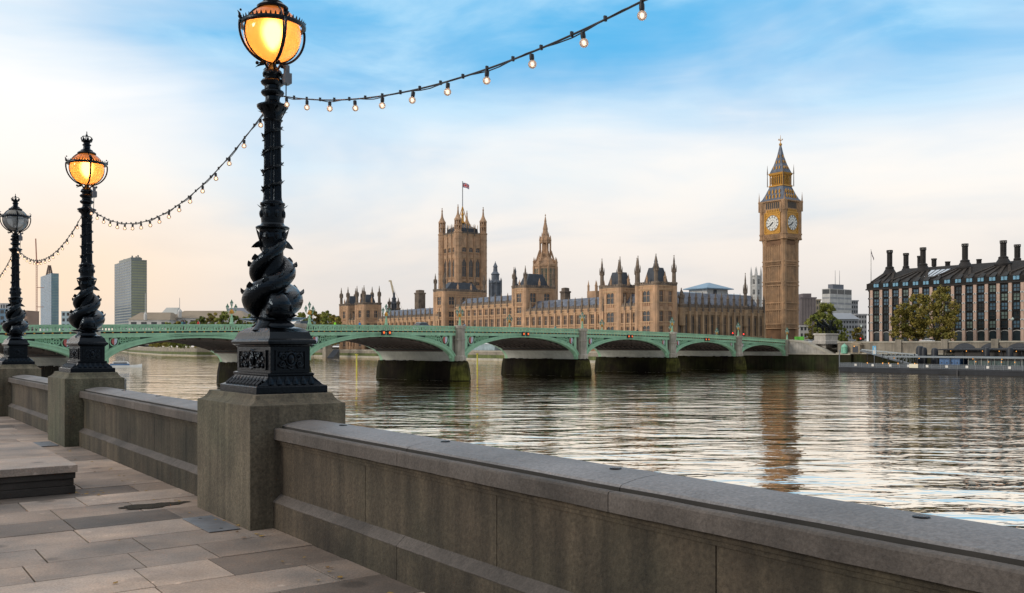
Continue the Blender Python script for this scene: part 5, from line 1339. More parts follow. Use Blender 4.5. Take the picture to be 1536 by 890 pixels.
# ================================================================== glazed parliament office block with chimneys
PB = mat('office_bronze', (.030,.027,.026), .6, .3, .4, spec=.2)
PINK = mat('pink_pillar_stone', (.52,.36,.28), .8, .12, .6)
PGL = mat('office_glass', (.025,.036,.042), .15, .45, .25, spec=.4)
PGLB = mat('attic_glass', (.16,.36,.50), .12, .3, .3, spec=.8)
CP = 290.0
sA = s_at(1308, CP); sBn = s_at(1516, CP); nb = 13; bw_ = (sA-sBn)/nb
ofc = thing('office_building', 'bronze roofed office block with pink stone pillars and tall roof chimneys', 'office building', cs(CP, sBn, 3.0), ANG)
Ys = [i*bw_ for i in range(nb+1)]; YE = -1
ZE = z_at(434, dep(CP, sA))-3.0; RH = z_at(397, dep(CP+14, sA-25))-3.0
nlow = 8                                                       # bays carried on past the chamfered corner
mb = MB(); mb.box(.5, 40, -nlow*bw_, nb*bw_+1.6, 0, ZE); h = mb.build('wall', PB, ofc)
fl_ = [3.9+i*(ZE-4.4)/5 for i in range(6)]
mb = MB()
for z in fl_: mb.box(.10,.52,-nlow*bw_,nb*bw_+1.6,z-.28,z+.28)
mb.box(-.55,.52,-nlow*bw_-.1,nb*bw_+2.2,ZE-.35,ZE+.1); mb.build('floor_band', PB, h)
PB2 = WHITE
for i in range(-nlow, nb+1):
    y = i*bw_; mb = MB(); mb.box(-.42,.45,y-.5,y+.5,0,ZE-.3)
    for z in fl_[:-1]: mb.mi = 1; mb.box(-.53,-.421,y-.5,y+.5,z-.25,z+.25); mb.mi = 2; mb.box(-.57,-.531,y-.17,y+.17,z-.15,z+.15)
    mb.build('pillar', [PINK, WHITE, DBLK], ofc)
k0 = [0]
mbw = MB(); ww = bw_-1.7; hw = (fl_[1]-fl_[0])-.75
mbw.box(-.02,.3,-ww/2,ww/2,0,hw); mbw.mi = 1
mbw.box(-.18,-.021,-ww/2-.1,ww/2+.1,hw*.50-.1,hw*.50+.1); mbw.box(-.16,-.021,-.06,.06,0,hw); mbw.box(-.35,-.022,-ww/2-.12,-ww/2,0,hw); mbw.box(-.35,-.022,ww/2,ww/2+.12,0,hw); mbw.box(-.45,-.023,-ww/2-.1,ww/2+.1,-.12,.02)
MW = mbw.mesh('window', [PGL, PB]); MWB = MW.copy(); MWB.materials[0] = mat('office_glass_pale', (.13,.18,.16), .15, .4, .6, spec=.4); MWC = MW.copy(); MWC.materials[0] = mat('office_glass_blue', (.07,.125,.17), .1, .4, .6, spec=.4)  # a paler and a bluer glass tone, picked at random per window
rng = random.Random(3)
for i in range(-nlow, nb):
    for j in range(5):
        if i < -3 : continue
        me = rng.choices((MW,MWB,MWC), ((5,2,1),(4,2,2),(4,2,2),(3,2,4),(2,2,5))[j])[0]
        put(me, 'window', ofc, (0, (i+.5)*bw_, fl_[j]+.36))
    mb = MB(); y = (i+.5)*bw_                                   # ground arcade
    if i >= -3:
        ar = [(-(bw_-1.2)/2,0)]+[(-(bw_-1.2)/2*math.cos(PI*q_/10), 2.7+.55*math.sin(PI*q_/10)) for q_ in range(11)]+[((bw_-1.2)/2,0)]
        mb.loft([[(x_,y+a_,z_) for a_,z_ in ar] for x_ in (.30,.46)]); w_ = mb.build('arcade_opening', PGL, ofc)
        mb = MB(); mb.tube([(.15,y+a_*1.06,z_+.18) for a_,z_ in ar[1:-1]], .14, 5); mb.build('arch_trim', WHITE, w_)
# roof with ribs fanning down from the chimneys
ridge_x = 14.0
mb = MB(); mb.loft([[(-.2,y,ZE+.1),(40.5,y,ZE+.1),(40.5,y,ZE+.5),(27,yy,RH),(ridge_x,yy,RH),(.2,y,ZE+1.9),(-.2,y,ZE+1.9)] for y, yy in ((-nlow*bw_,-nlow*bw_+4),(nb*bw_+2,nb*bw_-4.0))])
rf = mb.build('roof', mat('bronze_roof', (.024,.021,.019), .7, .3, .5, streak=.2, spec=.15), ofc)
slope = lambda x_: ZE+1.9+(RH-ZE-1.9)*(x_-.2)/(ridge_x-.2)
RIB = mat('roof_rib', (.046,.038,.032), .7, .25, .6, spec=.15)
chs = [(1334.5,.9),(1384.5,1.0),(1447.5,1.06),(1505,1.12)]
cy = []
for px_, sc_ in chs: cy.append(s_at(px_, CP+11)-sBn)
cy += [cy[-1]-bw_*3.4]
mb = MB()
for y0 in cy:
    for k_ in range(-2, 3):
        yb = min(max(y0+k_*bw_*.93, -nlow*bw_), nb*bw_+.8); a = (1.2, yb, slope(1.2)+.25); b = (11.5, y0+k_*.75, slope(11.5)+.25)
        hw_ = .56
        mb.loft([[(q_[0],q_[1]-w_,q_[2]-.5),(q_[0],q_[1]+w_,q_[2]-.5),(q_[0],q_[1]+w_,q_[2]+.12),(q_[0],q_[1]-w_,q_[2]+.12)] for q_, w_ in (((-.1,yb,ZE+.6),hw_),(a,hw_),(b,.34))])
mb.build('roof_rib', RIB, rf)
for i in range(-3, nb):                                         # dormer glazing under the eaves slope
    y = (i+.5)*bw_; mb = MB(); x_ = 1.0
    mb.box(-.4, 1.6, y-.9, y+.9, ZE+.55, ZE+1.7); d_ = mb.build('dormer', PGLB, ofc)
    mb = MB(); mb.loft([[(-.6,y-1.0,ZE+1.76),(-.6,y+1.0,ZE+1.76),(1.9,y+.6,ZE+3.0),(1.9,y-.6,ZE+3.0)],[(-.6,y-1.0,ZE+1.86),(-.6,y+1.0,ZE+1.86),(1.9,y+.6,ZE+3.3),(1.9,y-.6,ZE+3.3)]]); mb.mi = 0
    mb.box(-.56,-.501,y-.05,y+.05,ZE+.35,ZE+1.75); mb.build('hood', mat('dormer_lead', (.03,.03,.03), .6, .2, .6, spec=.2), d_)
y = (cy[1]+cy[2])/2; mb = MB(); mb.loft([[(3.6,y-2.6,slope(3.6)+.12),(3.6,y+2.6,slope(3.6)+.12),(9.6,y+3.6,slope(9.6)+.12),(9.6,y-3.6,slope(9.6)+.12)],[(3.6,y-2.6,slope(3.6)+.3),(3.6,y+2.6,slope(3.6)+.3),(9.6,y+3.6,slope(9.6)+.3),(9.6,y-3.6,slope(9.6)+.3)]])
mb.mi = 1
for k_ in range(5): q_ = -1+2*k_/4; mb.beam((3.6,y+2.6*q_,slope(3.6)+.35),(9.6,y+3.6*q_,slope(9.6)+.35), .16)
mb.build('skylight', [mat('skylight_glass', (.45,.50,.55), .2, .15, .6), PB], rf)
def chimney(y, x, zb, zt, r, sk):
    mb = MB(); m = zt-zb
    mb.lathe([(sk,zb-1),(sk,zb+m*.05),(sk*1.08,zb+m*.06),(sk*1.08,zb+m*.12),(sk*.95,zb+m*.13),(sk*.55,zb+m*.32),(sk*.58,zb+m*.33),(sk*.58,zb+m*.37),(r,zb+m*.42),(r,zt-m*.13),(r*1.12,zt-m*.12)], 16, (x,y,0))
    for k_ in range(10): a = 2*PI*k_/10; mb.beam((x+r*math.cos(a),y+r*math.sin(a),zb+m*.42),(x+r*math.cos(a),y+r*math.sin(a),zt-m*.12), .16)
    c_ = mb.build('chimney', PB, ofc, smooth=True, angle=30)
    mb = MB(); mb.lathe([(r*1.28,zt-m*.11),(r*1.28,zt-m*.075),(r*.9,zt-m*.07)], 16, (x,y,0)); mb.lathe([(r*.9,zt-m*.03),(r*1.3,zt-m*.025),(r*1.3,zt)], 16, (x,y,0))
    for k_ in range(8): a = 2*PI*k_/8; mb.beam((x+r*1.2*math.cos(a),y+r*1.2*math.sin(a),zt-m*.08),(x+r*1.2*math.cos(a),y+r*1.2*math.sin(a),zt-m*.02), .18)
    mb.build('chimney_cap', PB, c_); mb = MB(); mb.lathe([(r*.85,zt-m*.07),(r*.85,zt-m*.03)], 12, (x,y,0)); mb.build('flue_opening', mat('flue_pale', (.5,.48,.44), .7, .1, 1), c_)
for (px_, sc_), y0, yt in zip(chs, cy, (375.5,371.5,365.8,361)):
    d_ = dep(CP+11, y0+sBn); chimney(y0, 11, RH-3.0+.6*(sc_-.9)*8, z_at(yt, d_)-3.0, .82, 2.55)
for px_, yt, wpx, x_ in ((1359,380,8,24),(1378.5,384,5,26),(1401,388,7.5,20),(1421.5,392.5,7.5,20),(1468.5,389,7.5,20),(1526,367,9,24)):
    y0 = s_at(px_, CP+x_)-sBn; d_ = dep(CP+x_, y0+sBn); big = wpx >= 8
    chimney(y0, x_, RH-1.2, z_at(yt, d_)-3.0, wpx/2*d_/F*.82, 2.0 if big else .95)
t = thing('flagpole', 'slim flagpole with a drooping dark flag at the left end of the bronze roof', 'flagpole', cs(CP+3, s_at(1306.5, CP+3), ZE+3.2), ANG)
d_ = dep(CP+3, s_at(1306.5, CP+3)); zt_ = z_at(375, d_)-ZE-3.2
mb = MB(); mb.lathe([(.16,0),(.09,zt_),(.16,zt_+.05),(.02,zt_+.25)], 8); mb.build('pole', WHITE, t)
mb = MB(); mb.loft([[(.1*math.sin(i*1.3),-i*.16-.05,zt_-.3-i*.42) , (.1*math.sin(i*1.3)+.03,-i*.16-.05,zt_-.3-i*.42),(.1*math.sin(i*1.7)+.03,-i*.15-.05,zt_-1.3-i*.36),(.1*math.sin(i*1.7),-i*.15-.05,zt_-1.3-i*.36)] for i in range(8)]); mb.build('flag', mat('flag_dark', (.10,.08,.10), .8, .5, 1.5), t)
_e = emis
def emis(n_, c, st, cache={}):
    if n_ not in cache: cache[n_] = _e(n_, c, st)
    return cache[n_]
# ================================================================== trees
BARK = mat('bark', (.09,.075,.055), .9, .3, 2)
def leafm(name, a, b):
    m = mat(name, a, .75, .25, .35, alt=b, spec=.25)
    bs = m.node_tree.nodes['Principled BSDF']; bs.inputs['Subsurface Weight'].default_value = 0
    return m
LEAF_G = leafm('green_leaves', (.115,.145,.026), (.25,.25,.055))
LEAF_O = leafm('autumn_leaves', (.125,.122,.024), (.27,.205,.045))
LEAF_D = leafm('dark_leaves', (.075,.105,.022), (.17,.185,.04))
def crown_mesh(r, h, zb, nclump, nleaf, leaf, m, seed, squash=1.0):
    """leaf-sized faces gathered in clumps spread through an uneven crown"""
    rg = random.Random(seed); mb = MB(); cl = []
    for i in range(nclump):
        a = rg.uniform(0, 2*PI); f = rg.random()**.7; z = rg.uniform(0, 1)
        prof = (math.sin(PI*(.12+.80*z))**.65)*(.82+.25*math.sin(3*a+seed)+.12*math.sin(5*a+2*seed))
        rr = r*prof*(.35+.65*f)
        cl.append((rr*math.cos(a), rr*math.sin(a)*squash, zb+h*z, rg.uniform(.16,.30)*r*(1.1-.4*z), rg.gauss(.5,.22)))
    for (x, y, z, cr_, tn) in cl:
        for k_ in range(nleaf):
            d = Vector((rg.gauss(0,1), rg.gauss(0,1), rg.gauss(0,.75)))
            d = d.normalized()*cr_*rg.random()**.45
            c = Vector((x,y,z))+d; n = (d.normalized()+Vector((rg.uniform(-.8,.8),rg.uniform(-.8,.8),rg.uniform(-.3,.9)))).normalized()
            t_ = n.orthogonal().normalized(); b_ = n.cross(t_); q_ = rg.uniform(0, PI); t_, b_ = t_*math.cos(q_)+b_*math.sin(q_), b_*math.cos(q_)-t_*math.sin(q_)
            s_ = leaf*rg.uniform(.6,1.3); mb.tn = min(1, max(0, tn+rg.gauss(0,.16)))
            mb.quad(c-t_*s_, c-b_*s_*.6, c+t_*s_, c+b_*s_*.6)
    return mb.mesh('crown', m, recalc=False)
def trunk_mb(h, r, spread, seed):
    rg = random.Random(seed); mb = MB()
    mb.tube([(0,0,-.3),(.03*h,0,h*.35),(-.01*h,.02*h,h*.7),(0,0,h*.95)], [r*1.3,r,r*.7,r*.15], 8)
    for i in range(7):
        a = rg.uniform(0, 2*PI); z = h*rg.uniform(.28,.6); e = spread*rg.uniform(.5,.85)
        mb.tube([(0,0,z),(e*.5*math.cos(a),e*.5*math.sin(a),z+h*.16),(e*math.cos(a),e*math.sin(a),z+h*.3)], [r*.45,r*.28,r*.06], 6)
    return mb
def tree(loc, h, r, label, m, seed, group=None, ncl=46, nlf=60, leaf=.34, low=.22, sq=1.0, src={}):
    t = thing('tree', label, 'tree', loc, 0, group)
    trunk_mb(h*.92, .028*h*.55, r, seed).build('trunk', BARK, t)
    put(crown_mesh(r, h*(1-low), h*low, ncl, nlf, leaf, m, seed, sq), 'crown', t, (0,0,0))
    return t
def tree_px(px_, ytop, c, zg, wpx, label, m, seed, **k_):
    s_ = s_at(px_, c); d_ = dep(c, s_); return tree(cs(c, s_, zg), z_at(ytop, d_)-zg, wpx/2*d_/F, label, m, seed, **k_)
tree_px(1352, 456, 264, 2.2, 44, 'thin yellowing tree in front of the left end of the pink pillared office block', LEAF_O, 3, ncl=56, nlf=70, leaf=.34, low=.08)
tree_px(1377, 442, 268, 2.2, 52, 'autumn brown tree between the thin yellowing tree and the tallest tree by the office block', LEAF_O, 8, ncl=66, nlf=72, leaf=.34, low=.10)
tree_px(1413, 431, 266, 2.2, 64, 'tallest and broadest autumn tree in front of the pink pillared office block', LEAF_O, 5, ncl=80, nlf=72, leaf=.35, low=.12)
tree_px(1238, 457, 330, 2.2, 44, 'big round green tree behind the bronze chariot', LEAF_G, 12, ncl=90, nlf=90, leaf=.42, low=.10)
tree_px(1219, 480, 345, 2.2, 26, 'smaller green tree at the right foot of the clock tower', LEAF_O, 13, ncl=34, nlf=60, leaf=.4, low=.1)
tree_px(1258, 482, 310, 2.2, 24, 'dark green tree at the right of the bronze chariot', LEAF_D, 14, ncl=34, nlf=60, leaf=.38, low=.1)
tree_px(1285, 491, 300, 2.2, 22, 'low bushy tree beside the left end of the pink pillared office block', LEAF_O, 15, ncl=30, nlf=50, leaf=.34, low=.1)
tree_px(1268, 497, 330, 2.2, 18, 'low olive tree behind the tan embankment wall', LEAF_G, 16, ncl=24, nlf=50, leaf=.36, low=.1)
# gardens upstream of the palace
G = 'trees in the riverside gardens left of the palace'
GT = [(503,474,26,1),(488,468,30,0),(470,466,34,1),(452,470,30,0),(395,474,28,1),(372,473,30,0),(352,474,28,2),(333,467,30,0),(316,470,28,1),(300,476,26,2),(283,481,24,0),(266,483,22,1),(252,485,20,0)]
wh = {503:'right next to the palace end',488:'second from the palace end',470:'with the tallest crown near the palace end',452:'just right of the biggest lamp',395:'hidden partly by the biggest lamp',372:'left behind the biggest lamp base',352:'below the slate roofed block',333:'with the highest crown left of the biggest lamp',316:'left of the highest crown, below the brown roof',300:'behind the person in red',283:'behind the pair of walkers',266:'below the small green dome',252:'lowest and leftmost by the pale blocks'}
for i, (px_, yt, w_, k_) in enumerate(GT):
    c = 238-(i*2.2)+(i % 3)*6; s_ = s_at(px_, c); d_ = dep(c, s_)
    tree(cs(c, s_, 2.2), z_at(yt, d_)-2.2, w_/2*d_/F, 'garden tree beyond the bridge, '+wh[px_], (LEAF_G, LEAF_O, LEAF_D)[k_], 30+i, G, ncl=60, nlf=70, leaf=.75, low=.05)
for i, (px_, c) in enumerate(((345,205),(322,202),(298,196),(276,190),(256,182),(238,170))):     # lower trees seen under the arch
    s_ = s_at(px_, c); d_ = dep(c, s_)
    tree(cs(c, s_, .8), z_at(504, d_)-.8, 15*d_/F, 'riverside tree seen under the second arch, '+('nearest the pier','second from the pier','third from the pier','fourth from the pier','fifth from the pier','nearest the low blue bridge')[i], (LEAF_D,LEAF_G,LEAF_O)[i % 3], 60+i, 'riverside trees framed by the second arch', ncl=34, nlf=44, leaf=.7, low=.05)
for px_, yt, w_, c, lab in ((608,468,10,400,'tree crown peeping over the slates beside the far pavilion'),): pass

# ================================================================== distant buildings
GL1 = mat('tower_glass_blue', (.11,.19,.27), .18, .3, .06, spec=.7)
GL2 = mat('tower_glass_pale', (.30,.40,.36), .3, .2, .06)
STEELB = mat('spandrel_steel', (.50,.52,.46), .45, .15, .03)
def grid_tower(px0, pxm, px1, ytop, D, label, nfl, m_w, m_g, name='tower_block', cap=None, mull=6, m_r=None):
    """rectangular block seen at its corner pxm: floors of glass between spandrel bands"""
    p = pix(pxm, HY, D); t = thing(name, label, 'tower block', (p.x, p.y, 2.2), ANG)
    # solve side lengths so that the outer corners land at px0 and px1
    q0 = (px0-HX)/F; q1 = (px1-HX)/F
    ls = (p.x-q0*p.y)/(q0*NY-NX); lc = (q1*p.y-p.x)/(UX-q1*UY)
    H = z_at(ytop, D)-2.2; mb = MB(); mb.box(0,lc,0,ls,0,H); h = mb.build('core', m_g, t)
    if m_r: mb = MB(); mb.box(.3,lc-.3,-.12,-.005,0,H-.5); mb.build('glazing', m_r, t)  # paler sheet on the right face, sunlight on its glass put into the colour
    mb = MB(); fh = H/nfl
    for i in range(nfl+1): mb.box(-.25,lc+.25,-.25,ls+.25,i*fh-.02,i*fh+fh*.42)
    mb.build('floor_band', m_w, h)
    mb = MB()
    for i in range(mull+1):
        mb.box(-.12,-.01,ls*i/mull-.2,ls*i/mull+.2,0,H); mb.box(lc*i/mull-.2,lc*i/mull+.2,-.12,-.01,0,H)
    mb.build('mullion', m_w, h)
    if cap:
        mb = MB(); i_ = cap; mb.box(lc*i_,lc*(1-i_),ls*i_,ls*(1-i_),H+fh*.42,H+fh*1.5)
        rg = random.Random(int(px0))
        for k_ in range(9): x, y = lc*rg.uniform(i_,1-i_), ls*rg.uniform(i_,1-i_); mb.box(x-.8,x+.8,y-.8,y+.8,H+fh*1.5,H+fh*1.5+rg.uniform(1,4))
        mb.build('plant_room', m_w, t)
    return t, lc, ls, H
MILB = mat('millbank_band', (.22,.235,.22), .5, .15, .02)
grid_tower(172, 197, 220, 391, 1240, 'tall slab tower with pale and dark floor bands, left of the brown roofed blocks', 31, MILB, mat('millbank_glass', (.055,.10,.15), .15, .25, .02, spec=.8), cap=.14, mull=10, m_r=mat('sunlit_glass', (.33,.34,.22), .3, .2, .02))
t, lc, ls, H = grid_tower(61, 77, 88, 411, 2050, 'blue glass tower under construction topped by scaffolding rings', 46, mat('glass_tower_band', (.16,.27,.36), .3, .2, .02), GL1, mull=5, m_r=GL2)
mb = MB()
for k_ in range(7):
    f = .46-.045*k_; z = H+k_*3.4; mb.lathe([(lc*f,z),(lc*f,z+1.1)], 14, (lc/2,ls/2,0))
    for j in range(8): a = 2*PI*j/8; mb.box(lc/2+lc*f*math.cos(a)-.7, lc/2+lc*f*math.cos(a)+.7, ls/2+lc*f*math.sin(a)-.7, ls/2+lc*f*math.sin(a)+.7, z, z+3.6)
mb.build('scaffolding', mat('scaffold_rust', (.22,.15,.12), .8, .2, .05), t)
def lattice_mast(t, H, w, m, nm='mast'):
    mb = MB()
    for sx in (-1,1):
        for sy in (-1,1): mb.beam((sx*w,sy*w,0),(sx*w,sy*w,H), w*.5)
    n_ = int(H/(w*4))
    for k_ in range(n_): z = H*k_/n_; mb.beam((-w,-w,z),(w,-w,z+H/n_), w*.4); mb.beam((-w,w,z),(-w,-w,z+H/n_), w*.4)
    return mb.build(nm, m, t)
CRR = mat('crane_red', (.50,.22,.15), .6, .15, .1); CRW = mat('crane_cream', (.62,.52,.36), .6, .1, .1)
p = pix(55, HY, 2000); t = thing('tower_crane', 'thin red lattice crane mast standing left of the blue glass tower', 'crane', (p.x,p.y,2.2), ANG)
lattice_mast(t, z_at(394,2000), 1.2, CRR)
mb = MB(); zt_ = z_at(396,2000)-2; mb.beam((0,0,zt_),(-1,6,z_at(358,2000)-2), 2.0); mb.beam((0,0,zt_),(6,-10,zt_+3), 2.2); mb.build('jib', CRR, t)
mb = MB(); mb.beam((0,0,z_at(433,2000)),(14,0,z_at(433,2000)), 1.2); mb.beam((0,0,z_at(462,2000)),(14,0,z_at(462,2000)), 1.2); mb.build('wall_tie', CRR, t)
p = pix(596, HY, 720); t = thing('tower_crane', 'small cream luffing crane leaning over the black scaffolded spire', 'crane', (p.x,p.y,2.2), ANG)
lattice_mast(t, z_at(462,720)-2, .7, CRW)
a0 = pix(594, 458, 720)-Vector((p.x,p.y,2.2)); a1 = pix(586, 421, 720)-Vector((p.x,p.y,2.2)); Rm = Matrix.Rotation(-ANG,3,'Z')
mb = MB(); mb.beam(Rm@a0, Rm@a1, 1.3); mb.beam(Rm@a1, Rm@(a1+Vector((-1.5,0,-.6))), .9); mb.beam(Rm@a1, Rm@(pix(604,466,720)-Vector((p.x,p.y,2.2))), .16); mb.build('jib', CRW, t)
def lowblock(px0, px1, ytop, D, label, m, depth=30, roofm=None, yroof=None, nfl=6, win=True, name='building', hip=.12, cat='building', base=2.2, wm=None, nwin=None):
    """building facing the camera: wall with window rows, hipped roof if roofm"""
    a = pix(px0, HY, D); b = pix(px1, HY, D); Ln = b.x-a.x
    t = thing(name, label, cat, (a.x, D, base), 0); H = z_at(ytop, D)-base
    mb = MB(); mb.box(0,Ln,0,depth,0,H); mb.box(-.4,Ln+.4,-.4,depth+.3,H-.9,H-.001); h = mb.build('wall', m, t)
    if win:
        fh = H/nfl; nw = nwin or max(3, int(Ln/(fh*1.0))); w_ = Ln/nw
        mbw = MB(); mbw.box(-w_*.28,w_*.28,-.08,.05,0,fh*.55); me = mbw.mesh('window', wm or DARKW)
        for j in range(nfl):
            if H-(j*fh+fh*.75) < 0: continue
            for i in range(nw):
                if (i*nfl+j) >= 0 and nw*nfl <= 100: put(me, 'window', t, ((i+.5)*w_, 0, j*fh+fh*.2))
        if nw*nfl > 100:
            mbw = MB()
            for j in range(nfl):
                for i in range(nw): mbw.box((i+.22)*w_,(i+.78)*w_,-.08,.05,j*fh+fh*.2,j*fh+fh*.75)
            tag(mbw.build('window_bands', wm or DARKW, t), kind='stuff')
    if roofm:
        zr_ = z_at(yroof, D)-base; e = (Ln*hip)
        mb = MB(); mb.loft([[(-1,-1,H),(Ln+1,-1,H),(Ln+1,depth+1,H),(-1,depth+1,H)],[(e,depth*.42,zr_),(Ln-e,depth*.42,zr_),(Ln-e,depth*.58,zr_),(e,depth*.58,zr_)]])
        mb.build('roof', roofm, t)
    return t, Ln, H
BRF = mat('brown_tiles', (.27,.215,.155), .85, .2, .05)
SLF = mat('slate_far', (.16,.17,.20), .8, .2, .05)
t, Ln, H = lowblock(193, 254, 480, 900, 'white block with a big brown hipped roof, right of the banded slab tower', WHITE, 40, BRF, 468, 3)
mb = MB(); mb.lathe([(1.6,H),(1.6,H+5),(.3,H+8),(.25,z_at(440,900)-2.2)], 8, (Ln*.42,-1,0)); mb.build('flagpole', WHITE, t)
t, Ln, H = lowblock(254, 368, 477, 920, 'long white block with a brown hipped roof behind the garden trees', WHITE, 40, BRF, 465.5, 3)
mb = MB(); mb.lathe([(2.0,H),(2.0,H+6),(.35,H+9),(.25,z_at(447,920)-2.2)], 8, (Ln*.14,-1,0)); mb.build('flagpole', WHITE, t)
t, Ln, H = lowblock(241, 264, 473, 1100, 'small block with a green domed roof between the two brown hipped roofs', mat('green_dome', (.20,.26,.25), .7, .2, .05), 30, mat('dome_pale', (.45,.45,.42), .7, .1, .05), 461, 3)
t, Ln, H = lowblock(333, 415, 474, 1000, 'grey slate roofed block behind the trees left of the biggest lamp', WHITE, 40, SLF, 461, 3, hip=.06)
lowblock(478, 514, 474, 1150, 'distant pale flat roofed block left of the palace end', GREYC, 30, None, None, 4)
lowblock(455, 480, 478, 1250, 'distant grey block with a green edge behind the garden trees', mat('teal_pale', (.25,.36,.33), .7, .15, .05), 30, None, None, 3)
lowblock(92, 112, 467, 1700, 'pale blue box of flats between the glass tower and the middle lamp', mat('blue_flats', (.36,.46,.50), .6, .1, .03), 40, None, None, 6)
lowblock(0, 12, 455, 1500, 'pale block at the far left edge behind the unlit lamp', GREYC, 40, None, None, 7)
lowblock(36, 41, 466, 1600, 'low brick block between the unlit lamp and the red crane', mat('brick_far', (.30,.20,.15), .8, .15, .05), 40, None, None, 5)
lowblock(-30, 8, 463, 1300, 'teal glazed block behind the unlit lamp', GL1, 40, None, None, 6)
lowblock(110, 172, 497, 1500, 'low strip of distant riverside blocks behind the middle lamp', GREYC, 40, None, None, 3)
# right of the clock tower
t, Ln, H = lowblock(1201, 1224, 446, 560, 'dark ribbed office block just right of the clock tower', mat('plum_concrete', (.16,.135,.14), .8, .2, .2), 25, None, None, 12, win=False)
mb = MB()
for i in range(10): mb.box(Ln*(i+.3)/10, Ln*(i+.7)/10, -.3, -.01, 0, H-1)
mb.build('rib', mat('plum_pale', (.27,.23,.22), .8, .15, .2), t); mb = MB(); mb.box(Ln*.25,Ln*.8,3,12,H,H+2.4); mb.build('plant_room', mat('plum_concrete', (.16,.135,.14)), t)
lowblock(1222, 1231, 449, 600, 'narrow tan block tucked behind the dark ribbed office block', mat('tan_block', (.36,.30,.21), .8, .15, .2), 20, None, None, 8)
lowblock(1200, 1216, 488, 470, 'low pale building under the dark ribbed block', WHITE, 15, None, None, 3)
D = 620; p = pix(1245, HY, D)
t = thing('office_tower', 'white gridded office tower with dark top windows, behind the round tree', 'office building', (p.x,p.y,2.2), ANG)
q0 = (1233-HX)/F; q1 = (1277.5-HX)/F; ls = (p.x-q0*p.y)/(q0*NY-NX); lc = (q1*p.y-p.x)/(UX-q1*UY); H = z_at(433, D)-2.2
mb = MB(); mb.box(0,lc,0,ls,0,H); h = mb.build('wall', WHITE, t)
for i in range(10):
    z = H-3.4-i*3.6
    for k_ in range(3):
        dk = i == 0; g_ = .35; hh = 3.0 if dk else 1.5
        mb = MB(); mb.box(lc*k_/3+g_,lc*(k_+1)/3-g_,-.06,.1,z+(.0 if dk else .3),z+hh); mb.build('window', DARKW if dk else GREYC, h)
    mb = MB(); mb.box(-.06,.1,g_,ls-g_,z+(.0 if i == 0 else .3),z+(3.0 if i == 0 else 1.5)); mb.build('window', DARKW if i == 0 else GREYC, h)
mb = MB(); mb.box(lc*.2,lc*.7,ls*.2,ls*.8,H,H+3.2); mb.build('plant_room', SLF, t)
mb = MB()
for x, yy in ((.42,404),(.62,404)): mb.lathe([(.22,H+3),(.10,z_at(yy,D)-2.2)], 6, (lc*x, ls*.5, 0))
mb.build('mast', GREYC, t)
lowblock(1277, 1287, 450.5, 640, 'pale grey side block right of the white gridded tower', GREYC, 20, None, None, 10)
t, Ln, H = lowblock(1256, 1286, 479, 450, 'grey office building with white ribs and a sloping metal roof, below the white tower', mat('grey_office', (.42,.42,.43), .8, .12, .3), 20, mat('metal_roof', (.30,.31,.33), .5, .1, .2), 469, 5, nwin=7, hip=.03)
lowblock(1284, 1300, 471, 520, 'plain grey block between the metal roof and the pink pillared office', GREYC, 20, None, None, 6, nwin=4)
# abbey tower and the hall under blue sheeting
ABW = mat('abbey_white', (.54,.53,.51), .8, .15, .3, streak=.2)
D = 640; p = pix(1134, HY, D); t = thing('abbey_tower', 'pale white Gothic tower peeping out left of the clock tower', 'tower', (p.x,p.y,2.2), ANG)
w_ = 4.6; H = z_at(413.5, D)-2.2; mb = MB(); mb.box(-w_/2,w_/2,-w_/2,w_/2,0,H)
for z in (H, H*.86, H*.7, H*.55): mb.box(-w_/2-.35,w_/2+.35,-w_/2-.35,w_/2+.35,z-.5,z)
for sx in (-1,1):
    for sy in (-1,1): mb.lathe([(.75,0),(.75,H+.5),(.85,H+.6),(.05,H+6.2)], 6, (sx*w_/2,sy*w_/2,0))
mb.build('tower_body', ABW, t)
for z in (H*.89, H*.74, H*.6):
    for o_, r_ in (((0,-w_/2),0),((-w_/2,0),-PI/2)):
        put(win_mesh(1.7, 3.6, 0, True, 1, frame=ABW), 'window', t, (o_[0]*1.03,o_[1]*1.03,z-.6), r_)
BLUE = mat('blue_sheeting', (.22,.33,.43), .55, .12, .15, streak=.12)
D = 470; a = pix(1020, HY, D); p = cs(c_at(1020, SNE+38), SNE+38, 2.2); t = thing('sheeted_hall', 'great hall roofed in pale blue sheeting with a raised lantern, behind the shadowed range', 'hall', p, ANG)
cc = c_at(1020, SNE+38); Lx = c_at(1132, SNE+38)-cc; d0_ = dep(cc, SNE+38); Hr = z_at(440, d0_+25)-2.2; He = z_at(456, d0_)-2.2
mb = MB(); mb.box(0,Lx,0,22,0,He); mb.build('wall', STONE2, t)
mb = MB(); mb.loft([[(x,-.5,He),(x,22.5,He),(x,13,Hr),(x,9,Hr)] for x in (0,Lx)]); mb.build('roof', BLUE, t)
xa = c_at(1056, SNE+45)-cc; xb = c_at(1087, SNE+45)-cc; Hl = z_at(434.5, d0_+25)-2.2; Hp = z_at(424, d0_+25)-2.2
mb = MB(); mb.box(xa,xb,5,17,Hr-3,Hl); lb = mb.build('lantern', WHITE, t)
mb = MB(); mb.sq([((xb-xa)/2+2.2,8,Hl),((xb-xa)/2+2.2,8,Hl+.4),(.6,.5,Hp)], ((xa+xb)/2,11,0)); mb.build('lantern_roof', BLUE, lb)
mb = MB(); mb.box((xa+xb)/2-3.0,(xa+xb)/2-.6,4.9,4.99,Hr-3,Hl-.4); mb.build('opening', DKROOF, lb)

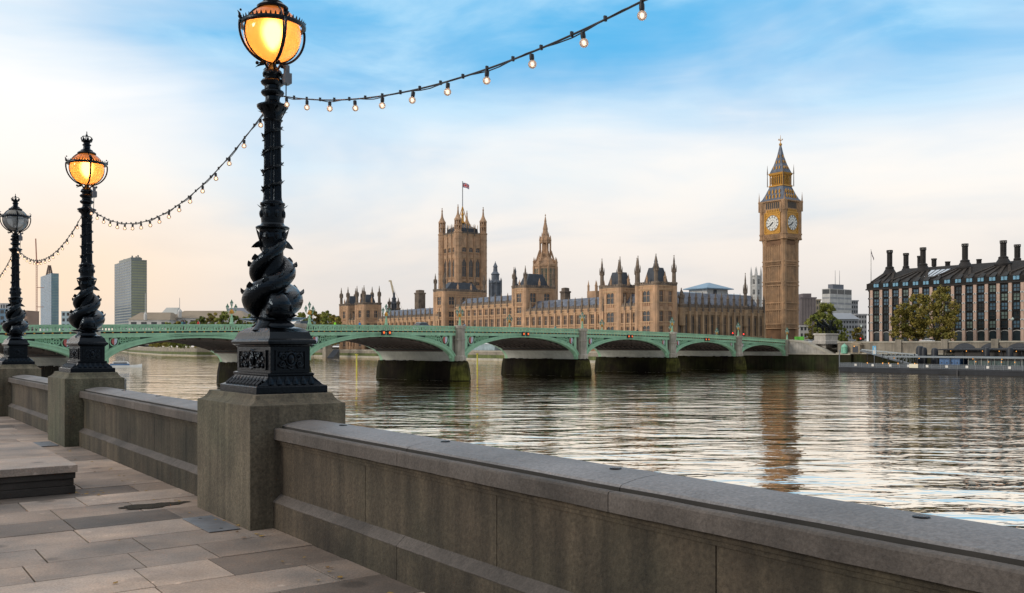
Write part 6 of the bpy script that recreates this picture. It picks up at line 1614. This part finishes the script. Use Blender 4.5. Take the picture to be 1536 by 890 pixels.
# ================================================================== far river: low bridge, boats, marker posts
D = 1000; a = pix(186, HY, D); b = pix(236, HY, D); t = thing('low_bridge', 'distant low dark blue arched bridge seen under the second green arch', 'bridge', (a.x, a.y, 0), 0)
Ln = b.x-a.x; DB = mat('far_bridge_blue', (.06,.06,.12), .6, .2, .1)
zt_ = z_at(515.5, D); mb = MB(); n_ = 24; zz_ = lambda f: zt_-(2*f-1)**2*2.2
mb.loft([[(-Ln*1.2+Ln*2.2*f,0,zz_(f)-2.6),(-Ln*1.2+Ln*2.2*f,12,zz_(f)-2.6),(-Ln*1.2+Ln*2.2*f,12,zz_(f)),(-Ln*1.2+Ln*2.2*f,0,zz_(f))] for f in [i/n_ for i in range(n_+1)]]); mb.build('deck', DB, t)
mb = MB()
for f in (.33,.64,.93): x = -Ln*1.2+Ln*2.2*f; mb.box(x-2.2,x+2.2,-1,13,-7,zz_(f)-2.6)
mb.build('pier', BANKW, t)
mb = MB()
for f in (.94,.98): x = -Ln*1.2+Ln*2.2*f; mb.lathe([(2.0,zz_(f)),(2.0,zz_(f)+9),(2.6,zz_(f)+9.4),(.4,zz_(f)+12)], 6, (x,2,0))
mb.build('obelisk', GREYC, t)
YEL = mat('marker_yellow', (.52,.46,.06), .6, .2, 1.5, streak=.2)
for px_, yt, yb, lab in ((535,531,561,'yellow river marker post under the third arch, left of the first wide starling'),(716,530,558,'yellow marker post standing in the gap under the fourth arch'),(908.5,528,556,'yellow marker post in front of the third dark starling')):
    d_ = (EYE-WATER)*F/(yb-HY); p = pix(px_, HY, d_); t = thing('marker_post', lab, 'marker post', (p.x,p.y,WATER), BANG, 'yellow marker posts in the river')
    H = z_at(yt, d_)-WATER; mb = MB(); mb.lathe([(.19,-1),(.17,H-.5),(.17,H)], 8); mb.build('pole', YEL, t)
    mb = MB(); mb.box(-.45,.45,-.08,.08,H-.38,H-.1); mb.build('topmark', YEL, t)
for px_, yt, yb, lab in ((572.5,520,539,'dark timber pile by the far bank under the third arch'),):
    d_ = 7*F/(yb-HY); p = pix(px_, HY, d_); mb = MB(); mb.lathe([(.9,-1),(.85,z_at(yt,d_)-WATER-.4),(.5,z_at(yt,d_)-WATER)], 10); tag(mb.build('mooring_pile', DKROOF, loc=(p.x,p.y,WATER)), lab, 'pile')
def boat(p, rz, Lb, label, hullm, cabm, stripe):
    t = thing('moored_boat', label, 'boat', p, rz); w_ = Lb*.13
    rings = []
    for f, k_, z in ((0,.75,.1),(.15,.95,0),(.6,1,0),(.85,.6,.15),(1,.05,.5)):
        rings.append([(Lb*f,-w_*k_*.7,-.4),(Lb*f,w_*k_*.7,-.4),(Lb*f,w_*k_,Lb*.07+z),(Lb*f,-w_*k_,Lb*.07+z)])
    mb = MB(); mb.loft(rings); mb.build('hull', hullm, t)
    mb = MB(); mb.box(Lb*.05,Lb*.62,-w_*.98,w_*.98,Lb*.071,Lb*.071+.5); mb.build('stripe', stripe, t)
    mb = MB(); mb.loft([[(Lb*.12,-w_*.8,z0),(Lb*q_,-w_*.8,z0),(Lb*q_,w_*.8,z0),(Lb*.12,w_*.8,z0)] for z0, q_ in ((Lb*.071+.5,.62),(Lb*.19,.57))]); c_ = mb.build('cabin', cabm, t)
    mb = MB(); mb.box(Lb*.15,Lb*.55,-w_*.83,w_*.83,Lb*.13,Lb*.165); mb.build('window', DARKW, c_)
    mb = MB(); mb.lathe([(.08,Lb*.19),(.05,Lb*.34)], 6, (Lb*.45,0,0)); mb.box(Lb*.3,Lb*.42,-w_*.4,w_*.4,Lb*.19,Lb*.215); mb.build('mast', GREYC, t)
    return t
d_ = 150; boat(pix(40, HY, d_)*1+Vector((0,0,WATER-EYE)), R(14), 15, 'white trip boat with an orange hull stripe, between the two lamp pedestals at far left', mat('boat_white', (.70,.70,.68), .4, .1, .5), mat('boat_cream', (.72,.70,.66), .4, .1, .5), mat('boat_orange', (.75,.13,.03), .5, .1, .5))
d_ = 300; boat(pix(163, HY, d_)+Vector((0,0,WATER-EYE)), R(20), 10, 'tiny white boat on the water right of the middle lamp pedestal', mat('boat_white', (.7,.7,.68)), mat('boat_cream', (.7,.7,.68)), mat('boat_blue', (.08,.16,.3), .5, .1, .5))

# ================================================================== people and traffic on the bridge
SKIN = mat('skin', (.42,.25,.18), .6, .05, 5); HAIR = mat('dark_hair', (.03,.022,.016), .6, .2, 9); TROU = mat('dark_trousers', (.04,.045,.06), .8, .2, 5)
PP = [(0,0,.92),(0,0,1.12),(0,0,1.34),(0,0,1.47),(0,.015,1.56),(0,.02,1.66),(0,.015,1.74),
      (.17,0,1.40),(.235,.03,1.14),(.215,.12,.92),(.205,.16,.82),(-.17,0,1.40),(-.235,.0,1.14),(-.235,.05,.90),(-.23,.07,.80),
      (.10,.02,.86),(.105,.09,.48),(.11,.02,.09),(.11,.14,.04),(-.10,0,.86),(-.105,-.02,.48),(-.11,-.16,.10),(-.11,-.05,.04)]
PE = [(0,1),(1,2),(2,3),(3,4),(4,5),(5,6),(2,7),(7,8),(8,9),(9,10),(2,11),(11,12),(12,13),(13,14),(0,15),(15,16),(16,17),(17,18),(0,19),(19,20),(20,21),(21,22)]
PR = [(.16,.11),(.15,.105),(.175,.11),(.06,.06),(.075,.085),(.085,.10),(.05,.06),.075,.058,.042,.035,.075,.058,.042,.035,.095,.065,.042,.035,.095,.065,.042,.035]
BODY = skin(PP, PE, PR, 2)
MBH = MB(); MBH.ball((0,-.005,1.70), .097, 12, 8, .105); HAIRM = MBH.mesh('hair', HAIR, smooth=True, angle=90)
def person(t, w, rz, jacket, label, bag=None):
    me = BODY.copy(); me.materials.clear(); me.materials.append(SKIN); me.materials.append(jacket); me.materials.append(TROU)
    for pl in me.polygons:
        z = pl.center.z; hand = abs(pl.center.x) > .16 and z < .88
        pl.material_index = 0 if z > 1.50 or hand else (2 if z < .90 else 1)
    o = bpy.data.objects.new('person', me); COL.objects.link(o); o.location = bt(t, w, ztop(t)-1.05); o.rotation_euler = (0,0,BANG+rz)
    tag(o, label, 'person'); put(HAIRM, 'hair', o, (0,0,0)); return o
def cloth(n_, c): return mat(n_, c, .8, .15, 6)
def t_px(px_, w):
    lo, hi = -125, 146
    for _ in range(50):
        m_ = (lo+hi)/2
        if bpx(m_, w) < px_: lo = m_
        else: hi = m_
    return lo
PL = [(297.5,1.2,PI/2,'jacket_red',(.55,.03,.02),'person in a bright red jacket walking on the bridge'),
      (277,1.1,PI/2,'coat_navy',(.03,.045,.10),'person in a navy coat, right one of the pair on the bridge'),
      (273.5,1.6,PI/2,'coat_teal',(.06,.20,.22),'person in a teal coat, left one of the pair on the bridge'),
      (502.5,1.2,-PI/2,'jacket_lime',(.30,.85,.04),'person in a fluorescent lime jacket on the bridge right of the biggest lamp'),
      (539.5,1.4,-PI/2,'coat_blue',(.03,.22,.55),'person in a bright blue coat in front of the far left pavilion'),
      (697,1.3,-PI/2,'coat_steel',(.10,.22,.36),'person in a steel blue coat right of the first bridge pillar'),
      (833,1.5,-PI/2,'coat_aqua',(.06,.26,.28),'person in an aqua top on the bridge before the right river wing'),
      (956,1.2,PI/2,'coat_black',(.02,.02,.025),'person in black on the bridge below the corner pavilion'),
      (1072,1.3,PI/2,'coat_grey',(.08,.09,.12),'person in dark grey beside the left red traffic light'),
      (1157,1.2,-PI/2,'coat_dark',(.03,.03,.04),'person in dark clothes at the foot of the clock tower')]
for px_, w_, rz, nm, c, lab in PL: person(t_px(px_, w_), w_, rz, cloth(nm, c), lab)
def car(loc, rz, col, label):
    t = thing('parked_car', label, 'car', loc, rz)
    prof = [(-2.1,.35),(-2.15,.75),(-1.95,.95),(-1.3,1.0),(1.0,1.0),(1.9,.85),(2.15,.65),(2.15,.35)]
    mb = MB(); mb.loft([[(x,y,z) for x,z in prof] for y in (-.85,.85)]); mb.build('body', col, t, bevel=.08)
    cab = [(-1.75,1.0),(-1.25,1.42),(.1,1.46),(.95,1.0)]
    mb = MB(); mb.loft([[(x,y*(1-.14*(z-1.0)/.46),z) for x,z in cab] for y in (-.78,.78)]); mb.build('window', DARKW, t)
    mb = MB(); mb.loft([[(x,y,z) for x,z in ((-1.3,1.43),(-1.2,1.49),(.05,1.52),(.2,1.44))] for y in (-.68,.68)]); mb.build('roof', col, t)
    for x in (-1.35,1.35):
        for y in (-.80,.80):
            mb = MB(); mb.loft([[(x+.33*math.cos(2*PI*j/16),y_,.33+.33*math.sin(2*PI*j/16)) for j in range(16)] for y_ in (y-.1,y+.1)]); mb.build('wheel', DBLK, t)
    for y in (-.6,.6):
        mb = MB(); mb.box(2.12,2.17,y-.16,y+.16,.66,.80); mb.build('headlight', WHITE, t)
    return t
for px_, w_, nm, c, lab in ((635,5.5,'car_silver',(.36,.42,.47),'silver car on the bridge, its roof just above the green parapet'),(458,6.0,'car_dark',(.06,.07,.09),'dark car on the bridge just right of the biggest lamp')):
    t_ = t_px(px_, w_); c_ = car(bt(t_, w_, ztop(t_)-1.05), BANG, mat(nm, c, .3, .05, 2, spec=.7), lab); c_.scale = (1.05,1.05,1.22)
RED = emis('signal_red', (1,.03,.02), 3.0)
def traffic_light(px_, w_, ylamp, label):
    t_ = t_px(px_, w_); z0 = ztop(t_)-1.05; p = bt(t_, w_, z0); t = thing('traffic_light', label, 'traffic light', p, BANG-PI/2)
    zl = z_at(ylamp, p.y)-z0
    mb = MB(); mb.lathe([(.06,0),(.06,zl-.9)], 8); mb.build('pole', DBLK, t)
    mb = MB(); mb.box(-.2,.2,-.16,.16,zl-.95,zl+.3); h = mb.build('signal_head', DBLK, t)
    for k_, m_ in ((0,RED),(-.32,DBLK),(-.64,DBLK)):
        mb = MB(); mb.loft([[(-.202-o_ if False else .30*0+r_*math.cos(2*PI*j/12), -.165-o_, zl+k_+r_*math.sin(2*PI*j/12)) for j in range(12)] for r_, o_ in ((.19,0),(.16,.05),(.02,.07))]); mb.build('lamp', m_, h)
    return t
traffic_light(1099.5, 3.5, 500, 'traffic light showing red, the left one on the bridge end')
traffic_light(1115.8, 3.0, 501.5, 'traffic light showing red, right of the pillar lamp standard')
# green hoarding
s_ = s_at(1199, CW+3); d_ = dep(CW+3, s_); t = thing('hoarding', 'bright green site hoarding at the bridge end, right of the clock tower', 'hoarding', cs(CW+3, s_, z_at(511.5, d_)), ANG)
mb = MB(); mb.box(-.08,.08,-1.75,1.75,0,1.35); mb.build('panel', mat('hoarding_green', (.10,.42,.04), .6, .15, 1.5), t)
mb = MB()
for k_ in range(4): mb.box(.081,.16,-1.7+k_*1.1,-1.6+k_*1.1,-1,1.35)
mb.build('post', BANKW, t)
# embankment street lamps
for px_, yt, c, lab in ((1292,487,252,'black street lamp at the left corner of the pink pillared office block'),(1519,476,262,'tall thin lamp column in front of the office block near the right edge')):
    s_ = s_at(px_, c); d_ = dep(c, s_); t = thing('lamp_post', lab, 'lamp post', cs(c, s_, 2.2), ANG); H = z_at(yt, d_)-2.2
    mb = MB(); mb.lathe([(.22,0),(.2,.8),(.09,1.0),(.07,H-.9)], 8); mb.build('column', DBLK, t)
    mb = MB(); mb.ball((0,0,H-.5), .34, 12, 8); mb.lathe([(.1,H-.9),(.2,H-.75)], 8); mb.lathe([(.2,H-.25),(.03,H)], 8); mb.build('lantern', mat('lantern_glass', (.4,.5,.46)), t)
s_ = s_at(1291.5, 256); d_ = dep(256, s_); t = thing('traffic_light', 'tiny red traffic light behind the tan embankment wall', 'traffic light', cs(256, s_, 2.2), ANG)
mb = MB(); mb.lathe([(.07,0),(.07,z_at(509,d_)-2.2)], 8); mb.build('pole', DBLK, t)
zl = z_at(508, d_)-2.2; mb = MB(); mb.box(-.2,.2,-.2,.2,zl-.6,zl+.35); h = mb.build('signal_head', DBLK, t); mb = MB(); mb.loft([[(-.205-o_, r_*math.cos(2*PI*j/10), zl+r_*math.sin(2*PI*j/10)) for j in range(10)] for r_, o_ in ((.19,0),(.02,.06))]); mb.build('lamp', RED, h)
for i, (px_, nm, cc_, lab) in enumerate(((1208,'van_white',(.6,.6,.6),'white van at the bridge end behind the stair parapet'),(1218,'car_dark',(.06,.07,.09),'dark car with red tail lights near the chariot plinth'),(1390,'car_white',(.62,.62,.62),'white car under the autumn trees behind the embankment wall'))):
    c = CW+14+i*6 if i < 2 else 256; s_ = s_at(px_, c); z_ = 2.28
    car(cs(c, s_, z_), ANG+PI/2, mat(nm, cc_, .35, .05, 2), lab)

# foam where the tide breaks against the starlings
rf_ = random.Random(4); mb = MB()
for t0 in TP[1:-1]:
    for sg, y0, y1 in ((-1,-2.0,BWD),(1,-2.0,5.0)):
        y = y0
        while y < y1:
            ln = rf_.uniform(.5,1.8); w_ = rf_.uniform(.10,.38); x = t0+sg*(2.42+(0 if y > 0 else y*.55))
            if rf_.random() < .75: mb.quad(*[tuple(bt(x+sg*q_, y+f, WATER+.03)) for q_, f in ((0,0),(w_*.7,ln*.2),(w_,ln*.55),(w_*.5,ln*.9),(0,ln))])
            y += ln*.9
tag(mb.build('foam', mat('foam_white', (.55,.52,.46), .8, .3, 2), recalc=False), kind='stuff')
# ================================================================== floating pier
HULL = mat('pontoon_hull', (.030,.033,.040), .6, .25, .4, spec=.2); PRF = mat('canopy_grey', (.17,.195,.215), .45, .12, .3); BLUEP = mat('pier_blue', (.045,.11,.24), .5, .15, .6); RAILM = mat('rail_grey', (.14,.155,.175), .45, .1, 1)
CPT = 222.0
def pt(px_, c=CPT): return s_at(px_, c)
def zy(y, px_, c=CPT): return z_at(y, dep(c, pt(px_, c)))
sp0 = pt(1258); sp1 = pt(1760)
t = thing('floating_pier', 'long dark floating river pier with grey railings, moored at the right bank', 'floating pier', (0,0,0), ANG)
mb = MB(); zd = zy(551.5, 1300)
mb.loft([[(CPT+.4,s_,WATER-.4),(CPT+11,s_,WATER-.4),(CPT+11,s_,zd),(CPT,s_,zd)] for s_ in (sp0,sp0-60,sp1)]); mb.box(CPT-.12, CPT+.1, sp1, sp0, zd-.35, zd-.05); mb.build('hull', HULL, t)
sg_ = pt(1436); mb = MB(); mb.box(CPT-.16,CPT-.121,sg_-.25,sg_+.25,WATER-.3,zd); mb.build('joint', DBLK, t)
zr_ = zy(545.0, 1300); 
mb = MB(); n_ = int((sp0-sp1)/.55)
for c in (CPT+.25,):
    for z in (zr_, zd+.12, (zr_+zd)/2): mb.box(c-.04,c+.04,sp1,sp0-.2,z-.035,z+.035)
    for k_ in range(n_): y = sp0-.2-(sp0-sp1)*k_/n_; mb.box(c-.025,c+.025,y-.025,y+.025,zd,zr_)
    for k_ in range(int(n_/4)): y = sp0-.3-(sp0-sp1)*k_*4/n_; mb.box(c-.05,c+.05,y-.05,y+.05,zd,zr_+.06)
for k_ in range(20): y = sp0-.2; x = CPT+.3+k_*.52; mb.box(x-.025,x+.025,y-.025,y+.025,zd,zr_)
mb.box(CPT+.25,CPT+10.6,sp0-.24,sp0-.16,zr_-.035,zr_+.035)
mb.build('railing', RAILM, t)
mb = MB(); mb.box(CPT+.30,CPT+.32,sp1,sp0-.4,zd+.15,zr_-.12); mb.build('railing_mesh', mat('rail_mesh', (.075,.09,.105), .6, .2, .8), t)
for k_ in range(12):
    s_ = pt(1283)-k_*5.1
    mb = MB(); mb.box(CPT+.13,CPT+.20,s_-.33,s_+.33,zd+.35,zd+.95); mb.build('notice_plate', WHITE, t)
mb = MB(); s_ = pt(1370); mb.box(CPT+.10,CPT+.2,s_-1.2,s_+1.2,zd+.15,zr_); mb.build('notice_board', mat('board_cream', (.62,.58,.46), .7, .08, 1), t)
mb = MB(); s_ = pt(1375); mb.lathe([(.3,0),(.3,.05)], 14); mb.v = [Vector((CPT+.12+v.z, s_+v.x, zr_+v.y-.2)) for v in mb.v]; mb.build('lifebuoy', mat('buoy_orange', (.7,.28,.02), .5, .05, 2), t)
t2 = thing('pier_canopy', 'long flat grey canopy roof on posts over the floating pier', 'canopy', (0,0,zd), ANG)
sc0 = pt(1330, CPT+2); zc0 = zy(535.0, 1340)-zd
mb = MB(); mb.loft([[(CPT+1.2,s_,zc0-.25),(CPT+9,s_,zc0-.25),(CPT+9,s_,zc0+.15),(CPT+1.2,s_,zc0+.12)] for s_ in (sc0,sp1)]); mb.build('roof', PRF, t2)
mb = MB()
for k_ in range(int((sc0-sp1)/3.4)):
    y = sc0-.6-k_*3.4
    for x in (CPT+1.6, CPT+8.5): mb.box(x-.07,x+.07,y-.07,y+.07,0,zc0-.251)
mb.build('post', DBLK, t2)
for k_ in range(9):
    y = sc0-2-k_*7; mb = MB(); mb.ball((CPT+2.2,y,zc0-.42), .10, 8, 6); mb.build('lamp', emis('pier_lamp', (1,.42,.08), 1.3), t2)
t2 = thing('ticket_kiosk', 'blue ticket kiosk with double doors under the pier canopy', 'kiosk', (0,0,zd), ANG)
ka, kb = pt(1409, CPT+2), pt(1440, CPT+2)
mb = MB(); mb.box(CPT+2,CPT+6.5,kb,ka,0,zc0-.26); mb.build('wall', BLUEP, t2)
for k_ in range(4):
    y0_ = ka+(kb-ka)*(k_+.08)/4; y1_ = ka+(kb-ka)*(k_+.92)/4; mb = MB(); mb.box(CPT+1.94,CPT+1.999,min(y0_,y1_),max(y0_,y1_),.1,zc0-.7); d2 = mb.build('door', mat('pier_blue_door', (.06,.14,.30), .5, .12, .6), t2)
    ym = (y0_+y1_)/2; mb = MB(); mb.lathe([(.17,0),(.17,.03)], 12); mb.v = [Vector((CPT+1.935-v.z, ym+v.x, zc0-1.45+v.y)) for v in mb.v]; mb.build('porthole', DARKW, d2)
t2 = thing('waiting_room', 'glazed waiting room under the canopy, right of the blue kiosk', 'waiting room', (0,0,zd), ANG)
wa = pt(1452, CPT+2.5)
mb = MB(); mb.box(CPT+2.5,CPT+7,sp1,wa,0,.75); mb.box(CPT+2.5,CPT+7,sp1,wa,zc0-.8,zc0-.27); mb.build('frame', DBLK, t2)
mb = MB(); mb.box(CPT+2.6,CPT+6.9,sp1,wa-.1,.75,zc0-.8); mb.build('glazing', mat('waiting_glass', (.10,.14,.14), .12, .5, .9, spec=.8), t2)
mb = MB()
for k_ in range(int((wa-sp1)/1.6)): y = wa-.1-k_*1.6; mb.box(CPT+2.45,CPT+2.61,y-.07,y+.07,.0,zc0-.27)
mb.build('mullion', mat('mullion_pale', (.45,.46,.44), .5, .1, 1), t2)
for k_ in range(7): y = wa-2-k_*3.1; mb = MB(); mb.ball((CPT+2.35,y,zc0-1.1), .10, 8, 6); mb.build('lamp', emis('pier_lamp', (1,.42,.08), 1.3), t2)
# deck lamps on thin posts
for i, px_ in enumerate((1301,1324,1333,1347,1372)):
    s_ = pt(px_, CPT+4); t2 = thing('deck_lamp', 'slim deck lamp post, %s along the open end of the floating pier' % ('first','second','third','fourth','fifth')[i], 'lamp', cs(CPT+4, s_, zd), ANG, 'slim lamp posts on the open pier deck')
    H = zy(532.5, px_, CPT+4)-zd; mb = MB(); mb.lathe([(.08,0),(.06,H),(.22,H+.02),(.22,H+.2),(.03,H+.3)], 8); mb.build('post', DBLK, t2)
    mb = MB(); mb.lathe([(.12,H*.28),(.12,H*.38)], 8); mb.build('amber_light', emis('pier_lamp', (1,.42,.08), 1.3), t2)
s_ = pt(1311.5, CPT+3); t2 = thing('pier_sign', 'tall blue and white banner sign on a pole at the open end of the pier', 'sign', cs(CPT+3, s_, zd), ANG)
H0, H1 = zy(532,1311,CPT+3)-zd, zy(519,1311,CPT+3)-zd
mb = MB(); mb.lathe([(.09,0),(.09,H1)], 8); mb.build('pole', RAILM, t2)
mb = MB(); mb.box(-.06,.06,-.5,.5,H0+.05,H1); mb.mi = 1; mb.box(-.075,-.061,-.42,.42,H0+.12,H0+(H1-H0)*.5); mb.box(-.075,-.061,-.30,.05,H0+(H1-H0)*.55,H0+(H1-H0)*.82)
mb.build('panel', [mat('sign_blue', (.10,.38,.62), .5, .05, 1), WHITE], t2)
s_ = pt(1257.8); mb = MB(); mb.lathe([(.13,-2),(.11,zy(527,1258)-zd),(.3,zy(527,1258)-zd+.02),(.05,zy(526,1258)-zd+.2)], 8); t2 = mb.build('bow_post', RAILM, loc=cs(CPT+.4, s_, zd), rz=ANG); tag(t2, 'pale slim post at the left tip of the floating pier', 'post')
for i, (px_, yt, r_) in enumerate(((1380,519,1.0),(1386,521,.8),(1402,522,.85),(1480,521,.7),(1515,521,.8))):
    c = CPT+11.8; s_ = pt(px_, c); mb = MB(); H = zy(yt, px_, c)-WATER; mb.lathe([(r_,-1),(r_,H-.8),(r_*.75,H-.2),(r_*.3,H)], 14)
    tag(mb.build('mooring_pile', DBLK, loc=cs(c, s_, WATER), rz=ANG, smooth=True), 'black mooring pile behind the pier, '+('widest of the close pair','thinner one of the close pair','just left of the blue kiosk','rising through the glazed part','nearest the right picture edge')[i], 'pile', 'black mooring piles of the floating pier')
# gangway and shore buildings
t2 = thing('gangway', 'pale trussed gangway sloping from the embankment down to the pier', 'gangway', (0,0,0), ANG)
A = Vector((CW-2.5, pt(1293, CW-2.5), zy(526, 1293, CW-2.5))); Bp = Vector((CPT+9, pt(1376, CPT+9), zd+.4))
Bq = Bp.copy(); Bq.z = zy(532.5, 1376, CPT+9)
A2 = Vector((A.x, A.y, zy(524.5,1293,CW-2.5)))
mb = MB(); mb.beam(A, Bp, 1.6, .3); mb.build('deck', RAILM, t2)
mb = MB(); mb.beam(A2, Bq, .35, .30)
for k_ in range(17): f = k_/16; mb.beam(A.lerp(Bp,f), A2.lerp(Bq,f), .12); 
for k_ in range(16): mb.beam(A.lerp(Bp,k_/16), A2.lerp(Bq,(k_+1)/16), .09)
mb.build('truss', mat('truss_pale', (.36,.39,.40), .5, .1, 1), t2)
s_ = pt(1266.5, CW-1.2); zb_ = zy(530.3,1266,CW-1.2); H = zy(516,1266,CW-1.2)-zb_
t2 = thing('domed_kiosk', 'small mint green domed kiosk at the foot of the stair', 'kiosk', cs(CW-1.2, s_, zb_), ANG)
MINT = mat('mint_green', (.22,.50,.36), .5, .12, 1.2)
mb = MB(); mb.lathe([(.95,0),(.95,.25),(.82,.3),(.82,H*.62),(.95,H*.64),(.95,H*.68)], 12); mb.build('body', MINT, t2)
mb = MB(); mb.lathe([(.88,H*.68),(.84,H*.78),(.62,H*.88),(.25,H*.95),(.12,H*.96),(.12,H*1.03),(.03,H*1.06)], 12); mb.build('dome', MINT, t2, smooth=True)
mb = MB()
for j in range(6): a = 2*PI*j/6; mb.box(.83*math.cos(a)-.07,.83*math.cos(a)+.07,.83*math.sin(a)-.07,.83*math.sin(a)+.07,.3,H*.62)
mb.build('rib', mat('mint_dark', (.12,.33,.24), .5, .12, 1.2), t2)
s_ = pt(1284, CW-1.3); zb_ = zy(529.5,1284,CW-1.3); t2 = thing('stone_niche', 'small arched stone niche with warm lights beside the gangway', 'niche', cs(CW-1.3, s_, zb_), ANG)
mb = MB(); mb.box(-.3,1.2,-1.5,1.5,0,2.4); mb.loft([[(x,-1.8,2.4),(x,1.8,2.4),(x,0,3.4)] for x in (-.4,1.2)]); mb.build('housing', mat('niche_stone', (.25,.20,.14), .8, .3, 1), t2)
mb = MB(); mb.box(-.36,-.301,-.9,.9,.1,1.9); mb.build('opening', DKROOF, t2)
mb = MB(); mb.ball((-.45,.3,1.9), .14, 8, 6); mb.build('lamp', emis('pier_lamp', (1,.42,.08), 1.3), t2)
t2 = thing('shore_canopy', 'dark curved shore canopy with small orange lights above the pier roof', 'canopy', (0,0,0), ANG)
ca, cb_ = pt(1408, CW-3), pt(1700, CW-3); zc_ = zy(525, 1440, CW-3)
mb = MB(); mb.loft([[(CW-6.5,ca,zc_-.1),(CW-.3,ca,zc_-.1),(CW-.3,ca,zc_+.25),(CW-6.5,ca,zc_+.1)],[(CW-6.5,ca-6,zc_-.1),(CW-.3,ca-6,zc_-.1),(CW-.3,ca-6,zc_+.45),(CW-6.5,ca-6,zc_+.25)],[(CW-6.5,cb_,zc_),(CW-.3,cb_,zc_),(CW-.3,cb_,zc_+.9),(CW-6.5,cb_,zc_+.4)]]); mb.build('roof', DBLK, t2)
mb = MB(); mb.box(CW-5.0,CW-1,cb_,ca-5.5,zc_-2.4,zc_-.3); mb.build('shelter', mat('shelter_dark', (.035,.03,.028), .5, .4, .5), t2)
for k_ in range(6): y = ca-5-k_*4.2; mb = MB(); mb.ball((CW-6.0,y,zc_-.3), .12, 8, 6); mb.build('lamp', emis('pier_lamp', (1,.42,.08), 1.3), t2)
mb = MB()
for k_ in range(12): y = ca-3-k_*5; mb.box(CW-5.8,CW-5.6,y-.1,y+.1,-.8,zc_-.1)
mb.build('post', DBLK, t2)
